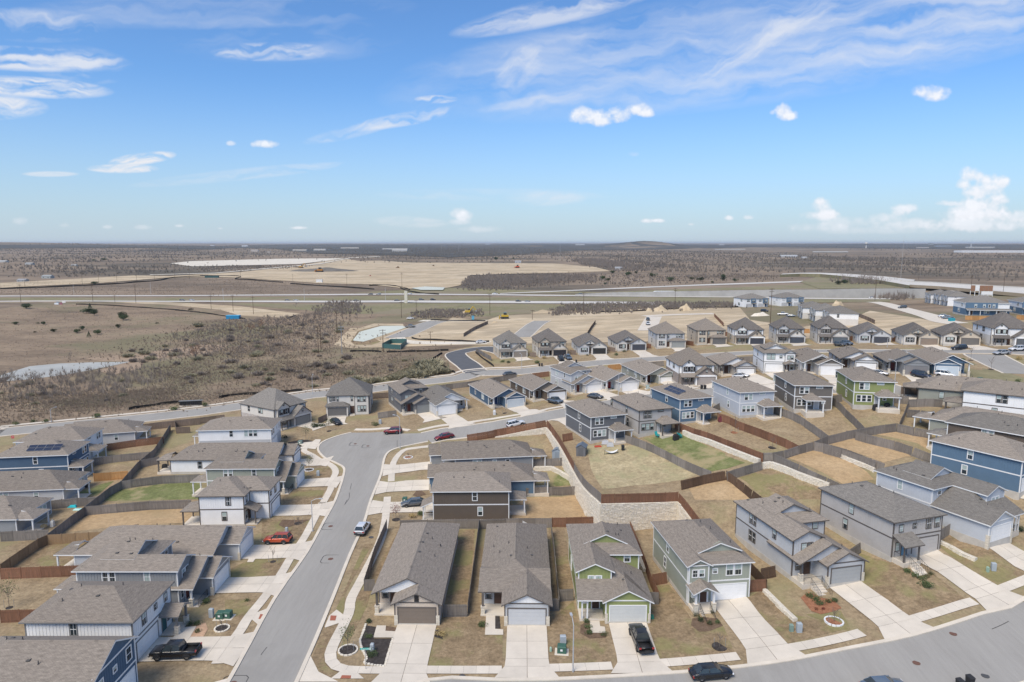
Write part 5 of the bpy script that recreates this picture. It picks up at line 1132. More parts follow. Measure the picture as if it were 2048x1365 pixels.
FL=[
('g','c2',[(0,1130),(560,1120),(810,1118)],'weathered grey fence behind the brick corner house'),
('g','c2',[(815,1125),(1215,1110),(1552,1110)],'weathered grey fence behind the white-gabled house with a torn white sheet over it'),
('r','c2',[(1558,1105),(2005,1092)],'red-brown fence at the foot of the tall stone wall',False),
('g','b1',[(1208,150),(1120,350),(1038,597)],'grey side fence along the street-side walk of the brick house'),
('g','b1',[(1040,597),(1120,593)],'short grey gate fence at the left of the brick house'),
('g','c1',[(405,150),(385,300),(350,560),(318,780)],'grey fence between the brick house and the white-gabled house'),
('g','c1',[(135,785),(315,782)],'grey front fence at the right of the brick house'),
('g','c1',[(945,180),(965,330),(985,540),(1005,735)],'grey fence between the white-gabled house and the green house'),
('g','c1',[(930,738),(1004,740)],'short grey front fence at the right of the white-gabled house'),
('g','c1',[(1008,672),(1113,665)],'short grey front fence at the left of the green house'),
('r','c1',[(1495,45),(1535,160),(1590,290),(1645,430),(1690,560),(1752,690)],'red-brown fence climbing between the green house and the sage house',False),
('g','c1',[(1680,690),(1752,692)],'short grey front fence at the right of the green house'),
('r','c1',[(1706,558),(1816,538)],'short red-brown gate fence at the left of the sage house'),
('b','d1',[(1100,440),(1180,520),(1250,598)],'dark brown fence between the sage house and the grey house'),
('r','d1',[(1116,602),(1250,592)],'short red-brown front fence at the right of the sage house'),
('b','d1',[(1212,513),(1322,490)],'short dark brown front fence at the left of the grey house'),
('b','e1',[(385,275),(470,330),(550,380),(625,425)],'dark brown fence between the grey house and the beige house'),
('g','e1',[(560,378),(658,312)],'short grey front fence at the left of the beige house'),
('g','a5',[(1228,880),(1355,795)],'short grey fence between the beige house and the pale blue-grey house'),
('r','d2',[(345,405),(438,388)],'short red-brown gate fence beside the charcoal house',True),
('b','e2',[(62,1190),(270,1140),(470,1102)],'dark brown fence at the back of the golden square yard',True),
('b','e2',[(470,1102),(560,1165),(690,1270),(815,1362)],'dark brown fence at the side of the golden square yard',True),
('g','e2',[(480,1110),(640,1060),(800,1012)],'short grey fence between the green strip yard and the brown yard'),
('g','e2',[(808,938),(900,935),(1000,915),(1130,872)],'tall grey fence where the red fences meet the middle yards'),
('g','e2',[(1130,872),(1270,835),(1400,782),(1570,742)],'long grey fence crossing behind the brown and olive yards'),
('g','e2',[(905,945),(1050,1010),(1200,1082),(1370,1160),(1545,1240)],'long grey fence above the rock strip in the middle yards'),
('g','e2',[(1270,838),(1420,868),(1560,905),(1700,960),(1820,1012)],'grey fence between two golden yards right of the middle'),
('r','e2',[(0,655),(120,697),(235,732),(360,775),(480,822),(640,880),(805,942)],'long red-brown fence below the blue house yard',True),
('r','e2',[(390,577),(560,642),(780,722),(1010,812),(1128,872)],'long red-brown fence between the blue and pale blue-grey house yards'),
('g','e2',[(905,512),(1020,550),(1140,602),(1270,690),(1400,782)],'grey fence between the pale blue-grey and taupe house yards'),
('g','e2',[(1430,432),(1520,500),(1620,600),(1722,702)],'grey fence between the taupe and olive green house yards'),
('g','e2',[(905,440),(955,428)],'short grey fence left of the taupe house'),
('g','e2',[(1432,420),(1528,402)],'short grey fence left of the olive green house'),
('g','d2',[(910,412),(1040,450),(1170,502),(1280,555),(1390,612),(1540,680),(1700,742)],'grey fence between the scruffy yard and the green strip yard',True),
('b','d2',[(1432,828),(1620,780),(1820,737)],'dark brown fence at the corner above the tall stone wall',True),
('g','d2',[(1690,170),(1780,115)],'short grey fence right of the blue house with solar panels'),
('g','f2',[(205,742),(330,718),(455,697),(668,668)],'grey fence behind the olive green house'),
('g','f2',[(670,672),(820,705),(980,735)],'grey fence at the top of the long golden yard'),
('g','f2',[(290,742),(480,792),(640,830),(800,882),(975,950)],'tall grey fence between the long golden yards'),
('g','f2',[(0,862),(160,905),(320,960),(540,1032)],'grey fence beside the golden yard under the blue right-hand house'),
('k','f2',[(705,335),(870,342)],'grey-brown fence behind the low olive grey house by the street'),
('g','f2',[(770,452),(920,446),(1080,452)],'grey fence behind the low olive grey house and patio'),
('g','f2',[(760,542),(870,550),(972,566)],'grey fence beside the small green yard at right'),
('g','f2',[(772,462),(735,560),(690,655)],'grey fence running downhill past three right-hand yards'),
('g','f2',[(640,415),(775,425)],'short grey fence beside the olive green house patio'),
('k','f1',[(1300,312),(1560,285),(1820,262)],'grey-brown fence along the long road behind the pale houses'),
('k','a2',[(0,440),(225,415),(450,390),(680,362)],'grey-brown fence along the long road near the cream house'),
('g','f1',[(1550,312),(1475,430),(1400,540),(1250,662),(1100,832)],'upper half of the long grey spine fence of the left yards'),
('g','f1',[(1100,832),(1000,885),(890,970),(770,1062),(640,1152),(430,1312)],'lower half of the long grey spine fence of the left yards'),
('r','f1',[(972,492),(1230,455),(1490,425)],'red-brown fence below the pale grey house near the long road'),
('g','f1',[(852,622),(1020,597),(1180,580),(1372,562)],'grey fence below the white house with the wide roof'),
('o','f1',[(852,762),(1010,750),(1165,737)],'orange new fence behind the dark blue house'),
('g','f1',[(440,1012),(560,997),(700,985),(890,972)],'grey fence above the yard with turquoise toys'),
('g','f1',[(1270,642),(1450,607)],'short grey fence at the rear of the tall white house'),
('g','f1',[(1095,832),(1280,805),(1480,782),(1820,767)],'grey fence above the bright green yard'),
('g','f1',[(775,1062),(1060,1038),(1360,1012),(1740,1000)],'grey fence below the bright green yard'),
('g','f1',[(0,1292),(220,1282),(440,1272)],'grey fence at the left edge above the tan fence'),
('k','f1',[(1590,282),(1600,340),(1730,335)],'dark fence corner near the three-window house'),
('t','a1',[(352,262),(560,250),(760,240),(880,236)],'tan fence behind the light grey single-storey house'),
('t','a1',[(0,482),(140,385),(280,292),(352,262)],'tan fence turning down at the left edge'),
('r','a1',[(0,512),(300,500),(600,490)],'red-brown fence below the brown yard at left'),
('r','a1',[(0,827),(140,822),(282,820)],'red-brown fence at the left edge with a sapling behind it'),
('k','a2',[(1530,390),(1612,352)],'short brown fence beside the cream house'),
('g','c2',[(1362,512),(1550,500),(1732,490)],'grey fence below the yard with the storage shed',False),
('g','c2',[(1292,802),(1560,790),(1870,777)],'grey fence below the small green yard at the stone wall',False),
('k','b2',[(655,490),(735,482),(810,478)],'brown fence behind the cream stucco house'),
('g','b2',[(710,662),(800,650),(882,640)],'short grey fence left of the dark grey house'),
('k','b2',[(1150,520),(1215,560)],'brown side fence right of the dark grey house'),
('g','b2',[(1215,602),(1290,612),(1362,620)],'short grey fence left of the white-fronted upper street house'),
('g','b2',[(1140,432),(1330,405),(1520,382),(1820,337)],'dark grey fence along the long road behind the upper street houses'),
('g','b3',[(0,862),(140,825),(280,792),(460,765),(640,742)],'dark fence along the far street behind the blue house'),
('r','b3',[(850,732),(970,715),(1085,702)],'red-brown fence behind the brown single-storey house'),
('o','d5',[(992,350),(1110,335),(1230,322)],'orange fence between the far street and the grey red-door house'),
('g','d5',[(1700,292),(1830,284),(1950,276)],'grey fence behind the olive grey single-storey house'),
('g','c3',[(1842,792),(1950,780),(2048,772)],'grey fence behind the grey-beige single-storey house'),
('g','d3',[(140,997),(270,985),(390,977)],'grey fence left of the white house with paired windows'),
('r','e3',[(362,1002),(460,1012)],'red-brown fence between the dark grey and blue corner houses'),
('g','b3',[(80,382),(180,440),(290,500)],'grey side fence left of the first far row house'),
('k','b3',[(820,442),(905,448)],'brown fence between the first two far row houses'),
('k','b3',[(1370,412),(1450,418)],'brown fence left of the far single-storey stone house'),
('r','c3',[(1175,552),(1280,570)],'red-brown fence left of the tan far row house'),
('k','c3',[(90,640),(210,655)],'brown fence left of the far single-storey cream house'),
('r','c3',[(640,600),(700,605)],'red-brown fence left of the grey stucco far row house'),
('r','c3',[(1690,430),(1745,440)],'red-brown fence left of the white gabled far row house'),
('o','d3',[(1058,600),(1162,602)],'orange fence behind the beige far row house'),
('r','d3',[(1712,702),(1790,708)],'red-brown fence right of the beige far row house'),
('r','e3',[(252,775),(332,785)],'red-brown fence right of the black-garage far row house'),
('k','e3',[(850,760),(950,770)],'brown fence between the two brown-garage far row houses'),
('o','e3',[(1250,492),(1540,498),(1830,492)],'orange timber fence in front of the blue and white duplex'),
('o','e3',[(1950,482),(2080,490)],'orange timber fence at the right edge before the last duplex'),
('k','d3',[(1570,280),(1780,370),(2048,480)],'brown fence between the townhouse roofs and the far building lots'),
('k','a3',[(1550,730),(1700,640),(1885,560)],'brown fence crossing the sandy lots left of the far row'),
('b','b3',[(1590,190),(1650,90),(1715,5)],'dark brown fence on the sandy lots behind the third far row house'),
('r','c3',[(1560,185),(1620,245),(1690,315)],'red-brown screen fence on the lots behind the tan far row house'),
('r','c2',[(690,255),(1000,200),(1130,175)],'red-brown fence rising beside the upper street above the blue-grey house',True),
]
for f in FL: fence(f[0],f[1],f[2],f[3],f[4] if len(f)>4 else None)
win_=[]      # the wall line moved a little onto the terrace
for i in range(len(wl)):
    a=wl[max(0,i-1)]; b=wl[min(len(wl)-1,i+1)]; l=math.dist(a,b); nx_,ny_=-(b[1]-a[1])/l,(b[0]-a[0])/l; win_.append((wl[i][0]+nx_*.25,wl[i][1]+ny_*.25))
fence('r',None,win_[0:2],'red-brown fence on the stone wall beside the upper street',True); fence('r',None,win_[1:3],'red-brown fence on the stone wall from the upper street corner',True); fence('g',None,win_[2:4],'weathered grey fence on the crest of the stone wall',True)
fence('r',None,win_[3:5],'red-brown fence along the top of the tall stone wall at the scruffy yard',True); fence('r',None,win_[4:6],'red-brown fence descending beside the stone wall behind the sage house',True)
# black silt fences on stakes
M_SILT=nmat('black_silt_cloth',(.022,.02,.018),.8,.2,1)
def silt(z,pts,label,h=.8):
    W=smooth([Gz(z,a,b,h) for a,b in pts],3); root=empty('silt_fence',(W[0][0],W[0][1],0),label=label,cat='silt fence',group='black silt fences round the dirt works'); m=MB(); s=MB(); rr=random.Random(int(W[0][0]))
    ox,oy=W[0]
    for i,(a,b) in enumerate(zip(W[:-1],W[1:])):
        za,zb=HH(*a),HH(*b); ha=h*(1+.2*math.sin(i*1.7)); hb=h*(1+.2*math.sin((i+1)*1.7)); l=math.dist(a,b) or 1; nx_,ny_=-(b[1]-a[1])/l*.03,(b[0]-a[0])/l*.03
        A=(a[0]-ox,a[1]-oy); B=(b[0]-ox,b[1]-oy)
        m.mesh([(A[0]+nx_,A[1]+ny_,za-.1),(B[0]+nx_,B[1]+ny_,zb-.1),(B[0]+nx_,B[1]+ny_,zb+hb),(A[0]+nx_,A[1]+ny_,za+ha),(A[0]-nx_,A[1]-ny_,za-.1),(B[0]-nx_,B[1]-ny_,zb-.1),(B[0]-nx_,B[1]-ny_,zb+hb),(A[0]-nx_,A[1]-ny_,za+ha)],[(0,1,2,3),(5,4,7,6),(3,2,6,7)])
        s.bar((*A,za),(*A,za+ha+.1),.03,0,4)
    m.build('cloth',M_SILT,root); s.build('stake',M_METAL,root,kind='stuff')
SL=[('a3',[(840,780),(950,800),(1300,812),(1600,826),(1900,830)],'black silt fence along the upper edge of the sandy lots'),
('a3',[(500,972),(700,965),(1000,958),(1345,945)],'black silt fence below the teal enclosure'),
('a3',[(0,962),(200,955),(430,968)],'black silt fence below the milky basin'),
('a3',[(1100,1080),(1180,1030),(1260,985)],'black silt fence at the brush by the new asphalt street'),
('a3',[(1180,1095),(1260,1150),(1350,1210),(1435,1250)],'black silt fence on the sandy verge of the new asphalt street'),
('a3',[(860,1075),(900,1130),(990,1220)],'collapsed black silt fence in the brown weeds'),
('a3',[(1100,535),(1400,545),(1850,548)],'black silt fence under the brush pile by the blue toilet'),
('b3',[(75,430),(190,520),(325,615)],'black silt fence beside the first far row house'),
('f3',[(690,217),(900,222),(1200,240),(1350,250),(1600,268),(1820,290)],'long black silt fence across the brown field',),
('g3',[(0,270),(200,288),(400,315),(640,350)],'black silt fence leading to the blue container'),
('g3',[(1020,345),(1100,320)],'short black silt fence beyond the bare thicket'),
('f3',[(1170,1162),(1400,1125),(1640,1097)],'black silt fence above the long road at left'),
('g3',[(400,1060),(560,1030),(840,1022)],'black silt fence above the long road in the middle'),
('g3',[(910,1015),(1050,998),(1160,992)],'short black silt fence near the single street lamp'),
('f3',[(0,1005),(0,1000)],''),
('a4',[(0,518),(400,505),(780,488),(1140,470),(1310,456),(1560,437),(1700,408),(2048,398)],'black silt fence along the sandy bank beyond the highway'),
('b4',[(0,395),(240,395),(400,402),(340,425),(480,432),(810,458)],'black silt fence with a kink beyond the highway'),
('b4',[(880,470),(1200,490),(1700,522)],'black silt fence under the white trailer'),
('b4',[(1650,487),(1800,483),(1950,500),(2048,530)],'black silt fence over the dark slope left of the tall sign'),
('c4',[(0,510),(80,540),(200,560),(380,572)],'black silt fence below the far milky pond'),
('c4',[(680,395),(900,390),(1300,378),(1500,380)],'black silt fence at the top of the grey thicket'),
('d4',[(0,745),(300,738),(700,715),(1000,698),(1350,695)],'black silt fence behind the sand heaps')]
for z,pts,lab in SL:
    if lab: silt(z,pts,lab,h=.8 if z not in('a4','b4','c4') else 1.4)
# ------------------------------------------------------------------ vehicles
M_TYRE=nmat('tyre_rubber',(.025,.025,.027),.85,.1,3); M_RIM=nmat('wheel_rim',(.35,.36,.37),.35,.05,3,metal=.8)
M_LAMP=nmat('headlamp_glass',(.75,.76,.78),.15,.03,3,spec=.7); M_TAIL=nmat('tail_lamp_glass',(.35,.02,.02),.2,.05,3,spec=.7)
M_PLAST=nmat('black_plastic',(.03,.03,.032),.7,.1,3)
def paint(col):
    k=('car',col)
    if k not in _sid:
        m,nt,b=newmat('car_paint'); b.inputs['Base Color'].default_value=(*col,1); b.inputs['Roughness'].default_value=.35; b.inputs['Metallic'].default_value=.25; b.inputs['Coat Weight'].default_value=.7; b.inputs['Coat Roughness'].default_value=.08; _sid[k]=m
    return _sid[k]
CARS={'sedan':dict(L=4.85,W=1.82,zs=.26,st=[(-2.42,.62,.80),(-2.3,.90,.92),(-1.5,1.0,.95),(-.4,.97,.95),(.9,.93,.96),(1.6,.86,.94),(2.2,.72,.88),(2.42,.55,.72)],gh=[(-1.95,-1.25,.35,1.15)],rt=1.44,wr=.33,ax=(-1.42,1.42)),
 'suv':dict(L=4.7,W=1.9,zs=.33,st=[(-2.34,.85,.84),(-2.25,1.06,.93),(-1.2,1.10,.96),(0,1.07,.96),(.95,1.04,.96),(1.6,1.0,.94),(2.15,.88,.88),(2.35,.6,.74)],gh=[(-2.22,-1.9,.25,1.0)],rt=1.70,wr=.37,ax=(-1.35,1.4)),
 'pickup':dict(L=5.8,W=2.0,zs=.42,st=[(-2.88,1.10,.96),(-2.8,1.16,.97),(-1.5,1.16,.97),(-.3,1.15,.97),(1.1,1.14,.97),(2.0,1.12,.96),(2.7,1.02,.92),(2.9,.75,.84)],gh=[(-1.05,-.85,.75,1.45)],rt=1.88,wr=.40,ax=(-1.75,1.8))}
_cc={}
def car_parts(kind,col):
    key=(kind,col)
    if key in _cc: return _cc[key]
    s=CARS[kind]; hw_=s['W']/2; m=MB(); zs=s['zs']; st=s['st']; secs=[]
    bed=(-2.72,-1.15) if kind=='pickup' else None
    for x,zt,wf in st:
        w=hw_*wf; lo=zs+(.12 if abs(x)>s['L']*.42 else 0)
        secs.append([(x,-w*.90,lo),(x,-w*.99,lo+.16),(x,-w,(lo+zt)/2+.02),(x,-w*.96,zt-.07),(x,-w*.86,zt),(x,0,zt+.025),(x,w*.86,zt),(x,w*.96,zt-.07),(x,w,(lo+zt)/2+.02),(x,w*.99,lo+.16),(x,w*.90,lo)])
    v=[p for q in secs for p in q]; n=11; f=[]
    for i in range(len(secs)-1):
        for j in range(n-1):
            if bed and i in(1,2) and j in(4,5) and secs[i+1][0][0]<=-.2 : continue
            f.append((i*n+j,i*n+j+1,(i+1)*n+j+1,(i+1)*n+j))
        f.append((i*n+n-1,i*n,(i+1)*n,(i+1)*n+n-1))
    f.append(tuple(range(n))); f.append(tuple(range((len(secs)-1)*n+n-1,(len(secs)-1)*n-1,-1)))
    m.mesh(v,f,0)
    # bumpers, arches, sills
    b2=MB(); L=s['L']/2
    b2.box(-L-.04,-hw_*.86,zs+.05,-L+.12,hw_*.86,zs+.30); b2.box(L-.16,-hw_*.80,zs+.05,L+.02,hw_*.80,zs+.24); b2.box(-L*.6,-hw_*.95,zs-.05,L*.6,hw_*.95,zs+.06)
    for ax in s['ax']:
        for sg in(-1,1):
            b2.mesh([(ax+math.cos(t)*(s['wr']+.09),sg*(hw_*1.004),s['wr']+math.sin(t)*(s['wr']+.09)) for t in [math.pi*k/8 for k in range(9)]]+[(ax+math.cos(t)*(s['wr']+.09),sg*hw_*.8,s['wr']+math.sin(t)*(s['wr']+.09)) for t in [math.pi*k/8 for k in range(9)]],[tuple(range(9)) if sg<0 else tuple(range(8,-1,-1))]+[(k,k+1,k+10,k+9) for k in range(8)],0)
    if bed:
        x0,x1=bed; w=hw_*.8; m.box(x0,-w,zs+.28,x1,w,zs+.34,1)
        for sg in(-1,1): m.box(x0,sg*hw_*.84-.05,zs+.3,x1,sg*hw_*.84+.05,1.175,1)
        m.box(-2.86,-w-.02,.7,-2.74,w+.02,1.15,0); m.box(x1-.02,-w,zs+.3,x1+.06,w,1.15,1)
    g=MB(); gb=[]
    xb0,xt0,xt1,xb1=s['gh'][0]; zb=1.0 if kind=='sedan' else (1.12 if kind=='suv' else 1.16); zb-=.06; rt=s['rt']; wb=hw_*.87; wt=hw_*.66
    if kind=='pickup': xb0+=.0
    base=[(xb0,-wb,zb),(xb1,-wb,zb-.03),(xb1,wb,zb-.03),(xb0,wb,zb)]; top=[(xt0,-wt,rt-.03),(xt1,-wt,rt-.05),(xt1,wt,rt-.05),(xt0,wt,rt-.03)]
    g.mesh(base+top,[(0,1,5,4),(1,2,6,5),(2,3,7,6),(3,0,4,7)])
    rv=[]; 
    for (x,y,z),k in zip(top,range(4)): rv.append((x,y,z-.0))
    xm=(xt0+xt1)/2
    m.mesh(rv+[(xt0+.12,-wt*.8,rt+.01),(xt1-.15,-wt*.8,rt+.0),(xt1-.15,wt*.8,rt+.0),(xt0+.12,wt*.8,rt+.01)],[(4,5,6,7),(0,1,5,4),(1,2,6,5),(2,3,7,6),(3,0,4,7)],0)
    for a,b in((0,0),(1,1),(2,2),(3,3)): m.bar(base[a],top[b],.045,0,4)
    for fx in([.48] if kind!='suv' else [.36,.68]):
        for sg in(-1,1):
            a=(xb0+(xb1-xb0)*fx,sg*wb*1.0,zb); b=(xt0+(xt1-xt0)*fx,sg*wt*1.0,rt-.04); m.bar(a,b,.04,0,4)
    for sg in(-1,1): m.box(xb1-.30,sg*hw_*.98-.06,zb+.02,xb1-.14,sg*hw_*.98+.06,zb+.16,0)
    tw=MB(); tw.v=[]; r=s['wr']
    prof=[(r*.62,-.10),(r*.95,-.11),(r,-.07),(r,.07),(r*.95,.11),(r*.62,.10)]; nn=16
    vv=[];ff=[]
    for rr_,y in prof:
        for i in range(nn): t=2*math.pi*i/nn; vv.append((rr_*math.cos(t),y,rr_*math.sin(t)))
    for k in range(5):
        for i in range(nn): ff.append((k*nn+i,k*nn+(i+1)%nn,(k+1)*nn+(i+1)%nn,(k+1)*nn+i))
    tw.mesh(vv,ff)
    rm=MB(); vv=[(0,-.09,0)]+[(r*.63*math.cos(2*math.pi*i/10),-.07,r*.63*math.sin(2*math.pi*i/10)) for i in range(10)]+[(0,.09,0)]+[(r*.63*math.cos(2*math.pi*i/10),.07,r*.63*math.sin(2*math.pi*i/10)) for i in range(10)]
    rm.mesh(vv,[(0,1+(i+1)%10,1+i) for i in range(10)]+[(11,12+i,12+(i+1)%10) for i in range(10)])
    zl=s['st'][-1][1]-.08; hl=MB(); hl.box(L-.24,-.22,-.07,L-.06,.22,.07); zt=st[0][1]-.1; tl=MB(); tl.box(-.03,-.14,-.1,.06,.14,.1)
    hl=MB(); hl.box(-.1,-.2,-.06,.08,.2,.07)
    P=paint(col)
    _cc[key]=(m.me('body',[P,M_PLAST],True),g.me('windows',M_GLASS),b2.me('bumper',M_PLAST),tw.me('tyre',M_TYRE,True),rm.me('rim',M_RIM),hl.me('headlight',M_LAMP),tl.me('taillight',M_TAIL)); return _cc[key]
def car(kind,col,x,y,deg,label,up=None,far=False,group='vehicles'):
    s=CARS[kind]; bd,gl,bp,ty,rm,hl,tl=car_parts(kind,col); dx,dy=math.cos(rad(deg)),math.sin(rad(deg))
    za=HH(x+dx*1.4,y+dy*1.4,up); zb=HH(x-dx*1.4,y-dy*1.4,up); z=(za+zb)/2+.1
    root=D.objects.new('parked_car' if kind!='pickup' else 'pickup_truck',None); COL.objects.link(root); root.location=(x,y,z); root.rotation_euler=(0,-math.atan2(za-zb,2.8),rad(deg)); tag(root,label,'pickup truck' if kind=='pickup' else 'car',group)
    o=link('body',bd,root)
    link('window_glass',gl,root); link('bumper',bp,root)
    for ax in s['ax']:
        for sg in(-1,1):
            w=link('wheel',ty,root,(ax,sg*(s['W']/2-.12),s['wr'])); link('rim',rm,w)
    if not far:
        L=s['L']/2
        for sg in(-1,1): link('headlight',hl,root,(L-.12,sg*s['W']*.34,s['st'][-1][1]-.02)); link('taillight',tl,root,(-L+.02,sg*s['W']*.40,s['st'][0][1]-.02))
    return root
BK=(.012,.012,.014); WH=(.72,.72,.72); SV_=(.42,.43,.44); GY=(.10,.105,.11); NV=(.02,.03,.06); RD=(.20,.008,.012); OR=(.42,.06,.015); BG=(.12,.16,.21)
CL=[('pickup',BK,'a1',(1315,1175),181,'black pickup truck on the driveway of the white house at lower left'),
('pickup',BK,'c1',(1612,1075),94,'black pickup truck parked nose-in at the apple green house'),
('sedan',BK,'d1',(832,1325),6,'black sedan parked on the bottom street below the sage house'),
('suv',WH,'b1',(1030,240),86,'white car driving up the street past the corner house'),
('suv',OR,'b1',(395,325),178,'orange-red car on the driveway of the light grey single-storey house'),
('sedan',GY,'c2',(140,985),192,'dark grey hatchback outside the brown house'),
('suv',RD,'b2',(845,855),175,'dark red car parked at the outer kerb of the street bend'),
('sedan',RD,'c2',(455,300),203,'red car half hidden behind the blue-grey house roof'),
('suv',WH,'c2',(1190,170),17,'white off-road car beside the red-brown fence on the upper street'),
('sedan',BK,'b2',(328,765),-52,'black car on the driveway of the cream stucco house'),
('pickup',BG,'b3',(1165,1150),-58,'blue-grey pickup truck at the brown single-storey house'),
('sedan',GY,'b3',(1712,1075),-45,'dark grey sedan at the pale grey nested-gable house'),
('pickup',BK,'b3',(1240,555),-85,'black pickup truck at the tan stone far row house'),
('pickup',BG,'b3',(1335,540),-78,'blue-grey pickup truck beside the black one in the far row'),
('suv',GY,'c3',(1408,1135),-38,'dark grey car at the white house with brown brick base'),
('sedan',WH,'c3',(1925,1075),-40,'white car at the grey-beige single-storey house'),
('suv',NV,'f2',(885,255),-62,'navy car at the dark grey corner house'),
('suv',WH,'f2',(1102,250),-38,'white car at the blue corner house'),
('suv',BK,'e3',(1160,960),187,'black car parked along the far street at right'),
('suv',WH,'e3',(1955,975),182,'white car parked along the far street at the right edge'),
('sedan',SV_,'e3',(1740,1025),190,'silver car crossing the street junction at right'),
('suv',GY,'d3',(1570,840),-78,'grey car left of the pair at the beige far row house'),
('suv',BG,'d3',(1668,825),-78,'blue-grey car right of the pair at the beige far row house'),
('suv',BK,'e3',(2045,900),-100,'black car at the large white gabled house'),
('pickup',GY,'a3',(825,655),-8,'dark pickup truck beside the milky basin'),
('sedan',WH,'a3',(825,540),0,'white car beyond the milky basin near the brush pile'),
('sedan',WH,'a3',(1790,868),10,'white car on the pale loop road behind the first far row house'),
('suv',GY,'c3',(655,285),-95,'dark car above the white one on the concrete lane'),
('suv',WH,'c3',(655,345),-95,'white car below the dark one on the concrete lane'),
('suv',BK,'d3',(540,372),-60,'black car in front of the left highway duplex'),
('pickup',WH,'d3',(790,418),-20,'white pickup truck in front of the right highway duplex'),
('sedan',BG,'d3',(905,440),-30,'grey car beside the white pickup near the duplexes'),
('suv',GY,'e3',(388,392),180,'dark car outside the grey townhouses'),
('sedan',WH,'e3',(960,515),-25,'white car left of the blue one by the duplex fence'),
('sedan',BG,'e3',(1010,535),-25,'pale blue car beside the white one by the duplex fence'),
('sedan',BG,'e1',(825,1432),4,'blue-black car whose roof shows at the bottom edge'),
('sedan',GY,'b3',(545,762),18,'grey car on the long road behind the brown house roof'),
('sedan',WH,'f2',(492,235),-40,'white car behind the olive green house roof')]
for k,col,z,(a,b),dg,lab in CL:
    x,y=Gz(z,a,b,up=True if lab.startswith('white off-road') else None); car(k,col,x,y,dg,lab)
# highway traffic
HT=[('suv',SV_,757,590.2,180),('suv',WH,819,589.6,180),('suv',GY,843,601.5,0),('suv',BK,866,601.5,0),('suv',GY,1037,604.5,0),('pickup',WH,990,589.5,180),('suv',BK,1160,590.5,180),('pickup',WH,1270,592.0,180),('sedan',WH,1415,593.5,180),('sedan',GY,575,602.5,0),('sedan',SV_,592,602.5,0),('sedan',GY,712,603,0),('sedan',GY,794,603,0),('sedan',SV_,1055,605,0),('suv',GY,365,602.5,0),('suv',SV_,384,602.5,0),('suv',WH,1743,597.5,180),('sedan',GY,741,590.2,180)]
NM={WH:'white',SV_:'silver',GY:'dark grey',BK:'black'}
for i,(k,col,px,py,dg) in enumerate(HT):
    x,y=G(px,py); car(k,col,x,y,dg+3,'%s %s on the %s highway carriageway, number %d from the left of its lane'%(NM[col],'pickup' if k=='pickup' else 'car','farther' if py<597 else 'nearer',1+sum(1 for q in HT if (q[3]<597)==(py<597) and q[2]<px)),far=True,group='highway traffic')
# the articulated lorry
x,y=G(1323,592.6); z=HH(x,y)+.4; t=empty('lorry',(x,y,z),rad(182),label='white articulated lorry on the farther highway carriageway',cat='lorry')
m=MB(); m.box(-11,-1.3,1.1,4.6,1.3,4.1); m.build('trailer',M_WHITE,t); m=MB(); m.box(5.2,-1.2,.9,7.4,1.2,3.7); m.box(7.4,-1.1,.9,9.2,1.1,2.1); m.mesh([(4.9,-1.15,3.6),(7.2,-1.15,3.6),(7.2,1.15,3.6),(4.9,1.15,3.6),(4.9,-1.0,4.1),(6,-1.0,4.1),(6,1.0,4.1),(4.9,1,4.1)],[(0,1,5,4),(1,2,6,5),(2,3,7,6),(3,0,4,7),(4,5,6,7)]); m.build('cab',M_WHITE,t)
m=MB(); m.box(7.4,-1.0,2.2,7.46,1.0,3.3); m.box(5.9,-1.23,2.2,7.0,-1.2,3.2); m.build('windscreen',M_GLASS,t); m=MB(); m.box(-10,-1.1,.7,9,1.1,1.1); m.build('chassis',M_PLAST,t)
for wx in(-9.6,-8.3,3.2,4.5,8.3):
    for sg in(-1,1): m=MB(); m.bar((wx,sg*1.2,.5),(wx,sg*.9,.5),.5,0,12); m.build('wheel',M_TYRE,t)
# ------------------------------------------------------------------ vegetation
M_BARK=nmat('bare_bark',(.16,.13,.11),.95,.2,2); M_TWIG=nmat('bare_twigs',(.29,.24,.20),.95,.2,.5,col2=(.20,.168,.14),rand=.15); M_TWIGR=nmat('rusty_twigs',(.30,.18,.115),.95,.2,.5,col2=(.22,.14,.095),rand=.12)
M_LEAFD=nmat('dark_evergreen_leaves',(.06,.085,.035),.8,.3,1.5,col2=(.028,.045,.02),rand=.12); M_LEAFG=nmat('shrub_leaves',(.12,.15,.06),.8,.3,2,col2=(.06,.085,.03),rand=.15)
M_WEED=nmat('olive_scrub_twigs',(.31,.28,.185),.95,.2,.8,col2=(.22,.20,.13),rand=.15); M_LEAFR=nmat('red_leaves',(.16,.04,.025),.8,.3,2)
def bare_tree(seed,h,spread,tw,depth=4):
    rr=random.Random(seed); tr=MB(); cr=MB()
    def grow(p,d,l,r,lv):
        q=p+d*l; (tr if lv<=1 else cr).bar(p,q,r,0,4 if lv<3 else 3,r*.65)
        if lv>=depth:
            for _ in range(tw):
                e=q+Vector((rr.gauss(0,1),rr.gauss(0,1),rr.gauss(.5,.8))).normalized()*l*rr.uniform(.5,1.1); s=p.lerp(q,rr.random()); w=Vector((rr.gauss(0,1),rr.gauss(0,1),0)).normalized()*.028
                cr.face([s-w,s+w,e])
            return
        for _ in range(rr.choice((2,3,3)) if lv else rr.choice((3,4))):
            nd=(d+Vector((rr.gauss(0,spread),rr.gauss(0,spread),rr.uniform(-.05,.35)))).normalized(); grow(q if lv else p.lerp(q,rr.uniform(.4,1)),nd,l*rr.uniform(.62,.85),r*.6,lv+1)
    grow(Vector((0,0,-.2)),Vector((rr.gauss(0,.06),rr.gauss(0,.06),1)).normalized(),h*.30,h*.022,0)
    return tr.me('trunk',M_BARK),cr
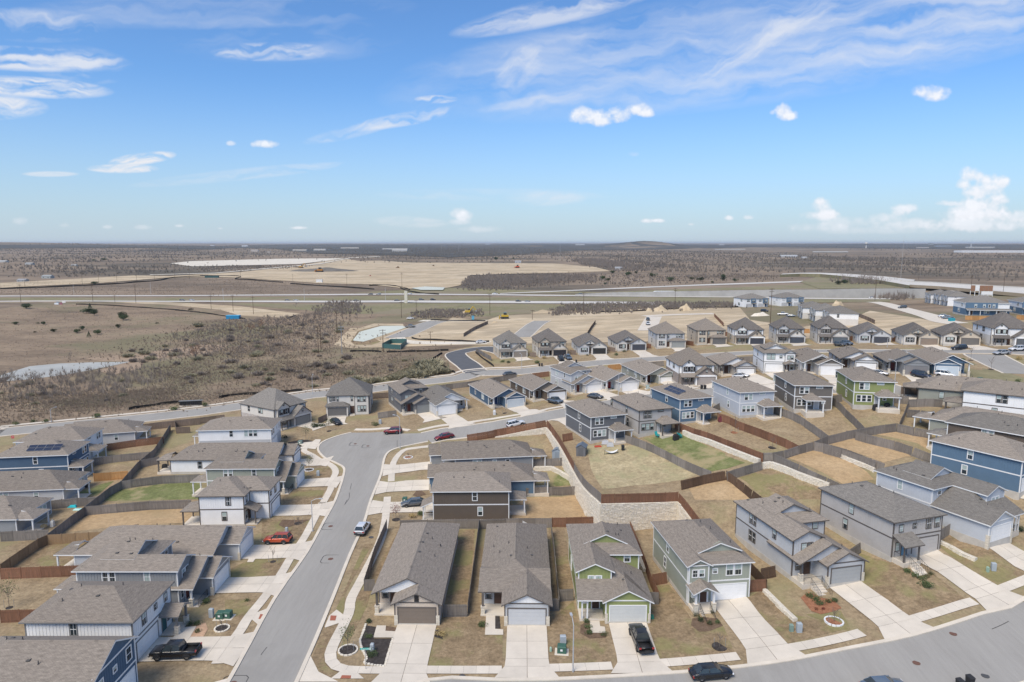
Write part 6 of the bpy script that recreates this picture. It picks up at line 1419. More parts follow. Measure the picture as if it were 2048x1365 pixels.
def bush(seed,rx,h,n,blade=.05,tall=.0):
    rr=random.Random(seed); m=MB()
    for _ in range(n):
        t=rr.uniform(0,6.283); rad_=rx*math.sqrt(rr.random())*.5; p=Vector((math.cos(t)*rad_,math.sin(t)*rad_,0)); q=Vector((math.cos(t)*rad_*2+rr.gauss(0,.2)*rx,math.sin(t)*rad_*2+rr.gauss(0,.2)*rx,h*rr.uniform(.45,1.0)*(1-.4*(rad_/rx*2)**2)))
        w=Vector((rr.gauss(0,1),rr.gauss(0,1),0)).normalized()*blade; md=p.lerp(q,.55)+Vector((rr.gauss(0,.1),rr.gauss(0,.1),0))*rx
        m.face([p-w,p+w,md]); m.face([p.lerp(q,.35)-w*.7,md+w*.7,q])
        e=md+Vector((rr.gauss(0,.3)*rx,rr.gauss(0,.3)*rx,rr.uniform(.05,.4)*h)); m.face([md-w*.6,md+w*.6,e])
    return m
def leafball(seed,rx,rz,n,leaf,cone=False):
    rr=random.Random(seed); m=MB(); lob=[(Vector((rr.gauss(0,.4)*rx,rr.gauss(0,.4)*rx,rr.uniform(-.3,.4)*rz)),rr.uniform(.5,.75)) for _ in range(7)]
    for _ in range(n):
        if cone: u=rr.random()**.7; t=rr.uniform(0,6.283); r=rx*(1-u)*rr.uniform(.75,1.08); p=Vector((math.cos(t)*r,math.sin(t)*r,(u*2-1)*rz))
        else:
            c0,k=rr.choice(lob); d=Vector((rr.gauss(0,1),rr.gauss(0,1),rr.gauss(0,1))).normalized()*rr.uniform(.6,1.05)*k; p=c0+Vector((d.x*rx,d.y*rx,d.z*rz))
        a=Vector((rr.gauss(0,1),rr.gauss(0,1),rr.gauss(0,1))).normalized()*leaf; b=a.orthogonal().normalized()*leaf*.6
        m.face([p-a,p+b,p+a,p-b])
    return m
TREES=[]
for k in range(5):
    tm,cm=bare_tree(k+2,6.5,.42,5); TREES.append((tm,cm.me('crown',M_TWIG),cm.me('crown',M_TWIGR)))
BUSH=[bush(k,1.3,2.2,150).me('bare_shrub',M_TWIG) for k in range(4)]+[bush(k+9,1.3,1.6,150,.07).me('scrub_bush',M_WEED) for k in range(3)]
CED=[leafball(k,1.6,1.5,900,.16).me('crown',M_LEAFD) for k in range(3)]+[leafball(7,1.5,2.1,900,.16,True).me('crown',M_LEAFD)]
_t=MB(); _t.bar((0,0,-.3),(0,0,1.6),.1,0,6); STEM=_t.me('trunk',M_BARK)
def veg(kind,px,py,hpx,label,grp,seed,red=False,wf=1):
    x,y=G(px,py); dep=y*CP+(HC-HH(x,y))*SP; H=hpx/F*dep; z=HH(x,y)
    if kind=='tree':
        k=seed%5; root=empty('bare_tree',(x,y,z),seed*1.3,label=label,cat='tree',group=grp); s=H/6.6; root.scale=(s*wf,s*wf,s); link('trunk',TREES[k][0],root); link('crown',TREES[k][2 if red else 1],root)
    elif kind=='bush':
        s=H/2.0; o=link('bare_shrub',BUSH[seed%4],None,(x,y,z-.05),(0,0,seed*1.7),(s*wf,s*wf,s),label=label,cat='shrub',group=grp)
    elif kind=='scrub':
        s=H/1.5; o=link('scrub_bush',BUSH[4+seed%3],None,(x,y,z-.05),(0,0,seed*1.7),(s*wf,s*wf,s),label=label,cat='shrub',group=grp)
    elif kind=='cedar':
        k=3 if wf<.8 else seed%3; s=H/(4.2 if k==3 else 3.0); root=empty('evergreen_bush',(x,y,z),seed,label=label,cat='evergreen',group=grp); root.scale=(s*(1.1 if k==3 else wf),s*(1.1 if k==3 else wf),s); link('crown',CED[k],root,(0,0,2.1 if k==3 else 1.45)); link('trunk',STEM,root)
ck=[(242,257,60,12,'cedar',1.5,'broad dark evergreen bush at the far left of the field'),(790,258,0,0,'x',0,'')]
CE=[((240,263),11,1.6,'broad dark evergreen bush at the far left of the field'),((820,268),12,.7,'pointed evergreen at the back of the cluster of four'),((785,305),11,1.5,'wide evergreen at the left of the cluster of four'),((858,325),14,1.0,'rounded evergreen in front in the cluster of four'),((825,308),11,1.2,'evergreen squeezed in the middle of the cluster of four'),((1110,335),11,1.2,'upper evergreen of the touching pair'),((1125,367),12,1.5,'lower evergreen of the touching pair'),((140,408),6,1.8,'flat evergreen bush left of the field row'),((345,402),4,1.2,'tiny evergreen bush beside the round one'),((397,410),7,1.2,'round small evergreen bush left of centre field'),((490,475),7,1.5,'low evergreen bush below the tiny pair'),((320,482),4,1.2,'smallest evergreen tuft in the field'),((700,484),8,1.5,'low evergreen bush under the pointed one'),((747,458),9,1.0,'upright evergreen bush behind the low one'),((810,523),12,.6,'small pointed evergreen cone in the open field'),((890,498),10,1.3,'round evergreen bush right of the small cone'),((1080,440),9,1.0,'grey-green evergreen bush above the dirt track'),((1430,402),4,1.3,'tiny evergreen near the dry creek')]
for i,((a,b),h,wf,lab) in enumerate(CE): px,py=c('f3',a,b); veg('cedar',px,py,h,lab,'evergreens in the open field',i,wf=wf)
TR=[((1545,760),24,0),((1780,725),28,1),((1290,640+160),22,0),((820,900),20,0),((90,960),24,0),((210,1000),22,0),((300,950),26,0),((400,1060),26,0),((490,1000),22,0),((610,960),22,0),((690,980),22,0),((850,970),24,0),((30,900),20,0),((1420,580),12,0),((1590,550),16,0),((1440,800),20,0),((640,735),16,0),((1800,500),14,0),((130,880),18,0),((20,1000),24,0),((250,1010),22,0),((560,1010),22,0)]
for i,((a,b),h,r) in enumerate(TR):
    px,py=c('f3',a,b); veg('tree',px,py,h*1.15,'bare grey tree in the thicket round the pond at left' if not r else 'rusty bare tree by the dry reed bank','bare trees round the pond',i,bool(r),1.3)
TG=[((190,720),36,1),((905,720),34,0),((240,490),22,0),((350,480),26,0),((440,470),24,0),((620,480),26,1),((690,490),30,1),((760,470),26,1),((840,480),24,0),((930,450),24,0),((960,440),22,0),((1110,395),26,0),((1160,400),30,0),((1220,395),30,0),((1270,360),22,0),((1330,350),18,0),((1380,330),16,0),((1180,330),20,0),((560,420),20,0),((500,440),18,0),((20,540),18,0),((70,560),18,0),((1095,250),14,0),((1660,350),14,0),((1790,330),16,0),((330,700),20,0),((600,600),20,0),((570,770),16,0),((700,800),16,0),((440,640),16,0),((480,620),20,0),((1280,300),16,0),((680,420),22,0),((800,430),22,1)]
for i,((a,b),h,r) in enumerate(TG):
    px,py=c('g3',a,b); veg('tree',px,py,h*.78,'bare grey tree in the brushy draw' if not r else 'rusty-twigged bare tree in the brushy draw','bare trees of the draw',i+3,bool(r),1.6)
rr=random.Random(5)
for i in range(120):
    z,box=rr.choice([('f3',(0,1250,900,1150)),('g3',(100,1300,640,980)),('g3',(100,900,420,760)),('g3',(500,1300,800,980)),('f3',(1150,1800,600,820)),('g3',(900,1500,400,700)),('b2',(0,1200,120,330))])
    a=rr.uniform(box[0],box[1]); b=rr.uniform(box[2],box[3]); px,py=c(z,a,b)
    if z=='f3' and 40>py-720>-5 and px<265: continue
    k='bush' if rr.random()<.55 else 'scrub'; veg(k,px,py,rr.uniform(5,11)*(1.2 if z=='b2' else 1),'bare grey shrub scattered over the brown field' if k=='bush' else 'olive scrub bush scattered over the brown field','shrubs of the brown field',i,wf=rr.uniform(1,1.9))
for i,(a,b,h) in enumerate([(1140,240,18),(1190,230,20),(1220,300,16),(1260,290,14),(1100,330,14),(960,340,12),(860,350,12),(1320,290,12),(700,370,12),(620,385,12),(500,360,12),(1060,320,16),(1175,270,18)]):
    px,py=c('b2',a,b+10); veg('scrub',px,py,h,'green-brown weed clump on the bank above the long road','weed clumps on the bank',i,wf=1.7)
# undergrowth: countless dry stalks over the field, one mass
M_STALK=nmat('dry_stalks',(.27,.21,.16),.95,.2,.1,col2=(.18,.145,.115))
def undergrowth(name,regions,n,h0,h1,mat,seed,w=.05):
    rr=random.Random(seed); m=MB()
    for _ in range(n):
        z,(x0,x1,y0,y1)=rr.choice(regions); px,py=c(z,(x0+x1)/2+max(-1,min(1,rr.gauss(0,.5)))*(x1-x0)*.6,(y0+y1)/2+max(-1,min(1,rr.gauss(0,.5)))*(y1-y0)*.6); t=(HC+1.0)/max(1e-3,-ray(px,py)[2]); r=ray(px,py); x,y=r[0]*t,r[1]*t
        g=HH(x,y); t=(HC-g)/-r[2]; x,y=r[0]*t,r[1]*t; g=HH(x,y)
        if (px<300 and 716<py<772) or (math.sin(x*.13+math.sin(y*.07)*2)+math.sin(y*.11+x*.03)+rr.gauss(0,.8)<0) or py>(866-px*.122 if px<400 else 817-(px-400)*.132)-14: continue
        if 'pond' in name: pass
        h=rr.uniform(h0,h1)
        for q in range(3):
            a=rr.uniform(0,3.14); dx,dy=math.cos(a)*w*(1+h),math.sin(a)*w*(1+h); e=(x+rr.gauss(0,.3),y+rr.gauss(0,.3),g+h*rr.uniform(.6,1)); m.v+=[(x-dx,y-dy,g-.05),(x+dx,y+dy,g-.05),e]; k=len(m.v)-3; m.f.append((k,k+1,k+2)); m.m.append(0); m.uv.append([(0,0)]*3)
    m.build(name,mat,kind='stuff',label='dry weeds and stalks covering the brown field',cat='undergrowth')
undergrowth('undergrowth',[('f3',(-20,1820,1000,1180)),('g3',(0,1400,640,1000)),('g3',(200,1300,420,760)),('b2',(0,1150,110,380)),('f3',(900,1820,820,1060))],42000,.25,.9,M_STALK,3)
undergrowth('undergrowth',[('f3',(-20,1820,1000,1180)),('g3',(0,1400,640,1000)),('b2',(300,1250,160,380)),('a3',(850,1300,1080,1350))],16000,.25,.8,M_WEED,4)
# thickets that read as one grey mass
def thicket(name,pts,n,h0,h1,mat,seed,label,ns=12,edge=.12,wk=1.0):
    P=Wl('p',pts); rr=random.Random(seed); m=MB(); x0=min(p[0] for p in P);x1=max(p[0] for p in P);y0=min(p[1] for p in P);y1=max(p[1] for p in P); k=0; ex,ey=(x1-x0)*.02,(y1-y0)*edge; it=0
    while k<n and it<n*30:
        it+=1; x=rr.uniform(x0,x1);y=rr.uniform(y0,y1)
        if not inpoly(x+rr.gauss(0,ex),y+rr.gauss(0,ey),P): continue
        if math.sin(x*.021+seed)+math.sin(y*.017+x*.009)+rr.gauss(0,.9)<-.75: continue
        k+=1; g=HH(x,y); h=rr.uniform(h0,h1)*(1 if rr.random()<.85 else 1.35); w=h*rr.uniform(.4,.75); sw=max(.035*h,math.hypot(x,y)*.00042)*wk
        for q in range(ns):
            a=rr.uniform(0,6.28); r_=w*rr.random(); tx,ty,tz=x+math.cos(a)*r_,y+math.sin(a)*r_,g+h*(1-.45*(r_/w)**2)*rr.uniform(.55,1); b=rr.uniform(0,6.28); bx,by=math.cos(b)*sw,math.sin(b)*sw*.4; u=rr.uniform(0,.5); mx,my,mz=x+(tx-x)*u,y+(ty-y)*u,g+(tz-g)*u*.8
            m.face([(mx-bx,my-by,mz),(mx+bx,my+by,mz),(tx,ty,tz)])
    m.build(name,mat,kind='stuff',label=label,cat='trees')
M_BRUSH=nmat('grey_brush',(.25,.21,.18),.95,.2,.05,col2=(.17,.145,.125)); M_BRUSHL=nmat('brown_brush',(.28,.22,.165),.95,.2,.08,col2=(.19,.15,.115)); M_BRUSHD=nmat('dark_cedar_brush',(.07,.08,.05),.95,.3,.05,col2=(.04,.045,.035)); M_BRUSHF=nmat('far_trees',(.19,.165,.14),.95,.2,.01,col2=(.13,.115,.10))
thicket('thicket',[(925,583),(935,557),(950,552),(1100,550),(1220,553),(1180,560),(1050,570),(1000,580)],2600,2.5,5,M_BRUSH,1,'grey leafless thicket beyond the highway')
thicket('thicket',[(1150,527),(1160,519),(1210,522),(1275,533),(1275,543),(1230,545),(1190,535)],900,5,9,M_BRUSH,2,'dark tree belt at the end of the sandy works')
thicket('thicket',[(1180,562),(1220,552),(1480,548),(1560,552),(1540,560),(1400,560),(1230,575)],900,1.2,3,M_BRUSH,3,'scattered brush on the rise beyond the highway')
thicket('thicket',[(820,628),(870,620),(960,622),(970,632),(900,637),(830,636)],700,1,2.4,M_BRUSH,4,'heaped grey brush pile behind the black silt fence')
thicket('thicket',[(1090,632),(1130,612),(1300,606),(1480,608),(1480,614),(1300,620),(1140,632)],1500,1.5,3.2,M_BRUSH,5,'leafless scrub strip along the near highway lane')
thicket('thicket',[(1690,570),(1700,560),(1740,556),(1760,562),(1765,570)],260,4,9,M_BRUSH,6,'rounded bare trees beside the ramp')
thicket('thicket',[(1770,600),(1790,588),(1800,590),(1800,602)],120,3,8,M_BRUSH,7,'bare trees left of the grey townhouses')
thicket('thicket',[(380,538),(470,532),(620,534),(560,541),(430,544)],500,1.5,4,M_BRUSH,8,'scrub at the lower edge of the pale rock pad')
thicket('thicket',[(640,610),(680,603),(720,612),(730,630),(640,632)],300,2,4,M_BRUSH,9,'brush patch on the highway verge')
thicket('pond_brush',[(-10,752),(60,750),(110,748),(180,742),(230,737),(300,738),(330,760),(270,785),(160,795),(60,805),(-10,800)],520,1.6,3.4,M_BRUSH,41,'grey leafless brush along the near bank of the pond',18,.1,.55)
thicket('brush',[(200,700),(350,660),(460,640),(560,640),(680,650),(690,700),(860,712),(880,735),(760,760),(600,775),(420,795),(300,800),(260,760),(330,725)],4200,.5,1.5,M_BRUSHL,42,'tangled brown brush filling the draw',12,.12,.7)
thicket('brush',[(340,690),(420,650),(520,640),(640,630),(690,640),(640,690),(520,710),(430,720),(360,715)],900,1.2,3.0,M_BRUSH,43,'taller grey brush in the draw',16,.12,.5)
thicket('brush',[(-10,800),(260,780),(420,790),(620,770),(640,778),(420,806),(200,826),(-10,850)],2600,.4,1.0,M_BRUSHL,44,'low brown brush between pond and long road',10,.12,.7)
thicket('brush',[(0,610),(250,612),(480,640),(420,680),(200,715),(0,730)],1500,.3,.7,M_BRUSHL,45,'sparse dry brush over the open field',8,.12,.6)
thicket('brush',[(0,568),(400,557),(640,570),(820,582),(820,588),(400,590),(0,591)],1800,.6,1.4,M_BRUSHL,46,'dry brush on the land beyond the highway',8,.12,.6)
bands=[[(0,497),(180,500),(400,502),(400,505),(180,504),(0,502)],[(320,510),(420,505),(640,503),(820,500),(1000,497),(1000,515),(820,520),(640,513),(420,513)],[(800,500),(1000,497),(1200,505),(1280,508),(1200,520),(1040,527),(900,525),(810,522)],[(40,516),(140,517),(140,528),(60,531)],
[(1180,500),(1330,503),(1480,506),(1620,508),(1620,514),(1480,516),(1330,512)],[(1620,514),(1780,517),(1950,522),(1950,532),(1780,530),(1620,524)],[(1600,492),(1800,491),(2048,496),(2048,500),(1900,503),(1750,500),(1600,499)],[(1180,490.5),(1500,490),(1800,490),(1800,494),(1500,495),(1180,496)],
[(0,489.5),(250,491),(520,492),(520,494),(0,494)],[(400,491),(800,490),(1180,490),(1180,495),(800,496),(400,495)],[(1900,512),(2048,508),(2048,514),(1900,520)],[(1250,520),(1350,532),(1450,540),(1650,540),(1640,546),(1400,546),(1260,541)],[(560,489),(900,488),(1180,488),(1180,490),(560,490.5)],[(1500,488),(2048,488.5),(2048,490),(1500,490)]]
bands+=[[(0,504),(400,508),(640,516),(400,522),(250,528),(0,520)],[(0,531),(330,531),(340,548),(130,556),(0,552)],[(400,496),(900,494),(900,500),(400,503)],[(1200,510),(1620,517),(1620,538),(1400,532),(1200,518)],[(1620,528),(2048,532),(2048,566),(1700,545)]]
dens=[700,1700,2600,240,1100,900,900,1300,1000,1300,350,700,900,900,900,500,1200,900,700]
for i,(b_,n_) in enumerate(zip(bands,dens)): thicket('tree_belt',b_,n_,4,8,M_BRUSHF,20+i,'far grey tree belt reading as one mass of woodland',9,.25,.8)
for i,(px,py,h,w) in enumerate([(1305,555,9,1.3),(1343,563,9,1.7),(1256,552,9,1.5),(1400,563,9,1.7),(1445,562,10,1.1),(1447,556,8,1.2),(1470,564,7,1.2),(1425,567,5,1.2),(1205,560,9,1.2),(1216,563,7,1.2),(1675,570,9,1.6),(1757,567,9,1.6),(1690,568,9,1.3),(1947,576,8,1.7),(2003,578,6,1.4),(1225,548,7,1.3),(1272,548,6,1.2),(1383,560,6,1.2),(992,521,7,1.2),(1027,519,4,1.1),(188,523,5,1.5),(208,522,6,1.5),(191,569,6,2),(382,622,6,1.3),(1210,610-40,5,1.2)]):
    veg('cedar',px,py,h,'dark round evergreen dotted over the rise beyond the highway','evergreens beyond the highway',i,wf=w)
# ------------------------------------------------------------------ poles, lamps, signs
def pole(px,py,hpx,label,mat=M_WOODPOLE,arms=2,grp='wooden power poles',name='utility_pole',r=.17):
    x,y=G(px,py); g=HH(x,y); dep=y*CP+(HC-g)*SP; H=hpx/F*dep; root=empty(name,(x,y,g),.3 if arms else 0,label=label,cat='utility pole',group=grp)
    m=MB(); m.bar((0,0,-.5),(0,0,H),r,0,7,r*.7); m.build('shaft',mat,root)
    for k in range(arms): m=MB(); m.box(-1.3,-.07,H-.5-1.2*k,1.3,.07,H-.36-1.2*k); [m.bar((q,0,H-.36-1.2*k),(q,0,H-.1-1.2*k),.05,0,5) for q in(-1.1,-.5,.5,1.1)]; m.build('crossarm',mat,root)
    return (x,y,g+H-.2)
PO=[(42,606,38),(50,575,24),(165,570,25),(198,569,27),(234,566,30),(272,607,38),(309,560,28),(350,560,25),(379,559,28),(186,604,36),(230,606,15),(274,568,30),(422.5,619,29),(466.5,624,34),(507,629,38),(637,707,53),(642,703,52),(674,668,42),(685,638,37),(766.6,705,46),(803,636,36),(832.6,623,22),(857.5,638,12),(861,687,24),(979.8,630,42),(1064.6,640,20),(1167,628,43),(1107.6,574.6,29),(1137,572.5,29),(1074.8,575.6,17),(1349.7,615.6,39),(1540,655,78),(1268,567,17),(1405,568,48),(1440,567,21),(1476,565,17),(1547,563,43),(1284,540,15),(1340,544,16),(1481,542,19),(1568,543,24),(1586,545,22),(1603,550,27),(1635,545,38),(1749.8,602,66),(1941,590,40),(2005.8,591,48),(1837,560,11),(1921,567,17),(482,567,22),(586,568,20),(694,575,27),(804,580,34)]
side=lambda px:'left part' if px<500 else ('middle' if px<1200 else 'right part')
poletop=[]
for i,(px,py,h) in enumerate(PO):
    L_='%s power pole %s, %s from the left'%(('tall' if h>34 else 'short' if h<18 else 'mid-height'),'on the near side' if py>600 else 'beyond the highway','%s'%['first','second','third','fourth','fifth','sixth','seventh','eighth','ninth','tenth','eleventh','twelfth','thirteenth','fourteenth','fifteenth','sixteenth','seventeenth','eighteenth','nineteenth','twentieth','twenty-first','twenty-second','twenty-third','twenty-fourth','twenty-fifth','twenty-sixth','twenty-seventh','twenty-eighth','twenty-ninth','thirtieth','thirty-first','thirty-second','thirty-third'][sum(1 for q in PO if q[0]<px and (q[1]>600)==(py>600))])
    poletop.append(pole(px,py,h,L_,arms=1 if h<25 else 2,r=.16 if h>30 else .14))
pole(684,709,57,'pale concrete power pole in front of the milky basin',M_METAL,2)
for px,py,h,lab in [(883,504,16,'pale steel pylon left of the far pair'),(917,504,14,'pale steel pylon right of the far pair'),(1120,521,31,'tall pale steel pylon in the middle distance'),(850,495,10,'faint pale pylon farthest to the left'),(1042,512,8,'short pale pylon by the far works'),(1002,495,8,'faint pale pylon on the skyline'),(1801,562,92,'very tall grey lattice mast beyond the ramp'),(148,590,22,'pale highway lamp mast at the far left'),(447,603,26,'pale highway lamp mast left of the blue container'),(609,603,26,'pale highway lamp mast above the bare thicket'),(771,603,28,'pale highway lamp mast left of the cream sign tower'),(302,590,26,'pale highway lamp mast at left of centre')]:
    pole(px,py,h,lab,nmat('pale_steel',(.5,.5,.49),.6,.05,1),0,'pale steel masts','steel_mast',.28 if 'pylon' in lab else .13)
def lamp(z,a,b,hpx,deg,label,up=None):
    px,py=c(z,a,b); x,y=G(px,py,up=up); g=HH(x,y,up); dep=y*CP+(HC-g)*SP; H=hpx/F*dep; root=empty('street_lamp',(x,y,g),rad(deg),label=label,cat='street lamp',group='street lamps')
    m=MB(); m.bar((0,0,-.3),(0,0,H),.085,0,8,.06); m.bar((0,0,-.1),(0,0,.3),.14,0,8); m.build('shaft',M_POLE,root); m=MB(); m.bar((0,0,H-.05),(.7,0,H+.35),.045,0,6); m.bar((.7,0,H+.35),(1.5,0,H+.42),.04,0,6); m.build('arm',M_POLE,root); m=MB(); m.box(1.4,-.14,H+.34,2.0,.14,H+.46); m.build('lamp_head',M_POLE,root)
lamp('c1',1107,1287,100,95,'grey street lamp between the white-gabled and green houses'); lamp('b1',656,237,64,0,'grey street lamp on the left verge of the main street'); lamp('b2',912,990,64,150,'grey street lamp at the inner kerb of the street bend')
lamp('b2',115,495,36,95,'single street lamp beside the long road'); lamp('f1',468,297,26,70,'pale street lamp by the long road at the left'); lamp('b3',706,670,28,110,'street lamp in front of the first far row house'); lamp('d5',1165,865,42,10,'street lamp rising behind the charcoal house'); lamp('f2',645,290,40,120,'street lamp by the dark grey corner house'); lamp('e3',180,920,18,0,'short street lamp before the black-garage far row house')
# street name sign
x,y=G(*c('e5',1035,960)); g=HH(x,y); t=empty('street_name_sign',(x,y,g),rad(3),label='turquoise street name blade on a steel post at the corner bed',cat='street sign')
m=MB(); m.bar((0,0,0),(0,0,2.7),.035,0,6); m.build('post',M_METAL,t); m=MB(); m.box(-.62,-.015,2.5,.45,.015,2.75); m.build('sign_blade',solid((.02,.42,.33)),t); m=MB(); m.box(.45,-.017,2.5,.68,.017,2.75); m.build('sign_end_panel',solid((.45,.55,.5)),t)
m=MB(); xx=-.5
for wd in(.05,.12,.04,.1,.12,.1,.16,.1,.1,.05,.12): m.box(xx,-.02,2.56,xx+wd*.55,-.016,2.56+(.13 if wd!=.1 else .09)); xx+=wd*.62+.025
m.build('lettering',M_WHITE,t)
# stop sign
x,y=Gz('f1',125,520); g=HH(x,y); t=empty('stop_sign',(x,y,g),rad(10),label='red stop sign at the far left junction',cat='stop sign'); m=MB(); m.bar((0,0,0),(0,0,2.9),.04,0,6); m.build('post',M_METAL,t)
m=MB(); P=[(.42*math.cos(math.pi/8+k*math.pi/4),-.03,2.6+.42*math.sin(math.pi/8+k*math.pi/4)) for k in range(8)]; Q=[(a,.0,b) for a,_,b in P]; m.mesh(P+Q,[tuple(range(8)),tuple(range(15,7,-1))]+[(k,8+k,8+(k+1)%8,(k+1)%8) for k in range(8)]); m.build('plate',solid((.5,.02,.02)),t)
tc_=D.curves.new('stop_text','FONT'); tc_.body='STOP'; tc_.size=.3; tc_.align_x='CENTER'; tc_.align_y='CENTER'; tc_.extrude=.003; tc_.materials.append(M_WHITE); o=D.objects.new('stop_text',tc_); COL.objects.link(o); bpy.context.view_layer.update(); me_=D.meshes.new_from_object(o.evaluated_get(bpy.context.evaluated_depsgraph_get())); D.objects.remove(o); o=link('lettering',me_,t); o.location=(0,-.037,2.6); o.rotation_euler=(rad(90),0,0)
# cream sign tower and the brown-panelled gantry sign, the crowd of small boards
x,y=G(812,606.5); g=HH(x,y); t=empty('sign_tower',(x,y,g),0,label='tall cream sign tower beside the highway',cat='sign'); m=MB(); m.box(-1.25,-.5,0,1.25,.5,10.2); m.build('board',solid((.62,.58,.46)),t); m=MB(); m.box(-.1,-.6,0,.1,-.5,10.4); m.build('mullion',M_WHITE,t)
x,y=G(1962,594); g=HH(x,y); t=empty('billboard',(x,y,g),rad(-12),label='brown-panelled billboard seen from behind on white legs',cat='billboard'); 
dep=y*CP; W=40/F*dep; Hh=13/F*dep
for k in range(5): m=MB(); m.box(-W/2+W*k/5+.1,-.2,Hh*.9,-W/2+W*(k+1)/5-.1,.2,Hh*1.75); m.build('panel',solid((.28,.15,.09)) if k!=1 else M_WHITE,t)
for k in range(6): m=MB(); m.box(-W/2+W*k/5-.15,-.25,0,-W/2+W*k/5+.15,.25,Hh*.92); m.build('leg',M_WHITE,t)
m=MB(); m.box(0,-.3,Hh*.35,W/2,.3,Hh*.85); m.build('white_board',M_WHITE,t)
for k,(px,py,w,h,colr) in enumerate([(113,608.5,8,5,(.7,.72,.75)),(122,608.5,6,6,(.3,.12,.16)),(128,604.5,7,3.2,(.7,.68,.66)),(116,605,7,2,(.2,.25,.3))]):
    x,y=G(px,609.5); g=HH(x,y); dep=y*CP; s_=dep/F; t=empty('roadside_sign',(x,y,g),0,label=['white board at the left of the roadside sign cluster','dark red board in the middle of the roadside sign cluster','raised white board at the right of the roadside sign cluster','blue-grey upper board in the roadside sign cluster'][k],cat='sign'); zb_=(609.5-py)*s_; m=MB(); m.box(-w/2*s_,-.1,zb_-h/2*s_,w/2*s_,.1,zb_+h/2*s_); m.build('board',solid(colr),t); m=MB(); m.box(-.1,-.05,0,.1,.05,zb_); m.build('post',M_METAL,t)
# ------------------------------------------------------------------ ramp, its grey retaining wall and the bridge
def strip_wall(name,label,cat,top,bot,mat,thick=1.0):
    root=empty(name,(0,0,0),label=label,cat=cat); n=len(top)
    for k in range(n-1):
        m=MB(); a=G(*bot[k]); b=G(*bot[k+1]); r=[]
        for (px,py),(x,y) in ((top[k],a),(top[k+1],b)): ry=ray(px,py); tt=y/ry[1]; r.append(HC+ry[2]*tt)
        m.mesh([(*a,HH(*a)-.5),(*b,HH(*b)-.5),(*b,r[1]),(*a,r[0]),(a[0],a[1]+thick,HH(*a)-.5),(b[0],b[1]+thick,HH(*b)-.5),(b[0],b[1]+thick,r[1]),(a[0],a[1]+thick,r[0])],[(0,1,2,3),(5,4,7,6),(3,2,6,7),(0,3,7,4),(1,5,6,2)])
        m.build('wall_panel',mat,root)
    return root
M_GWALL=nmat('grey_ramp_wall',(.36,.35,.33),.9,.12,.12)
T_=[(1150,589),(1220,585.5),(1300,584),(1400,582.5),(1480,581),(1560,580),(1640,579.5),(1720,578),(1790,577.5),(1850,578)]; B_=[(px,592+(px-1150)*.0075) for px,_ in T_]
strip_wall('ramp_retaining_wall','long grey concrete ramp wall behind the farther carriageway','retaining wall',T_,B_,M_GWALL)
def deck(name,label,cat,pts,th,mat,edge,piers=(),eh=.9):
    """pts: pixel of near edge, far edge and level above the ground"""
    root=empty(name,(0,0,0),label=label,cat=cat)
    N_=[];Fx=[]
    for (nx_,ny_),(fx_,fy_),lv in pts:
        for (px,py),lst in(((nx_,ny_),N_),((fx_,fy_),Fx)):
            x,y=at(px,py,lv); lst.append((x,y,lv))
    for k in range(len(pts)-1):
        m=MB(); a,b,c_,d=N_[k],N_[k+1],Fx[k+1],Fx[k]; m.mesh([a,b,c_,d]+[(q[0],q[1],q[2]-th) for q in(a,b,c_,d)],[(0,1,2,3),(0,4,5,1),(2,6,7,3),(7,6,5,4)]); m.build('deck',mat,root)
        m=MB(); m.mesh([(a[0],a[1]-.3,a[2]-th-.4),(b[0],b[1]-.3,b[2]-th-.4),(b[0],b[1]-.3,b[2]+eh),(a[0],a[1]-.3,a[2]+eh),(a[0],a[1]+.1,a[2]-th-.4),(b[0],b[1]+.1,b[2]-th-.4),(b[0],b[1]+.1,b[2]+eh),(a[0],a[1]+.1,a[2]+eh)],[(0,1,2,3),(5,4,7,6),(3,2,6,7),(0,4,5,1)]); m.build('edge_beam',edge,root)
        m=MB(); m.mesh([(d[0],d[1],d[2]),(c_[0],c_[1],c_[2]),(c_[0],c_[1],c_[2]+eh),(d[0],d[1],d[2]+eh),(d[0],d[1]+.3,d[2]),(c_[0],c_[1]+.3,c_[2]),(c_[0],c_[1]+.3,c_[2]+eh),(d[0],d[1]+.3,d[2]+eh)],[(0,1,2,3),(5,4,7,6),(3,2,6,7)]); m.build('parapet',M_HCONC,root)
    for px,py,lv in piers:
        x,y=at(px,py,lv); m=MB(); m.box(x-1,y+1,HH(x,y)-1,x+1,y+12,lv); m.build('pier',M_HCONC,root)
M_BEAM=nmat('tan_edge_beam',(.40,.32,.22),.85,.08,.1)
deck('overpass','cream highway overpass with tan edge beam at the right','bridge',[((1819,571.5),(1800,563),9),((1880,575),(1870,566),10.5),((1948,581),(1945,571),12),((2048,590),(2055,577),13),((2200,604),(2240,586),13.5)],1.3,M_HCONC,M_BEAM,[(1917,583,9.5),(1985,589,11)])
deck('ramp_road','curving concrete ramp road leading to the overpass','bridge',[((1560,549.6),(1565,548),7),((1600,547.8),(1600,546.2),7.5),((1640,548.5),(1640,546),8),((1700,554),(1700,548.5),8.5),((1760,561),(1770,553.5),9),((1819,571.5),(1830,560),9.2)],6.0,M_HCONC,M_VERGE,(),.15)
farp('ramp_bank',[(1640,553),(1700,557),(1760,563),(1819,572),(1850,578),(1780,578),(1640,579),(1600,565)],M_VERGE,.4)
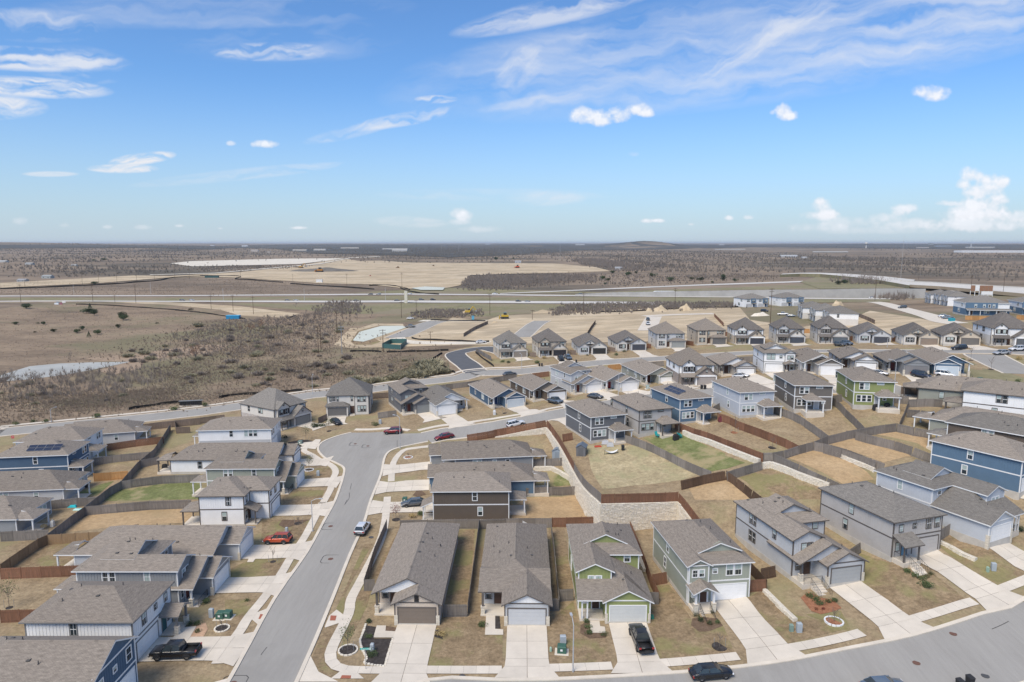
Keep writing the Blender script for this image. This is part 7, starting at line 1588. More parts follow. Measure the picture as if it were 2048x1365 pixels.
# ------------------------------------------------------------------ works machines
M_YEL=nmat('machine_yellow',(.55,.36,.04),.5,.1,1)
def excavator(px,py,hpx,col,label,flip=1,rz=0):
    x,y=G(px,py); g=HH(x,y); s=hpx/F*y/4.2; t=empty('excavator',(x,y,g),rad(rz),label=label,cat='excavator',group='earth-moving machines'); t.scale=(s*flip,s,s)
    for sg in(-1,1): m=MB(); m.box(-1.8,sg*1.0-.3,0,1.8,sg*1.0+.3,.8); m.build('track',M_PLAST,t)
    m=MB(); m.box(-1.6,-1.2,.85,1.1,1.2,1.9); m.build('body',col,t); m=MB(); m.box(.2,-1.15,1.9,1.3,-.1,2.9); m.build('cab',M_GLASS,t)
    m=MB(); m.bar((1.0,.3,1.6),(2.9,.3,4.2),.28,0,4); m.build('boom',col,t); m=MB(); m.bar((2.9,.3,4.2),(4.6,.3,2.0),.2,0,4); m.build('stick',col,t); m=MB(); m.box(4.2,-.2,1.2,5.0,.8,2.0); m.build('bucket',M_METAL,t)
excavator(936,628,15,M_YEL,'yellow excavator with raised boom behind the brush pile',-1,180); excavator(602,537,10,nmat('machine_ochre',(.45,.27,.08),.5,.1,1),'ochre excavator left of the dark soil mound',-1,180)
def dozer(px,py,wpx,col,label):
    x,y=G(px,py); g=HH(x,y); s=wpx/F*y/5; t=empty('bulldozer',(x,y,g),0,label=label,cat='bulldozer',group='earth-moving machines'); t.scale=(s,s,s)
    for sg in(-1,1): m=MB(); m.box(-1.6,sg*1.0-.3,0,1.6,sg*1.0+.3,.9); m.build('track',M_PLAST,t)
    m=MB(); m.box(-1.5,-.8,.8,1.5,.8,1.7); m.build('body',col,t); m=MB(); m.box(-.6,-.75,1.7,.7,.75,2.7); m.build('cab',M_GLASS,t); m=MB(); m.box(-2.5,-1.6,.1,-2.2,1.6,1.3); m.build('blade',col,t); m=MB(); m.bar((-2.2,.7,.6),(0,.7,.8),.1,0,4); m.bar((-2.2,-.7,.6),(0,-.7,.8),.1,0,4); m.build('push_arm',M_PLAST,t)
dozer(1010,638,24,M_YEL,'yellow bulldozer among the wheel tracks'); dozer(640,545,18,nmat('machine_orange',(.45,.20,.04),.5,.1,1),'orange scraper at the foot of the dark soil mound'); dozer(741,553,5,solid((.5,.10,.03)),'small orange-red machine on the pale works ground'); dozer(796,537,8,solid((.35,.2,.08)),'small brown machine at the edge of the works'); dozer(1035,537,13,solid((.55,.08,.03)),'red machine on the far works ground'); dozer(867,533,6,solid((.3,.2,.1)),'tiny brown machine near the right of the works')
def boxthing(name,cat,px,py,wpx,hpx,dm,col,label,z=None,roofc=None,rz=0,grp=None,gab=False,win=False):
    x,y=G(px,py) if z is None else Gz(z,px,py); g=HH(x,y); dep=y*CP+(HC-g)*SP; W=wpx/F*dep; H=hpx/F*dep; t=empty(name,(x,y,g),rz,label=label,cat=cat,group=grp)
    m=MB(); m.box(-W/2,-dm/2,-.6,W/2,dm/2,H); m.build('wall',solid(col),t); m=MB()
    if gab: 
        o_=.3; zz=H; m.mesh([(-W/2-o_,-dm/2-o_,zz),(W/2+o_,-dm/2-o_,zz),(W/2+o_,dm/2+o_,zz),(-W/2-o_,dm/2+o_,zz),(-W/2-o_,0,zz+dm*.22),(W/2+o_,0,zz+dm*.22)],[(0,1,5,4),(2,3,4,5),(1,2,5),(3,0,4),(3,2,1,0)])
    else: m.box(-W/2-.1,-dm/2-.1,H,W/2+.1,dm/2+.1,H+.25)
    m.build('roof',solid(roofc or col),t)
    if win:
        n=max(2,int(W/6))
        for k in range(n): m=MB(); xx=-W/2+W*(k+.5)/n; m.box(xx-.7,-dm/2-.06,H*.4,xx+.7,-dm/2+.01,H*.7); m.build('window',M_GLASS,t)
    return t
boxthing('storage_container','container',467,638,26,6.5,3.5,(.02,.22,.42),'bright blue container beside the dry creek',roofc=(.10,.40,.62)); boxthing('work_trailer','trailer',639,566,12,6.5,3,(.68,.68,.66),'white box trailer on the pale works ground'); boxthing('site_trailer','trailer',424,556,27,3.5,3,(.04,.09,.09),'dark teal trailer beyond the highway'); boxthing('portable_toilet','portable toilet',946,641,5,8,1.2,(.10,.32,.45),'blue portable toilet by the silt fence'); boxthing('portable_toilet','portable toilet',1903,643,9,5,1.8,(.03,.30,.36),'turquoise dome-topped tank behind the far row roofs')
# teal fenced enclosure
P=GL('a3',[(440,935),(560,868),(775,868),(690,955)]); t=empty('fenced_enclosure',(P[0][0],P[0][1],0),label='teal screened enclosure below the milky basin',cat='enclosure')
for k in range(4):
    a,b=P[k],P[(k+1)%4]; m=MB(); ox,oy=P[0]; za=HH(*a); zb=HH(*b); l=math.dist(a,b); nx_,ny_=-(b[1]-a[1])/l*.04,(b[0]-a[0])/l*.04; n=5
    m.mesh([(a[0]-ox-nx_,a[1]-oy-ny_,za),(b[0]-ox-nx_,b[1]-oy-ny_,zb),(b[0]-ox-nx_,b[1]-oy-ny_,zb+2.2),(a[0]-ox-nx_,a[1]-oy-ny_,za+2.2),(a[0]-ox+nx_,a[1]-oy+ny_,za),(b[0]-ox+nx_,b[1]-oy+ny_,zb),(b[0]-ox+nx_,b[1]-oy+ny_,zb+2.2),(a[0]-ox+nx_,a[1]-oy+ny_,za+2.2)],[(0,1,2,3),(5,4,7,6),(3,2,6,7),(0,3,7,4),(1,5,6,2)]); m.build('screen_panel',solid((.05,.12,.115)),t)
    m=MB(); m.bar((a[0]-ox,a[1]-oy,za),(a[0]-ox,a[1]-oy,za+2.4),.07,0,6); m.build('post',M_METAL,t)
x,y=Gz('g3',60,1150); t=empty('mailbox_bank',(x+3,y,HH(x,y)),rad(12),label='dark cluster mailbox bank under a flat roof by the long road',cat='mailbox')
for k in range(6): m=MB(); m.box(-3.3+k*1.1,-.3,.5,-2.3+k*1.1,.3,1.6); m.build('mailbox',M_DARK,t)
m=MB(); m.box(-3.6,-.5,-.1,3.6,.5,.15); m.build('plinth',M_CONC,t); m=MB(); m.box(-3.5,-.45,1.7,3.5,.45,1.85); m.build('roof',M_TRIMGR,t)
# far buildings on the skyline
FB=[(1985,505.5,140,4,60,(1,1,1),'vast white warehouse near the skyline at the right edge'),(1960,497,52,3,40,(.66,.64,.6),'pale industrial building with a tower left of the warehouse'),(1942,495,1.8,8,4,(.72,.72,.7),'slim white tower above the pale industrial building'),(1886,494,30,2.5,40,(.4,.45,.5),'blue-grey office block on the far skyline'),(1862,490,8,3.4,30,(.45,.46,.46),'small block standing on the skyline left of the tower'),(1845,497,22,2,30,(.66,.6,.55),'long low pale building among the far woods'),(1577,515,33,2.8,15,(.68,.69,.7),'long white shed in the brown plain'),(1608,517,10,1.8,10,(.68,.69,.7),'small white shed right of the long one'),(1443,491,10,1.5,20,(.65,.66,.66),'pale roofed building on the wooded rise'),(1336,486,8,1.6,20,(.75,.75,.75),'white building on the crest of the hill'),(600,503,28,2.2,20,(.60,.55,.48),'tan house group in front of the woods'),(640,502,24,2.2,20,(.66,.62,.56),'pale house group right of the tan one'),(510,504,14,3,14,(.62,.56,.5),'peach-coloured house in the brown plain'),(538,506,6,1.6,8,(.6,.55,.5),'small tan shed in the brown plain'),(490,494,12,2,18,(.68,.7,.72),'white-roofed building on the wooded ridge'),(425,493,8,1.6,14,(.7,.7,.7),'small white building on the left wooded ridge'),(800,504,30,3,26,(.64,.62,.58),'pale estate block left of the far pylons'),(790,500,50,1.4,20,(.6,.58,.54),'thin row of pale roofs behind the estate block'),(700,498,36,1.6,20,(.6,.56,.5),'thin row of tan roofs on the far slope'),(1160,491,18,1.6,20,(.7,.7,.7),'white roofs on the skyline left of the hill'),(975,490,10,1.6,20,(.6,.62,.66),'grey-blue roofs on the skyline in the middle'),(1036,527,12,3.5,10,(.55,.56,.58),'pale-roofed house at the far edge of the works'),(60,530,14,2.5,10,(.55,.56,.55),'low grey building at the far left'),(8,525,14,2.2,10,(.68,.68,.66),'white building at the far left edge'),(46,564,16,3.5,8,(.5,.5,.5),'grey site hut at the far left works'),(96,557,18,4,9,(.5,.52,.5),'grey-green site building on the left works'),(149,532,10,1.4,8,(.6,.6,.58),'small pale shed in the left plain'),(1237,540,14,4.5,6,(.66,.68,.7),'white camper at the end of the tree belt'),(1460,500,60,.8,16,(.64,.6,.54),'thin pale strip of roofs in the far woods'),(1660,505,70,.8,16,(.62,.6,.56),'thin pale strip of sheds right of the far woods')]
for i,(px,py,w,h,dm,colr,lab) in enumerate(FB): boxthing('far_building','building',px,py,w,h,dm,tuple(v*.72 for v in colr),lab,gab=(dm<30),win=h>2.4,roofc=tuple(v*.6 for v in colr))
x,y=G(1732,497); g=HH(x,y); s=y/F; t=empty('water_tower',(x,y,g),label='wide-topped water tower on the skyline at right',cat='water tower'); m=MB(); m.lathe([(1.2*s,0),(1.0*s,7*s)],n=12); m.build('shaft',M_HCONC,t); m=MB(); m.lathe([(1.0*s,7*s),(3.2*s,8.6*s),(3.3*s,10.4*s),(2.0*s,11.4*s)],n=16); m.build('tank',M_HCONC,t)
# ------------------------------------------------------------------ small things round the houses
def shrub(z,a,b,r,label,mat=M_LEAFG,grp='garden shrubs',up=None,hf=.8):
    x,y=Gz(z,a,b,up=up); key=('sh',mat.name)
    if key not in _wc: _wc[key]=[leafball(30+k,1,.8,320,.12).me('shrub',mat) for k in range(3)]
    k=int(a)%3; link('shrub',_wc[key][k],None,(x,y,HH(x,y,up)+r*hf*.55),(0,0,a),(r,r,r*hf),label=label,cat='shrub',group=grp)
SH=[('e1',270,725,.6,'first round shrub in the red mulch bed, by the grey house steps'),('e1',308,752,.55,'second round shrub in the red mulch bed'),('e1',345,782,.6,'large shrub in the middle of the red mulch bed'),('e1',400,768,.5,'shrub behind the middle of the red mulch bed'),('e1',445,762,.55,'shrub at the driveway end of the red mulch bed'),('e1',318,825,.3,'small reddish tuft in the red mulch bed front'),('e1',365,822,.3,'small tuft in the red mulch bed right of the reddish one'),
('e1',1000,545,.6,'shrub at the left of the row before the beige house porch'),('e1',1050,570,.55,'second shrub of the row before the beige house'),('e1',1095,595,.6,'middle shrub of the row before the beige house'),('e1',1140,580,.5,'fourth shrub of the row before the beige house'),('e1',1178,560,.5,'shrub ending the row beside the beige house driveway'),
('d1',720,870,.6,'shrub left of the sage house steps'),('d1',752,905,.6,'dark shrub at the foot of the sage house railing'),('d1',820,930,.55,'shrub in front of the sage house steps'),('d1',880,925,.45,'small shrub beside the sage house driveway'),('d1',845,848,.35,'small bush between steps and driveway of the sage house'),
('c1',1205,915,.55,'shrub against the green house porch'),('c1',1215,960,.5,'second shrub before the green house porch'),('c1',1225,1005,.55,'third shrub before the green house porch'),('c1',1335,1018,.5,'spreading shrub beside the green house path'),
('c1',430,945,.7,'rounded bush left of the white-gabled house path'),('b1',1620,1015,.7,'yellow grass clump right of the brick house driveway'),('b1',1095,1165,.7,'dark shrub below the street name blade'),('b1',1080,1030,.5,'low shrub in the black mulch bed near the porch'),('b1',1075,920,.5,'dark bush at the left corner of the brick house'),
('e1',1760,205,.7,'dark shrub at the pale blue-grey house driveway'),('e1',1835,235,.7,'second dark shrub at the pale blue-grey house driveway'),('e1',1130,650,.9,'low green ground cover below the beige house shrubs'),
('a1',1430,935,.6,'shrub at the white house porch'),('a1',1480,935,.6,'taller shrub at the white house porch'),('a1',1480,990,.5,'shrub in the peach bed of the white house'),('a1',1540,775,.7,'white-flowering shrub by the mid grey house porch'),('a1',1850,760,.4,'small round shrub in the left front lawn'),
('a2',1500,480,1.1,'large dark bush at the cream house corner'),('a2',1560,470,.9,'second dark bush at the cream house corner'),('a2',1230,575,.8,'dark shrub at the tall white house driveway'),('b2',690,780,1.0,'round bush beside the cream stucco lawn'),('b2',150,790,1.1,'wide dark bush at the cream house front'),('b1',1400,130,.8,'pale grass clump beside the brown house porch'),('b1',1465,115,.8,'upright green bush beside the brown house porch'),
('b3',440,580,.9,'olive bush before the first far row house'),('b3',520,590,.9,'dark bush before the first far row house'),('b3',910,595,1.1,'wide bush in the lawn of the tan stone far house'),('b3',1010,530,1.1,'yellow-green bush at the tan stone far house'),('b3',1600,490,.7,'bush at the far stone house porch'),('c3',220,760,1.0,'grey-green bush at the cream far row house'),('c3',330,715,1.0,'row bush at the cream far row house'),('c3',820,1125,1.1,'bright green small tree at the olive grey house'),('d3',750,800,.9,'bush at the grey and cream far house'),('c2',560,1110,.6,'reddish bush against the brown house wall'),
('f2',1255,100,.8,'hedge bush on the corner lawn kerb'),('f2',1760,300,.9,'olive bush on the corner by the right street'),('f2',1780,90,1.0,'tan bush on the street island at right'),('d5',985,700,.5,'first shrub in the stone planter'),('d5',1030,745,.5,'second shrub in the stone planter'),('d5',1075,770,.5,'third shrub in the stone planter'),
('f1',150,318,.9,'first small bush on the verge of the long road'),('f1',305,296,.9,'second small bush on the verge of the long road'),('f1',415,296,.9,'third small bush on the verge of the long road'),('f1',880,252,1.2,'low bush row by the long road footway'),('f1',1590,182,1.2,'low hedge left of the mailbox bank'),('g3',275,1148,1.3,'low hedge right of the mailbox bank')]
_yel=nmat('yellow_grass_leaves',(.40,.30,.14),.9,.2,2)
for q in SH: shrub(q[0],q[1],q[2],q[3],q[4],_yel if 'yellow' in q[4] or 'pale grass' in q[4] or 'tan bush' in q[4] else (M_LEAFR if 'reddish' in q[4] else (M_LEAFD if 'dark' in q[4] else M_LEAFG)),up=None)
def bed(z,pts,mat,name='mulch_bed',off=.06,up=None): yard(name,z,pts,mat,off,up)
bed('e1',[(200,735),(262,692),(345,735),(440,750),(505,812),(440,840),(350,860),(280,835)],M_MULCHR)
bed('e5',[(1030,430),(1160,455),(1130,590),(1355,590),(1265,925),(1030,895),(1045,830),(965,620)],M_MULCHD)
bed('b1',[(1205,945),(1280,960),(1275,998),(1195,985)],M_MULCHB); bed('b1',[(1560,975),(1600,975),(1630,1045),(1570,1030)],M_MULCHD)
bed('d1',[(690,890),(760,880),(880,890),(920,945),(820,985),(740,990),(680,940)],M_MULCHB); bed('c1',[(1165,940),(1225,900),(1240,1000),(1360,1000),(1350,1035),(1230,1040),(1160,1000)],M_MULCHB); bed('c1',[(528,835),(555,835),(565,965),(525,968)],M_MULCHD)
bed('a1',[(1420,1035),(1460,930),(1540,925),(1555,970),(1520,1030)],nmat('peach_gravel',(.50,.33,.22),.95,.2,2)); bed('a2',[(1240,650),(1260,615),(1380,590),(1485,605),(1440,648)],M_MULCHD); bed('c2',[(130,880),(190,805),(270,870),(180,895)],M_MULCHB); bed('b1',[(400,190),(430,150),(640,150),(560,180),(450,215)],M_MULCHB)
def front_walk(z,pts): yard('garden_path',z,pts,M_CONC,.1)
front_walk('b1',[(1135,945),(1205,945),(1200,985),(1290,990),(1255,1035),(1110,1035)]); front_walk('c1',[(460,825),(525,825),(525,970),(585,975),(585,1015),(448,1015)]); front_walk('c1',[(1232,910),(1305,910),(1310,950),(1345,955),(1352,1000),(1240,1000)]); front_walk('b1',[(190,415),(250,415),(210,470),(165,470)]); front_walk('e1',[(1010,480),(1080,490),(1150,560),(1070,580),(1030,530)]); front_walk('a1',[(1360,960),(1470,950),(1420,1035),(1290,1040)])
# tree rings: kerbed circles with mulch and a sapling
def ring(z,a,b,r,label,ringmat=M_CURB,mulch=M_MULCHD,tree='leaf',hpx=None,h=2.6,up=None):
    x,y=Gz(z,a,b,up=up); g=HH(x,y,up); t=empty('young_tree',(x,y,g),label=label,cat='tree',group='young street trees')
    if ringmat:
        m=MB(); 
        for k in range(14):
            a0=2*math.pi*k/14+.03; a1=2*math.pi*(k+1)/14-.03; v=[]
            for zz in(-.2,.16): v+=[(math.cos(q)*s_,math.sin(q)*s_,zz) for q,s_ in((a0,r),(a1,r),(a1,r-.2),(a0,r-.2))]
            m.mesh(v,[(4,5,6,7),(0,1,5,4),(1,2,6,5),(2,3,7,6),(3,0,4,7)])
        m.build('ring_kerb',ringmat,t)
    m=MB(); m.lathe([(r-.15,-.1),(r-.15,.07)],n=16); m.build('mulch',mulch,t)
    if tree:
        rr=random.Random(int(a)); m=MB(); m.bar((0,0,0),(0,0,h*.7),.04,0,5,.02)
        tips=[]
        for k in range(9): aa=rr.uniform(0,6.28); z0=h*rr.uniform(.35,.7); e=(math.cos(aa)*h*.2,math.sin(aa)*h*.2,z0+h*.3); m.bar((0,0,z0),e,.018,0,4); tips.append(e)
        m.build('trunk',M_BARK,t)
        for sg in(-1,1): s_=MB(); s_.bar((sg*.7,0,0),(sg*.7,0,1.2),.025,0,5); s_.build('stake',M_METAL,t)
        if tree!='bare':
            l=MB()
            for k in range(260):
                e=Vector(rr.choice(tips)); p=e+Vector((rr.gauss(0,.13),rr.gauss(0,.13),rr.gauss(0,.2)))*h*.8; a_=Vector((rr.gauss(0,1),rr.gauss(0,1),rr.gauss(0,1))).normalized()*.07; b_=a_.orthogonal()*.6; l.face([p-a_,p+b_,p+a_,p-b_])
            l.build('crown',M_LEAFR if tree=='red' else (M_LEAFG if tree=='leaf' else M_LEAFD),t)
RG=[('b1',920,1128,1.25,'young leafy tree in a stone ring at the street corner','leaf',3.0),('a2',1447,868,1.1,'young leafy tree in a white ring on the left of the bend','leaf',3.2),('a2',1420,600,.9,'young tree in the black bed beside the tall white house','leaf',3.6),('b1',1280,150,.9,'small red-leaved tree by the brown house fence','red',2.6),('e1',448,912,1.2,'bare sapling with stakes in the white ring before the grey house','bare',2.2),('b2',985,1072,1.1,'white ring with bare sapling before the blue-grey house','bare',1.4),('b2',265,832,.8,'upright green sapling before the cream house','leaf',3.2),('b3',480,1278,.8,'bare sapling in front of the dark blue house','bare',2.2),('e2',545,752,1.0,'bare sapling with red mulch in the blue house yard','bare',3.8),('e2',888,890,1.0,'bare sapling on dark mulch at the red fences','bare',2.6),('f2',1520,180,.9,'bare sapling on the corner lawn by the right street','bare',4.0),('f2',1335,98,.8,'second bare sapling on the corner lawn kerb','bare',4.0),('a1',1660,965,1.0,'pale stone ring with a small bush before the white house','bare',1.6),('b1',360,465,.6,'bare sapling beside the walk on the left front lawn','bare',2.8),('b1',550,178,.9,'dark mulch circle on the lawn near the white board house','bare',1.6),('d1',895,1100,1.1,'bare sapling on dark mulch in the sage house lawn','bare',1.8),('f1',1480,185,1.1,'bare sapling on dark mulch by the long road','bare',2.2),('a1',70,810,.6,'sapling with sparse green leaves behind the red fence at left','leaf',4.0)]
for z,a,b,r,lab,tr,hh in RG: ring(z,a,b,r,lab,None if 'mulch' in lab or 'beside' in lab or 'before the cream' in lab or 'behind' in lab or 'corner lawn' in lab or 'by the brown' in lab or 'dark blue' in lab else (M_STONE if 'stone' in lab else M_WHITE),M_MULCHR if 'red mulch' in lab or 'grey house' in lab else M_MULCHD,tr,h=hh)
# stone edging round the corner bed
bp=GL('e5',[(1035,420),(1000,520),(962,620),(980,700),(1045,830),(1012,895),(1125,915),(1262,930),(1310,760),(1360,590)])
t=empty('bed_edging',(bp[0][0],bp[0][1],HH(*bp[0])),label='pale stone edging round the black mulch corner bed',cat='edging'); rr=random.Random(8); m=MB()
for a,b in zip(bp[:-1],bp[1:]):
    n=max(1,int(math.dist(a,b)/.34))
    for k in range(n):
        x=a[0]+(b[0]-a[0])*(k+.5)/n; y=a[1]+(b[1]-a[1])*(k+.5)/n; g=HH(x,y)-HH(*bp[0]); s_=rr.uniform(.12,.17); m.box(x-bp[0][0]-s_,y-bp[0][1]-.11,g-.05,x-bp[0][0]+s_,y-bp[0][1]+.11,g+rr.uniform(.14,.22))
m.build('stone',M_STONE,t,kind='stuff')
# utility boxes
def ubox(z,a,b,w,d,h,col,label,cat,cap=None,up=None):
    x,y=Gz(z,a,b,up=up); g=HH(x,y,up); t=empty('utility_box',(x,y,g),rad(a%20-10),label=label,cat=cat,group='utility boxes'); m=MB(); m.box(-w/2,-d/2,0,w/2,d/2,h); m.mesh([(-w/2,-d/2,h),(w/2,-d/2,h),(w/2,d/2,h),(-w/2,d/2,h),(-w/2+.06,-d/2+.1,h+.09),(w/2-.06,-d/2+.1,h+.09),(w/2-.06,d/2-.02,h+.09),(-w/2+.06,d/2-.02,h+.09)],[(4,5,6,7),(0,1,5,4),(1,2,6,5),(2,3,7,6),(3,0,4,7)]); m.build('casing',solid(col),t)
    if w>.8: m=MB(); m.box(-w/2-.3,-d/2-.3,-.3,w/2+.3,d/2+.3,.06); m.build('pad',M_CONC,t); m=MB(); m.box(-.16,-d/2-.01,h*.45,.12,-d/2+.01,h*.75); m.build('notice_sticker',M_WHITE,t)
TG_=(.05,.12,.09); MG_=(.36,.40,.43)
for q in [('c1',1023,1140,1.1,.9,.85,TG_,'dark green transformer box with a white sticker near the street lamp','transformer box'),('c1',1032,1080,.75,.45,1.1,MG_,'grey meter box behind the green transformer','meter box'),('c1',940,1135,.25,.25,.5,(.3,.42,.33),'small pale green pedestal left of the transformer','pedestal'),('a1',1650,885,1.0,.9,.85,TG_,'left green transformer of the pair on the left lawn','transformer box'),('a1',1705,880,1.0,.9,.85,TG_,'right green transformer of the pair on the left lawn','transformer box'),('a1',1583,880,.6,.4,1.2,MG_,'grey meter box left of the transformer pair','meter box'),('b1',1102,1135,.45,.35,1.0,MG_,'grey meter box in the black corner bed','meter box'),('b1',462,250,.45,.35,1.0,MG_,'grey meter box behind the orange-red car','meter box'),('d1',1488,990,.65,.45,1.2,MG_,'grey meter box at the foot of the rock edging','meter box'),('d1',1430,985,.45,.35,.9,(.2,.28,.24),'dark green pedestal beside the rock edging meter','pedestal'),('e1',1640,530,.6,.4,1.1,MG_,'grey meter box in the lawn before the pale blue-grey house','meter box'),('e1',1597,540,.3,.3,.7,(.3,.42,.33),'pale green pedestal in the lawn before the pale blue-grey house','pedestal'),('a2',1530,920,.6,.4,1.1,MG_,'grey meter box on the lawn left of the bend','meter box'),('b2',730,765,.7,.5,1.1,MG_,'grey meter box beside the round bush','meter box'),('a2',1368,630,1.0,.8,.8,(.16,.22,.2),'grey-green transformer in the black mulch bed','transformer box'),('b3',335,1300,.6,.5,1.0,(.6,.6,.6),'pale meter box before the dark blue house','meter box'),('c2',965,50,.6,.5,1.0,(.6,.6,.6),'pale meter box on the upper street lawn','meter box'),('b2',1770,675,.6,.5,1.0,(.6,.6,.6),'pale meter box before the white-fronted house','meter box'),('c3',650,1215,.9,.7,1.0,(.3,.38,.36),'grey-green transformer at the upper street kerb','transformer box'),('b5',1255,200,1.0,.8,.8,TG_,'green transformer on the corner lawn at right','transformer box'),('c2',50,945,.9,.8,.9,TG_,'green box near the dark grey hatchback','transformer box')]: ubox(*q)
# wheeled bins
def binb(z,a,b,label,rz=0,grp='wheeled bins'):
    x,y=Gz(z,a,b); t=empty('wheeled_bin',(x,y,HH(x,y)+.06),rz,label=label,cat='bin',group=grp); m=MB(); m.mesh([(-.24,-.3,.05),(.24,-.3,.05),(.24,.3,.05),(-.24,.3,.05),(-.31,-.38,1.0),(.31,-.38,1.0),(.31,.36,1.05),(-.31,.36,1.05)],[(0,1,5,4),(1,2,6,5),(2,3,7,6),(3,0,4,7),(3,2,1,0)]); m.build('bin_body',M_PLAST,t); m=MB(); m.mesh([(-.33,-.42,1.0),(.33,-.42,1.0),(.33,.38,1.06),(-.33,.38,1.06),(-.3,-.3,1.1),(.3,-.3,1.1),(.3,.34,1.15),(-.3,.34,1.15)],[(4,5,6,7),(0,1,5,4),(1,2,6,5),(2,3,7,6),(3,0,4,7)]); m.build('lid',M_PLAST,t)
    for sg in(-1,1): m=MB(); m.bar((sg*.2,.33,.12),(sg*.28,.33,.12),.12,0,8); m.build('wheel',M_TYRE,t)
binb('e1',1462,1392,'dark wheeled bin right of the pair at the bottom kerb',.2); binb('e1',1388,1418,'wheeled bin with a pale box on top at the bottom kerb',.2); binb('b3',948,640,'left wheeled bin before the far row bush'); binb('b3',982,638,'right wheeled bin before the far row bush'); binb('e2',243,360,'left wheeled bin outside the white and brick house'); binb('e2',272,360,'right wheeled bin outside the white and brick house'); binb('d2',890,552,'dark bin on the scruffy yard by the patio'); binb('b3',1450,590,'wheeled bin at the kerb beyond the blue-grey pickup')
# manholes with tar squares
def manhole(z,a,b,label,sq=True,r=.42,col=(.16,.085,.06)):
    x,y=Gz(z,a,b); g=HH(x,y); t=empty('manhole_cover',(x,y,g+.055),label=label,cat='manhole cover',group='manhole covers'); m=MB(); m.lathe([(r,-.02),(r,.012)],n=18); m.build('cover',solid(col),t)
    if sq:
        m=MB(); q=1.45; P=[]; 
        for k in range(20): a_=2*math.pi*k/20; rr_=q/max(abs(math.cos(a_)),abs(math.sin(a_))); rr_=min(rr_,q*1.22); P.append((math.cos(a_)*rr_*1.0,math.sin(a_)*rr_))
        for k in range(20):
            p0,p1=P[k],P[(k+1)%20]; s_=.95; m.mesh([(p0[0],p0[1],.004),(p1[0],p1[1],.004),(p1[0]*s_,p1[1]*s_,.004),(p0[0]*s_,p0[1]*s_,.004)],[(0,1,2,3)])
        m.build('tar_seal',M_PLAST,t)
for q in [('b1',790,445,'manhole inside a tar square, lower one on the main street'),('b1',790,200,'manhole inside a tar square, upper one on the main street'),('b2',505,948,'left manhole of the pair at the street bend'),('b2',620,968,'right manhole of the pair at the street bend'),('b1',60,1375,'manhole inside a tar square at the bottom of the main street')]: manhole(*q)
for q in [('e1',1340,1005,'rusty manhole, upper of the two on the bottom street'),('e1',1065,1223,'rusty manhole, lower of the two on the bottom street'),('e1',1580,1320,'grey manhole on the bottom street by the bins'),('b1',1093,282,'small dark cover on the walk near the white car'),('c1',278,1325,'dark cover in the kerb inlet at the bottom')]: manhole(*q,False,col=(.16,.085,.06) if 'rusty' in q[3] else (.08,.08,.08))
# tar cracks on the asphalt
def crack(z,pts,w=.07):
    p=GL(z,pts); a,b=ribbon(smooth(p,3),w); drape('tar_seam',quads(a,b),M_PLAST,.062)
for z,p in [('b1',[(315,1105),(290,1135),(268,1165)]),('b1',[(978,315),(965,360)]),('b1',[(915,0),(895,38)]),('a2',[(1815,1075),(1810,1130),(1770,1185)]),('b2',[(884,915),(884,985)]),('e1',[(1755,912),(1700,940),(1630,970)]),('b2',[(470,1310),(455,1365)])]: crack(z,p)
# solar panels
def solar(h,x0,y0,nx_,ny_,label,face='r'):
    root=None
    for i in range(nx_):
        for j in range(ny_):
            lx,ly=x0+i*1.05,y0+j*1.7; t=h.topz(h.X(lx),ly)
            if not t: continue
            if root is None: root=empty('solar_array',(0,0,0),0,label=label,cat='solar panels'); root.location=(h.ox,h.oy,h.zf); root.rotation_euler=(0,0,h.R)
            n=t[1]; m=MB(); m.box(-.5,-.82,0,.5,.82,.04); m.mesh([(-.47,-.79,.045),(.47,-.79,.045),(.47,.79,.045),(-.47,.79,.045)],[(0,1,2,3)],1)
            q=n.to_track_quat('Z','Y'); o=m.build('panel',[M_METAL,nmat('solar_cells',(.015,.02,.045),.2,.2,3,spec=.7) if 'cells' not in _wc else _wc['cells']],root,(h.X(lx),ly,t[0]+.08))
            o.rotation_euler=(math.atan2(-n.y,n.z) ,math.atan2(n.x,n.z),0)
_wc['cells']=nmat('solar_cells',(.015,.02,.045),.2,.2,3,spec=.7)
solar(next(h for h in HOUSES if h.root['label'].startswith('blue two-storey house with solar')),6.2,5.2,2,4,'dark solar panels on the blue house roof in the middle row'); solar(next(h for h in HOUSES if 'solar panels at the left' in h.root['label']),1.6,6.5,2,4,'dark solar panels on the dark blue house roof at left')
# sheds
def shed_(z,a,b,w,d,h,rot,wc,rc,label,up=None):
    x,y=Gz(z,a,b,up=up); t=empty('storage_shed',(x,y,HH(x,y,up)),rad(rot),label=label,cat='shed'); m=MB(); m.box(-w/2,-d/2,-.3,w/2,d/2,h); m.mesh([(-w/2,-d/2,h),(w/2,-d/2,h),(0,-d/2,h+.6),(-w/2,d/2,h),(w/2,d/2,h),(0,d/2,h+.6)],[(0,1,2),(4,3,5)]); m.build('wall',solid(wc),t)
    m=MB(); e=.15
    for sg in(-1,1): m.mesh([(0,-d/2-e,h+.68),(sg*(w/2+e),-d/2-e,h-.02),(sg*(w/2+e),d/2+e,h-.02),(0,d/2+e,h+.68),(0,-d/2-e,h+.62),(sg*(w/2+e),-d/2-e,h-.08),(sg*(w/2+e),d/2+e,h-.08),(0,d/2+e,h+.62)],[(0,1,2,3),(4,7,6,5),(0,4,5,1),(3,2,6,7),(1,5,6,2)])
    m.build('roof',solid(rc),t); m=MB(); m.box(-.5,-d/2-.03,0,.5,-d/2+.01,1.7); m.build('door',solid(tuple(v*.8 for v in wc)),t)
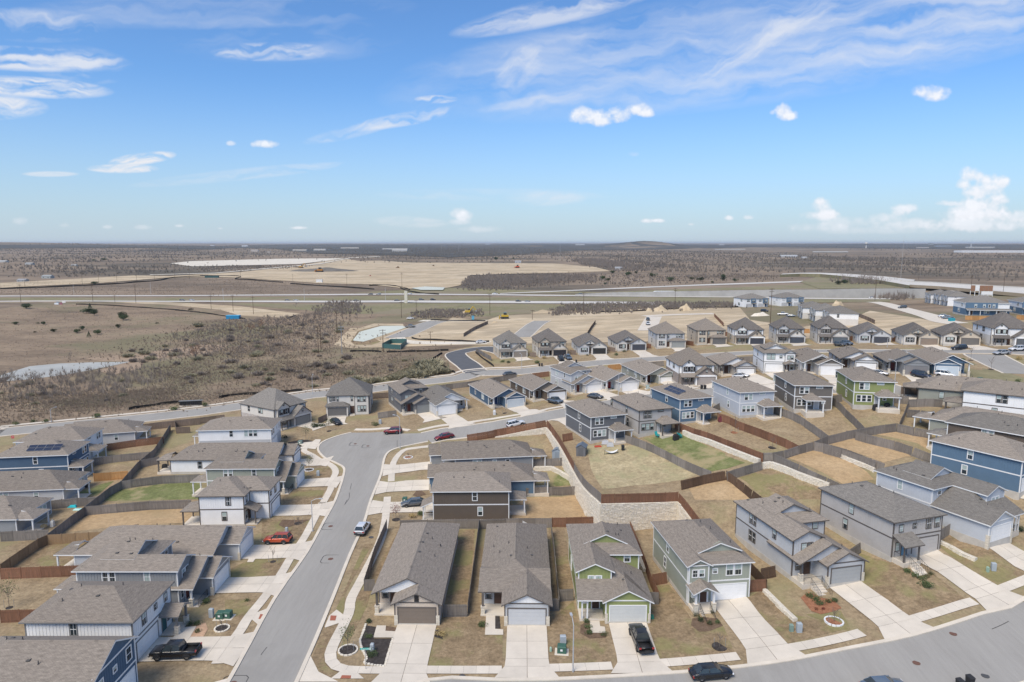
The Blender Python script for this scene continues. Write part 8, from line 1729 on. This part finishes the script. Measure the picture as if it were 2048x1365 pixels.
shed_('c2',1625,490,2.3,2.6,1.8,-20,(.30,.35,.40),(.20,.235,.27),'blue-grey plastic shed in the yard below the stone wall',False); shed_('d2',515,585,2.0,2.4,1.8,-15,(.16,.16,.165),(.13,.16,.2),'dark shed beside the charcoal house in the scruffy yard',True)
# patio furniture, toys and odds and ends
def chair(z,a,b,col,label,rz=0,up=None,s=1.25):
    x,y=Gz(z,a,b,up=up); t=empty('garden_chair',(x,y,HH(x,y,up)+.02),rz,label=label,cat='garden chair',group='garden chairs'); t.scale=(s,s,s); M_=solid(col)
    m=MB(); m.box(-.27,-.3,.36,.27,.28,.41); m.build('seat',M_,t); m=MB(); m.mesh([(-.27,.26,.38),(.27,.26,.38),(.3,.5,1.0),(-.3,.5,1.0),(-.27,.3,.38),(.27,.3,.38),(.3,.54,1.0),(-.3,.54,1.0)],[(0,1,2,3),(5,4,7,6),(3,2,6,7),(0,3,7,4),(1,5,6,2)]); m.build('backrest',M_,t)
    for sx in(-.26,.26):
        for sy in(-.26,.24): m=MB(); m.bar((sx,sy,0),(sx,sy,.38),.03,0,4); m.build('leg',M_,t)
        m=MB(); m.box(sx-.05,-.32,.56,sx+.05,.36,.6); m.build('armrest',M_,t)
TQ=(.03,.36,.36)
chair('d2',1410,440,TQ,'turquoise garden chair right of the beige house patio',2.6,True); chair('d2',1205,435,TQ,'turquoise garden chair left of the beige house patio',.5,True); chair('e2',45,803,TQ,'turquoise garden chair near the rock strip',2,True)
def grill(z,a,b,label,up=None,s=1.0,cover=False):
    x,y=Gz(z,a,b,up=up); t=empty('barbecue',(x,y,HH(x,y,up)+.15),.4,label=label,cat='barbecue',group='covered barbecues and patio sets'); t.scale=(s,s,s); m=MB(); m.mesh([(-.6,-.35,0),(.6,-.35,0),(.6,.35,0),(-.6,.35,0),(-.55,-.3,.95),(.55,-.3,.95),(.55,.3,.95),(-.55,.3,.95),(-.4,-.18,1.25),(.4,-.18,1.25),(.4,.18,1.25),(-.4,.18,1.25)],[(0,1,5,4),(1,2,6,5),(2,3,7,6),(3,0,4,7),(4,5,9,8),(5,6,10,9),(6,7,11,10),(7,4,8,11),(8,9,10,11)]); m.build('cover',M_PLAST,t)
    m=MB(); m.box(.6,-.28,.8,.95,.28,.86); m.build('side_shelf',M_PLAST,t)
for q in [('c2',1410,480,'covered barbecue beside the blue-grey house patio'),('c2',1320,785,'dark patio set under the blue house patio roof'),('f2',465,552,'black covered barbecue at the olive green house patio'),('f1',780,890,'dark covered barbecue under the deep patio roof at left'),('f1',345,1140,'dark covered set on the blue-grey patio at the left edge'),('f1',1500,730,'black covered barbecue on the low white house patio'),('a1',680,415,'black covered grill under the light grey house patio roof'),('d2',1370,460,'dark fire pit near the turquoise chairs'),('e2',660,612,'black motorbike shape under a cover on the pale patio'),('f2',570,540,'dark patio seats at the olive green house'),('b5',1020+10,1040-60,'dark covered barbecue under the long grey-green patio roof'),('f2',690,475,'dark covered barbecue by the grey fence at right')]: grill(q[0],q[1],q[2],q[3],up=None)
def junk(z,a,b,col,w,d,h,label,name,cat,up=None,rz=0):
    x,y=Gz(z,a,b,up=up); t=empty(name,(x,y,HH(x,y,up)+.03),rz,label=label,cat=cat); m=MB(); m.mesh([(-w/2,-d/2,0),(w/2,-d/2,0),(w/2,d/2,0),(-w/2,d/2,0),(-w*.38,-d*.35,h),(w*.42,-d*.4,h*.9),(w*.4,d*.35,h),(-w*.42,d*.38,h*.85)],[(4,5,6,7),(0,1,5,4),(1,2,6,5),(2,3,7,6),(3,0,4,7)]); m.build('shell',solid(col),t); m=MB(); m.box(-w*.2,-d*.2,h*.8,w*.2,d*.2,h*1.15); m.build('lid',solid(tuple(v*.8 for v in col)),t)
for q in [('f1',665,1065,(.03,.50,.58),1.8,1.1,.5,'turquoise play boat in the left yard','toy','toy'),('f1',710,1092,(.45,.70,.66),1.6,.9,.2,'pale mint play mat beside the turquoise toy','play_mat','toy'),('f1',480,1245,(.68,.66,.6),.6,.6,1.1,'white upright bin in the left yard','garden_bin','bin'),('f1',398,1252,(.65,.45,.22),.9,.9,.5,'round yellow-white toy beside the white bin','toy','toy'),('d2',665,520,(.45,.06,.03),1.6,.7,.25,'red paddling sled on the scruffy yard','sled','toy',True),('d2',775,515,(.5,.5,.5),1.5,.9,.8,'grey table on the scruffy yard','garden_table','table',True),('d2',730,495,(.55,.55,.56),1.6,.6,.8,'white bench against the charcoal house','garden_bench','bench',True),('e2',415,655,(.16,.04,.05),1.0,.8,1.1,'maroon smoker barbecue beside the blue house patio','smoker','barbecue',True),('c1',1692,890,(.04,.2,.14),.7,.4,.5,'green hose reel on the lawn by the green house','hose_reel','hose reel'),('c2',690+820,470-10,(.0,.0,.0),.1,.1,.1,'','x','x')]:
    if q[7]: junk(*q)
# hammock-like white stretcher and the torn sheet
x,y=Gz('d2',785,585,up=True); t=empty('hammock',(x,y,HH(x,y,True)),.1,label='white hammock on a frame in the scruffy yard',cat='hammock'); m=MB(); v=[];f=[]
for i in range(9):
    u=i/8*2-1; zz=.35+.55*u*u; w=.45*(1-.7*u*u)+.05; v+=[(u*1.4,-w,zz+.05),(u*1.4,0,zz-.08),(u*1.4,w,zz+.05)]
for i in range(8):
    for j in(0,1): f.append((i*3+j,i*3+3+j,i*3+4+j,i*3+1+j))
m.mesh(v,f); m.build('cloth',M_WHITE,t,smooth=True); m=MB(); m.bar((-1.5,0,0),(-1.4,0,.95),.04,0,5); m.bar((1.5,0,0),(1.4,0,.95),.04,0,5); m.bar((-1.5,0,.05),(1.5,0,.05),.04,0,5); m.build('frame',M_DARK,t)
x,y=G(*c('c2',1255,1165),h=1.5); g=HH(x,y); m=MB(); v=[];f=[]
for i in range(9):
    u=i/8; zz=1.9-1.1*math.sin(u*2.2)*.8; v+=[(u*3.4,-.25+.1*math.sin(u*9),zz+.25*(1-u)),(u*3.4,-.1,zz-.35+.3*u)]
for i in range(8): f.append((2*i,2*i+1,2*i+3,2*i+2))
m.mesh(v,f); o=m.build('torn_sheet',M_WHITE,None,(x,y,g),label='torn white sheet hanging from the fence behind the white-gabled house',cat='sheet',smooth=True)
# raised beds at the stone wall, pale toy posts, tubs
def rbed(z,pts,label):
    p=GL(z,pts,up=False); t=empty('raised_bed',(p[0][0],p[0][1],HH(*p[0],False)),label=label,cat='raised bed',group='raised beds'); 
    for k in range(len(p)-1):
        a,b=p[k],p[k+1]; m=MB(); ox,oy=p[0]; l=math.dist(a,b); dx,dy=-(b[1]-a[1])/l*.1,(b[0]-a[0])/l*.1; m.mesh([(a[0]-ox-dx,a[1]-oy-dy,-.1),(b[0]-ox-dx,b[1]-oy-dy,-.1),(b[0]-ox+dx,b[1]-oy+dy,-.1),(a[0]-ox+dx,a[1]-oy+dy,-.1),(a[0]-ox-dx,a[1]-oy-dy,.35),(b[0]-ox-dx,b[1]-oy-dy,.35),(b[0]-ox+dx,b[1]-oy+dy,.35),(a[0]-ox+dx,a[1]-oy+dy,.35)],[(4,5,6,7),(0,1,5,4),(2,3,7,6),(1,2,6,5),(3,0,4,7)]); m.build('plank',M_CURB,t)
rbed('c2',[(1820,882),(1850,975),(1920,985),(1888,900),(1820,882)],'upper cream-edged raised bed at the stone wall'); rbed('c2',[(1878,1032),(1900,1090),(1950,1090),(1925,1045),(1878,1032)],'lower cream-edged raised bed at the stone wall')
# path edging: black railings on the near porch steps
for hi in (3,4,5):
    h=HOUSES[hi]
    for xx in((1.0,2.4) if hi!=4 else (1.2,2.9)):
        m=MB(); y0=-2.2 if hi!=4 else -2.7
        x_=h.X(xx)
        for k in range(9): q=k/8; m.bar((x_,y0-2.2*q,-1.0*q-.02),(x_,y0-2.2*q,-1.0*q+.9),.02,0,4)
        m.bar((x_,y0,.9),(x_,y0-2.2,-.1),.03,0,4); m.build('railing',M_DARK,h.root)
    for k in range(5):
        m=MB(); a,b=sorted((h.X(1.0 if hi!=4 else 1.2),h.X(2.4 if hi!=4 else 2.9))); m.box(a,y0-.45*(k+1),-1.8,b,y0-.45*k-.004,-.18*(k+1)-.02); m.build('step',M_CONC,h.root)

# ------------------------------------------------------------------ the air between here and the horizon
hb=MB(); hb.box(-31000,-500,-60,31000,43500,75); hz=hb.build('haze',None if False else D.materials.new('haze_air'),kind='stuff',label='thin pale haze over the plain',cat='haze')
hm=hz.data.materials[0]; hm.use_nodes=True; nt=hm.node_tree; nt.nodes.clear(); o_=nt.nodes.new('ShaderNodeOutputMaterial'); pv=nt.nodes.new('ShaderNodeVolumePrincipled'); nt.links.new(pv.outputs[0],o_.inputs['Volume'])
pv.inputs['Color'].default_value=(.72,.80,.90,1); pv.inputs['Density'].default_value=.00004; pv.inputs['Anisotropy'].default_value=.2
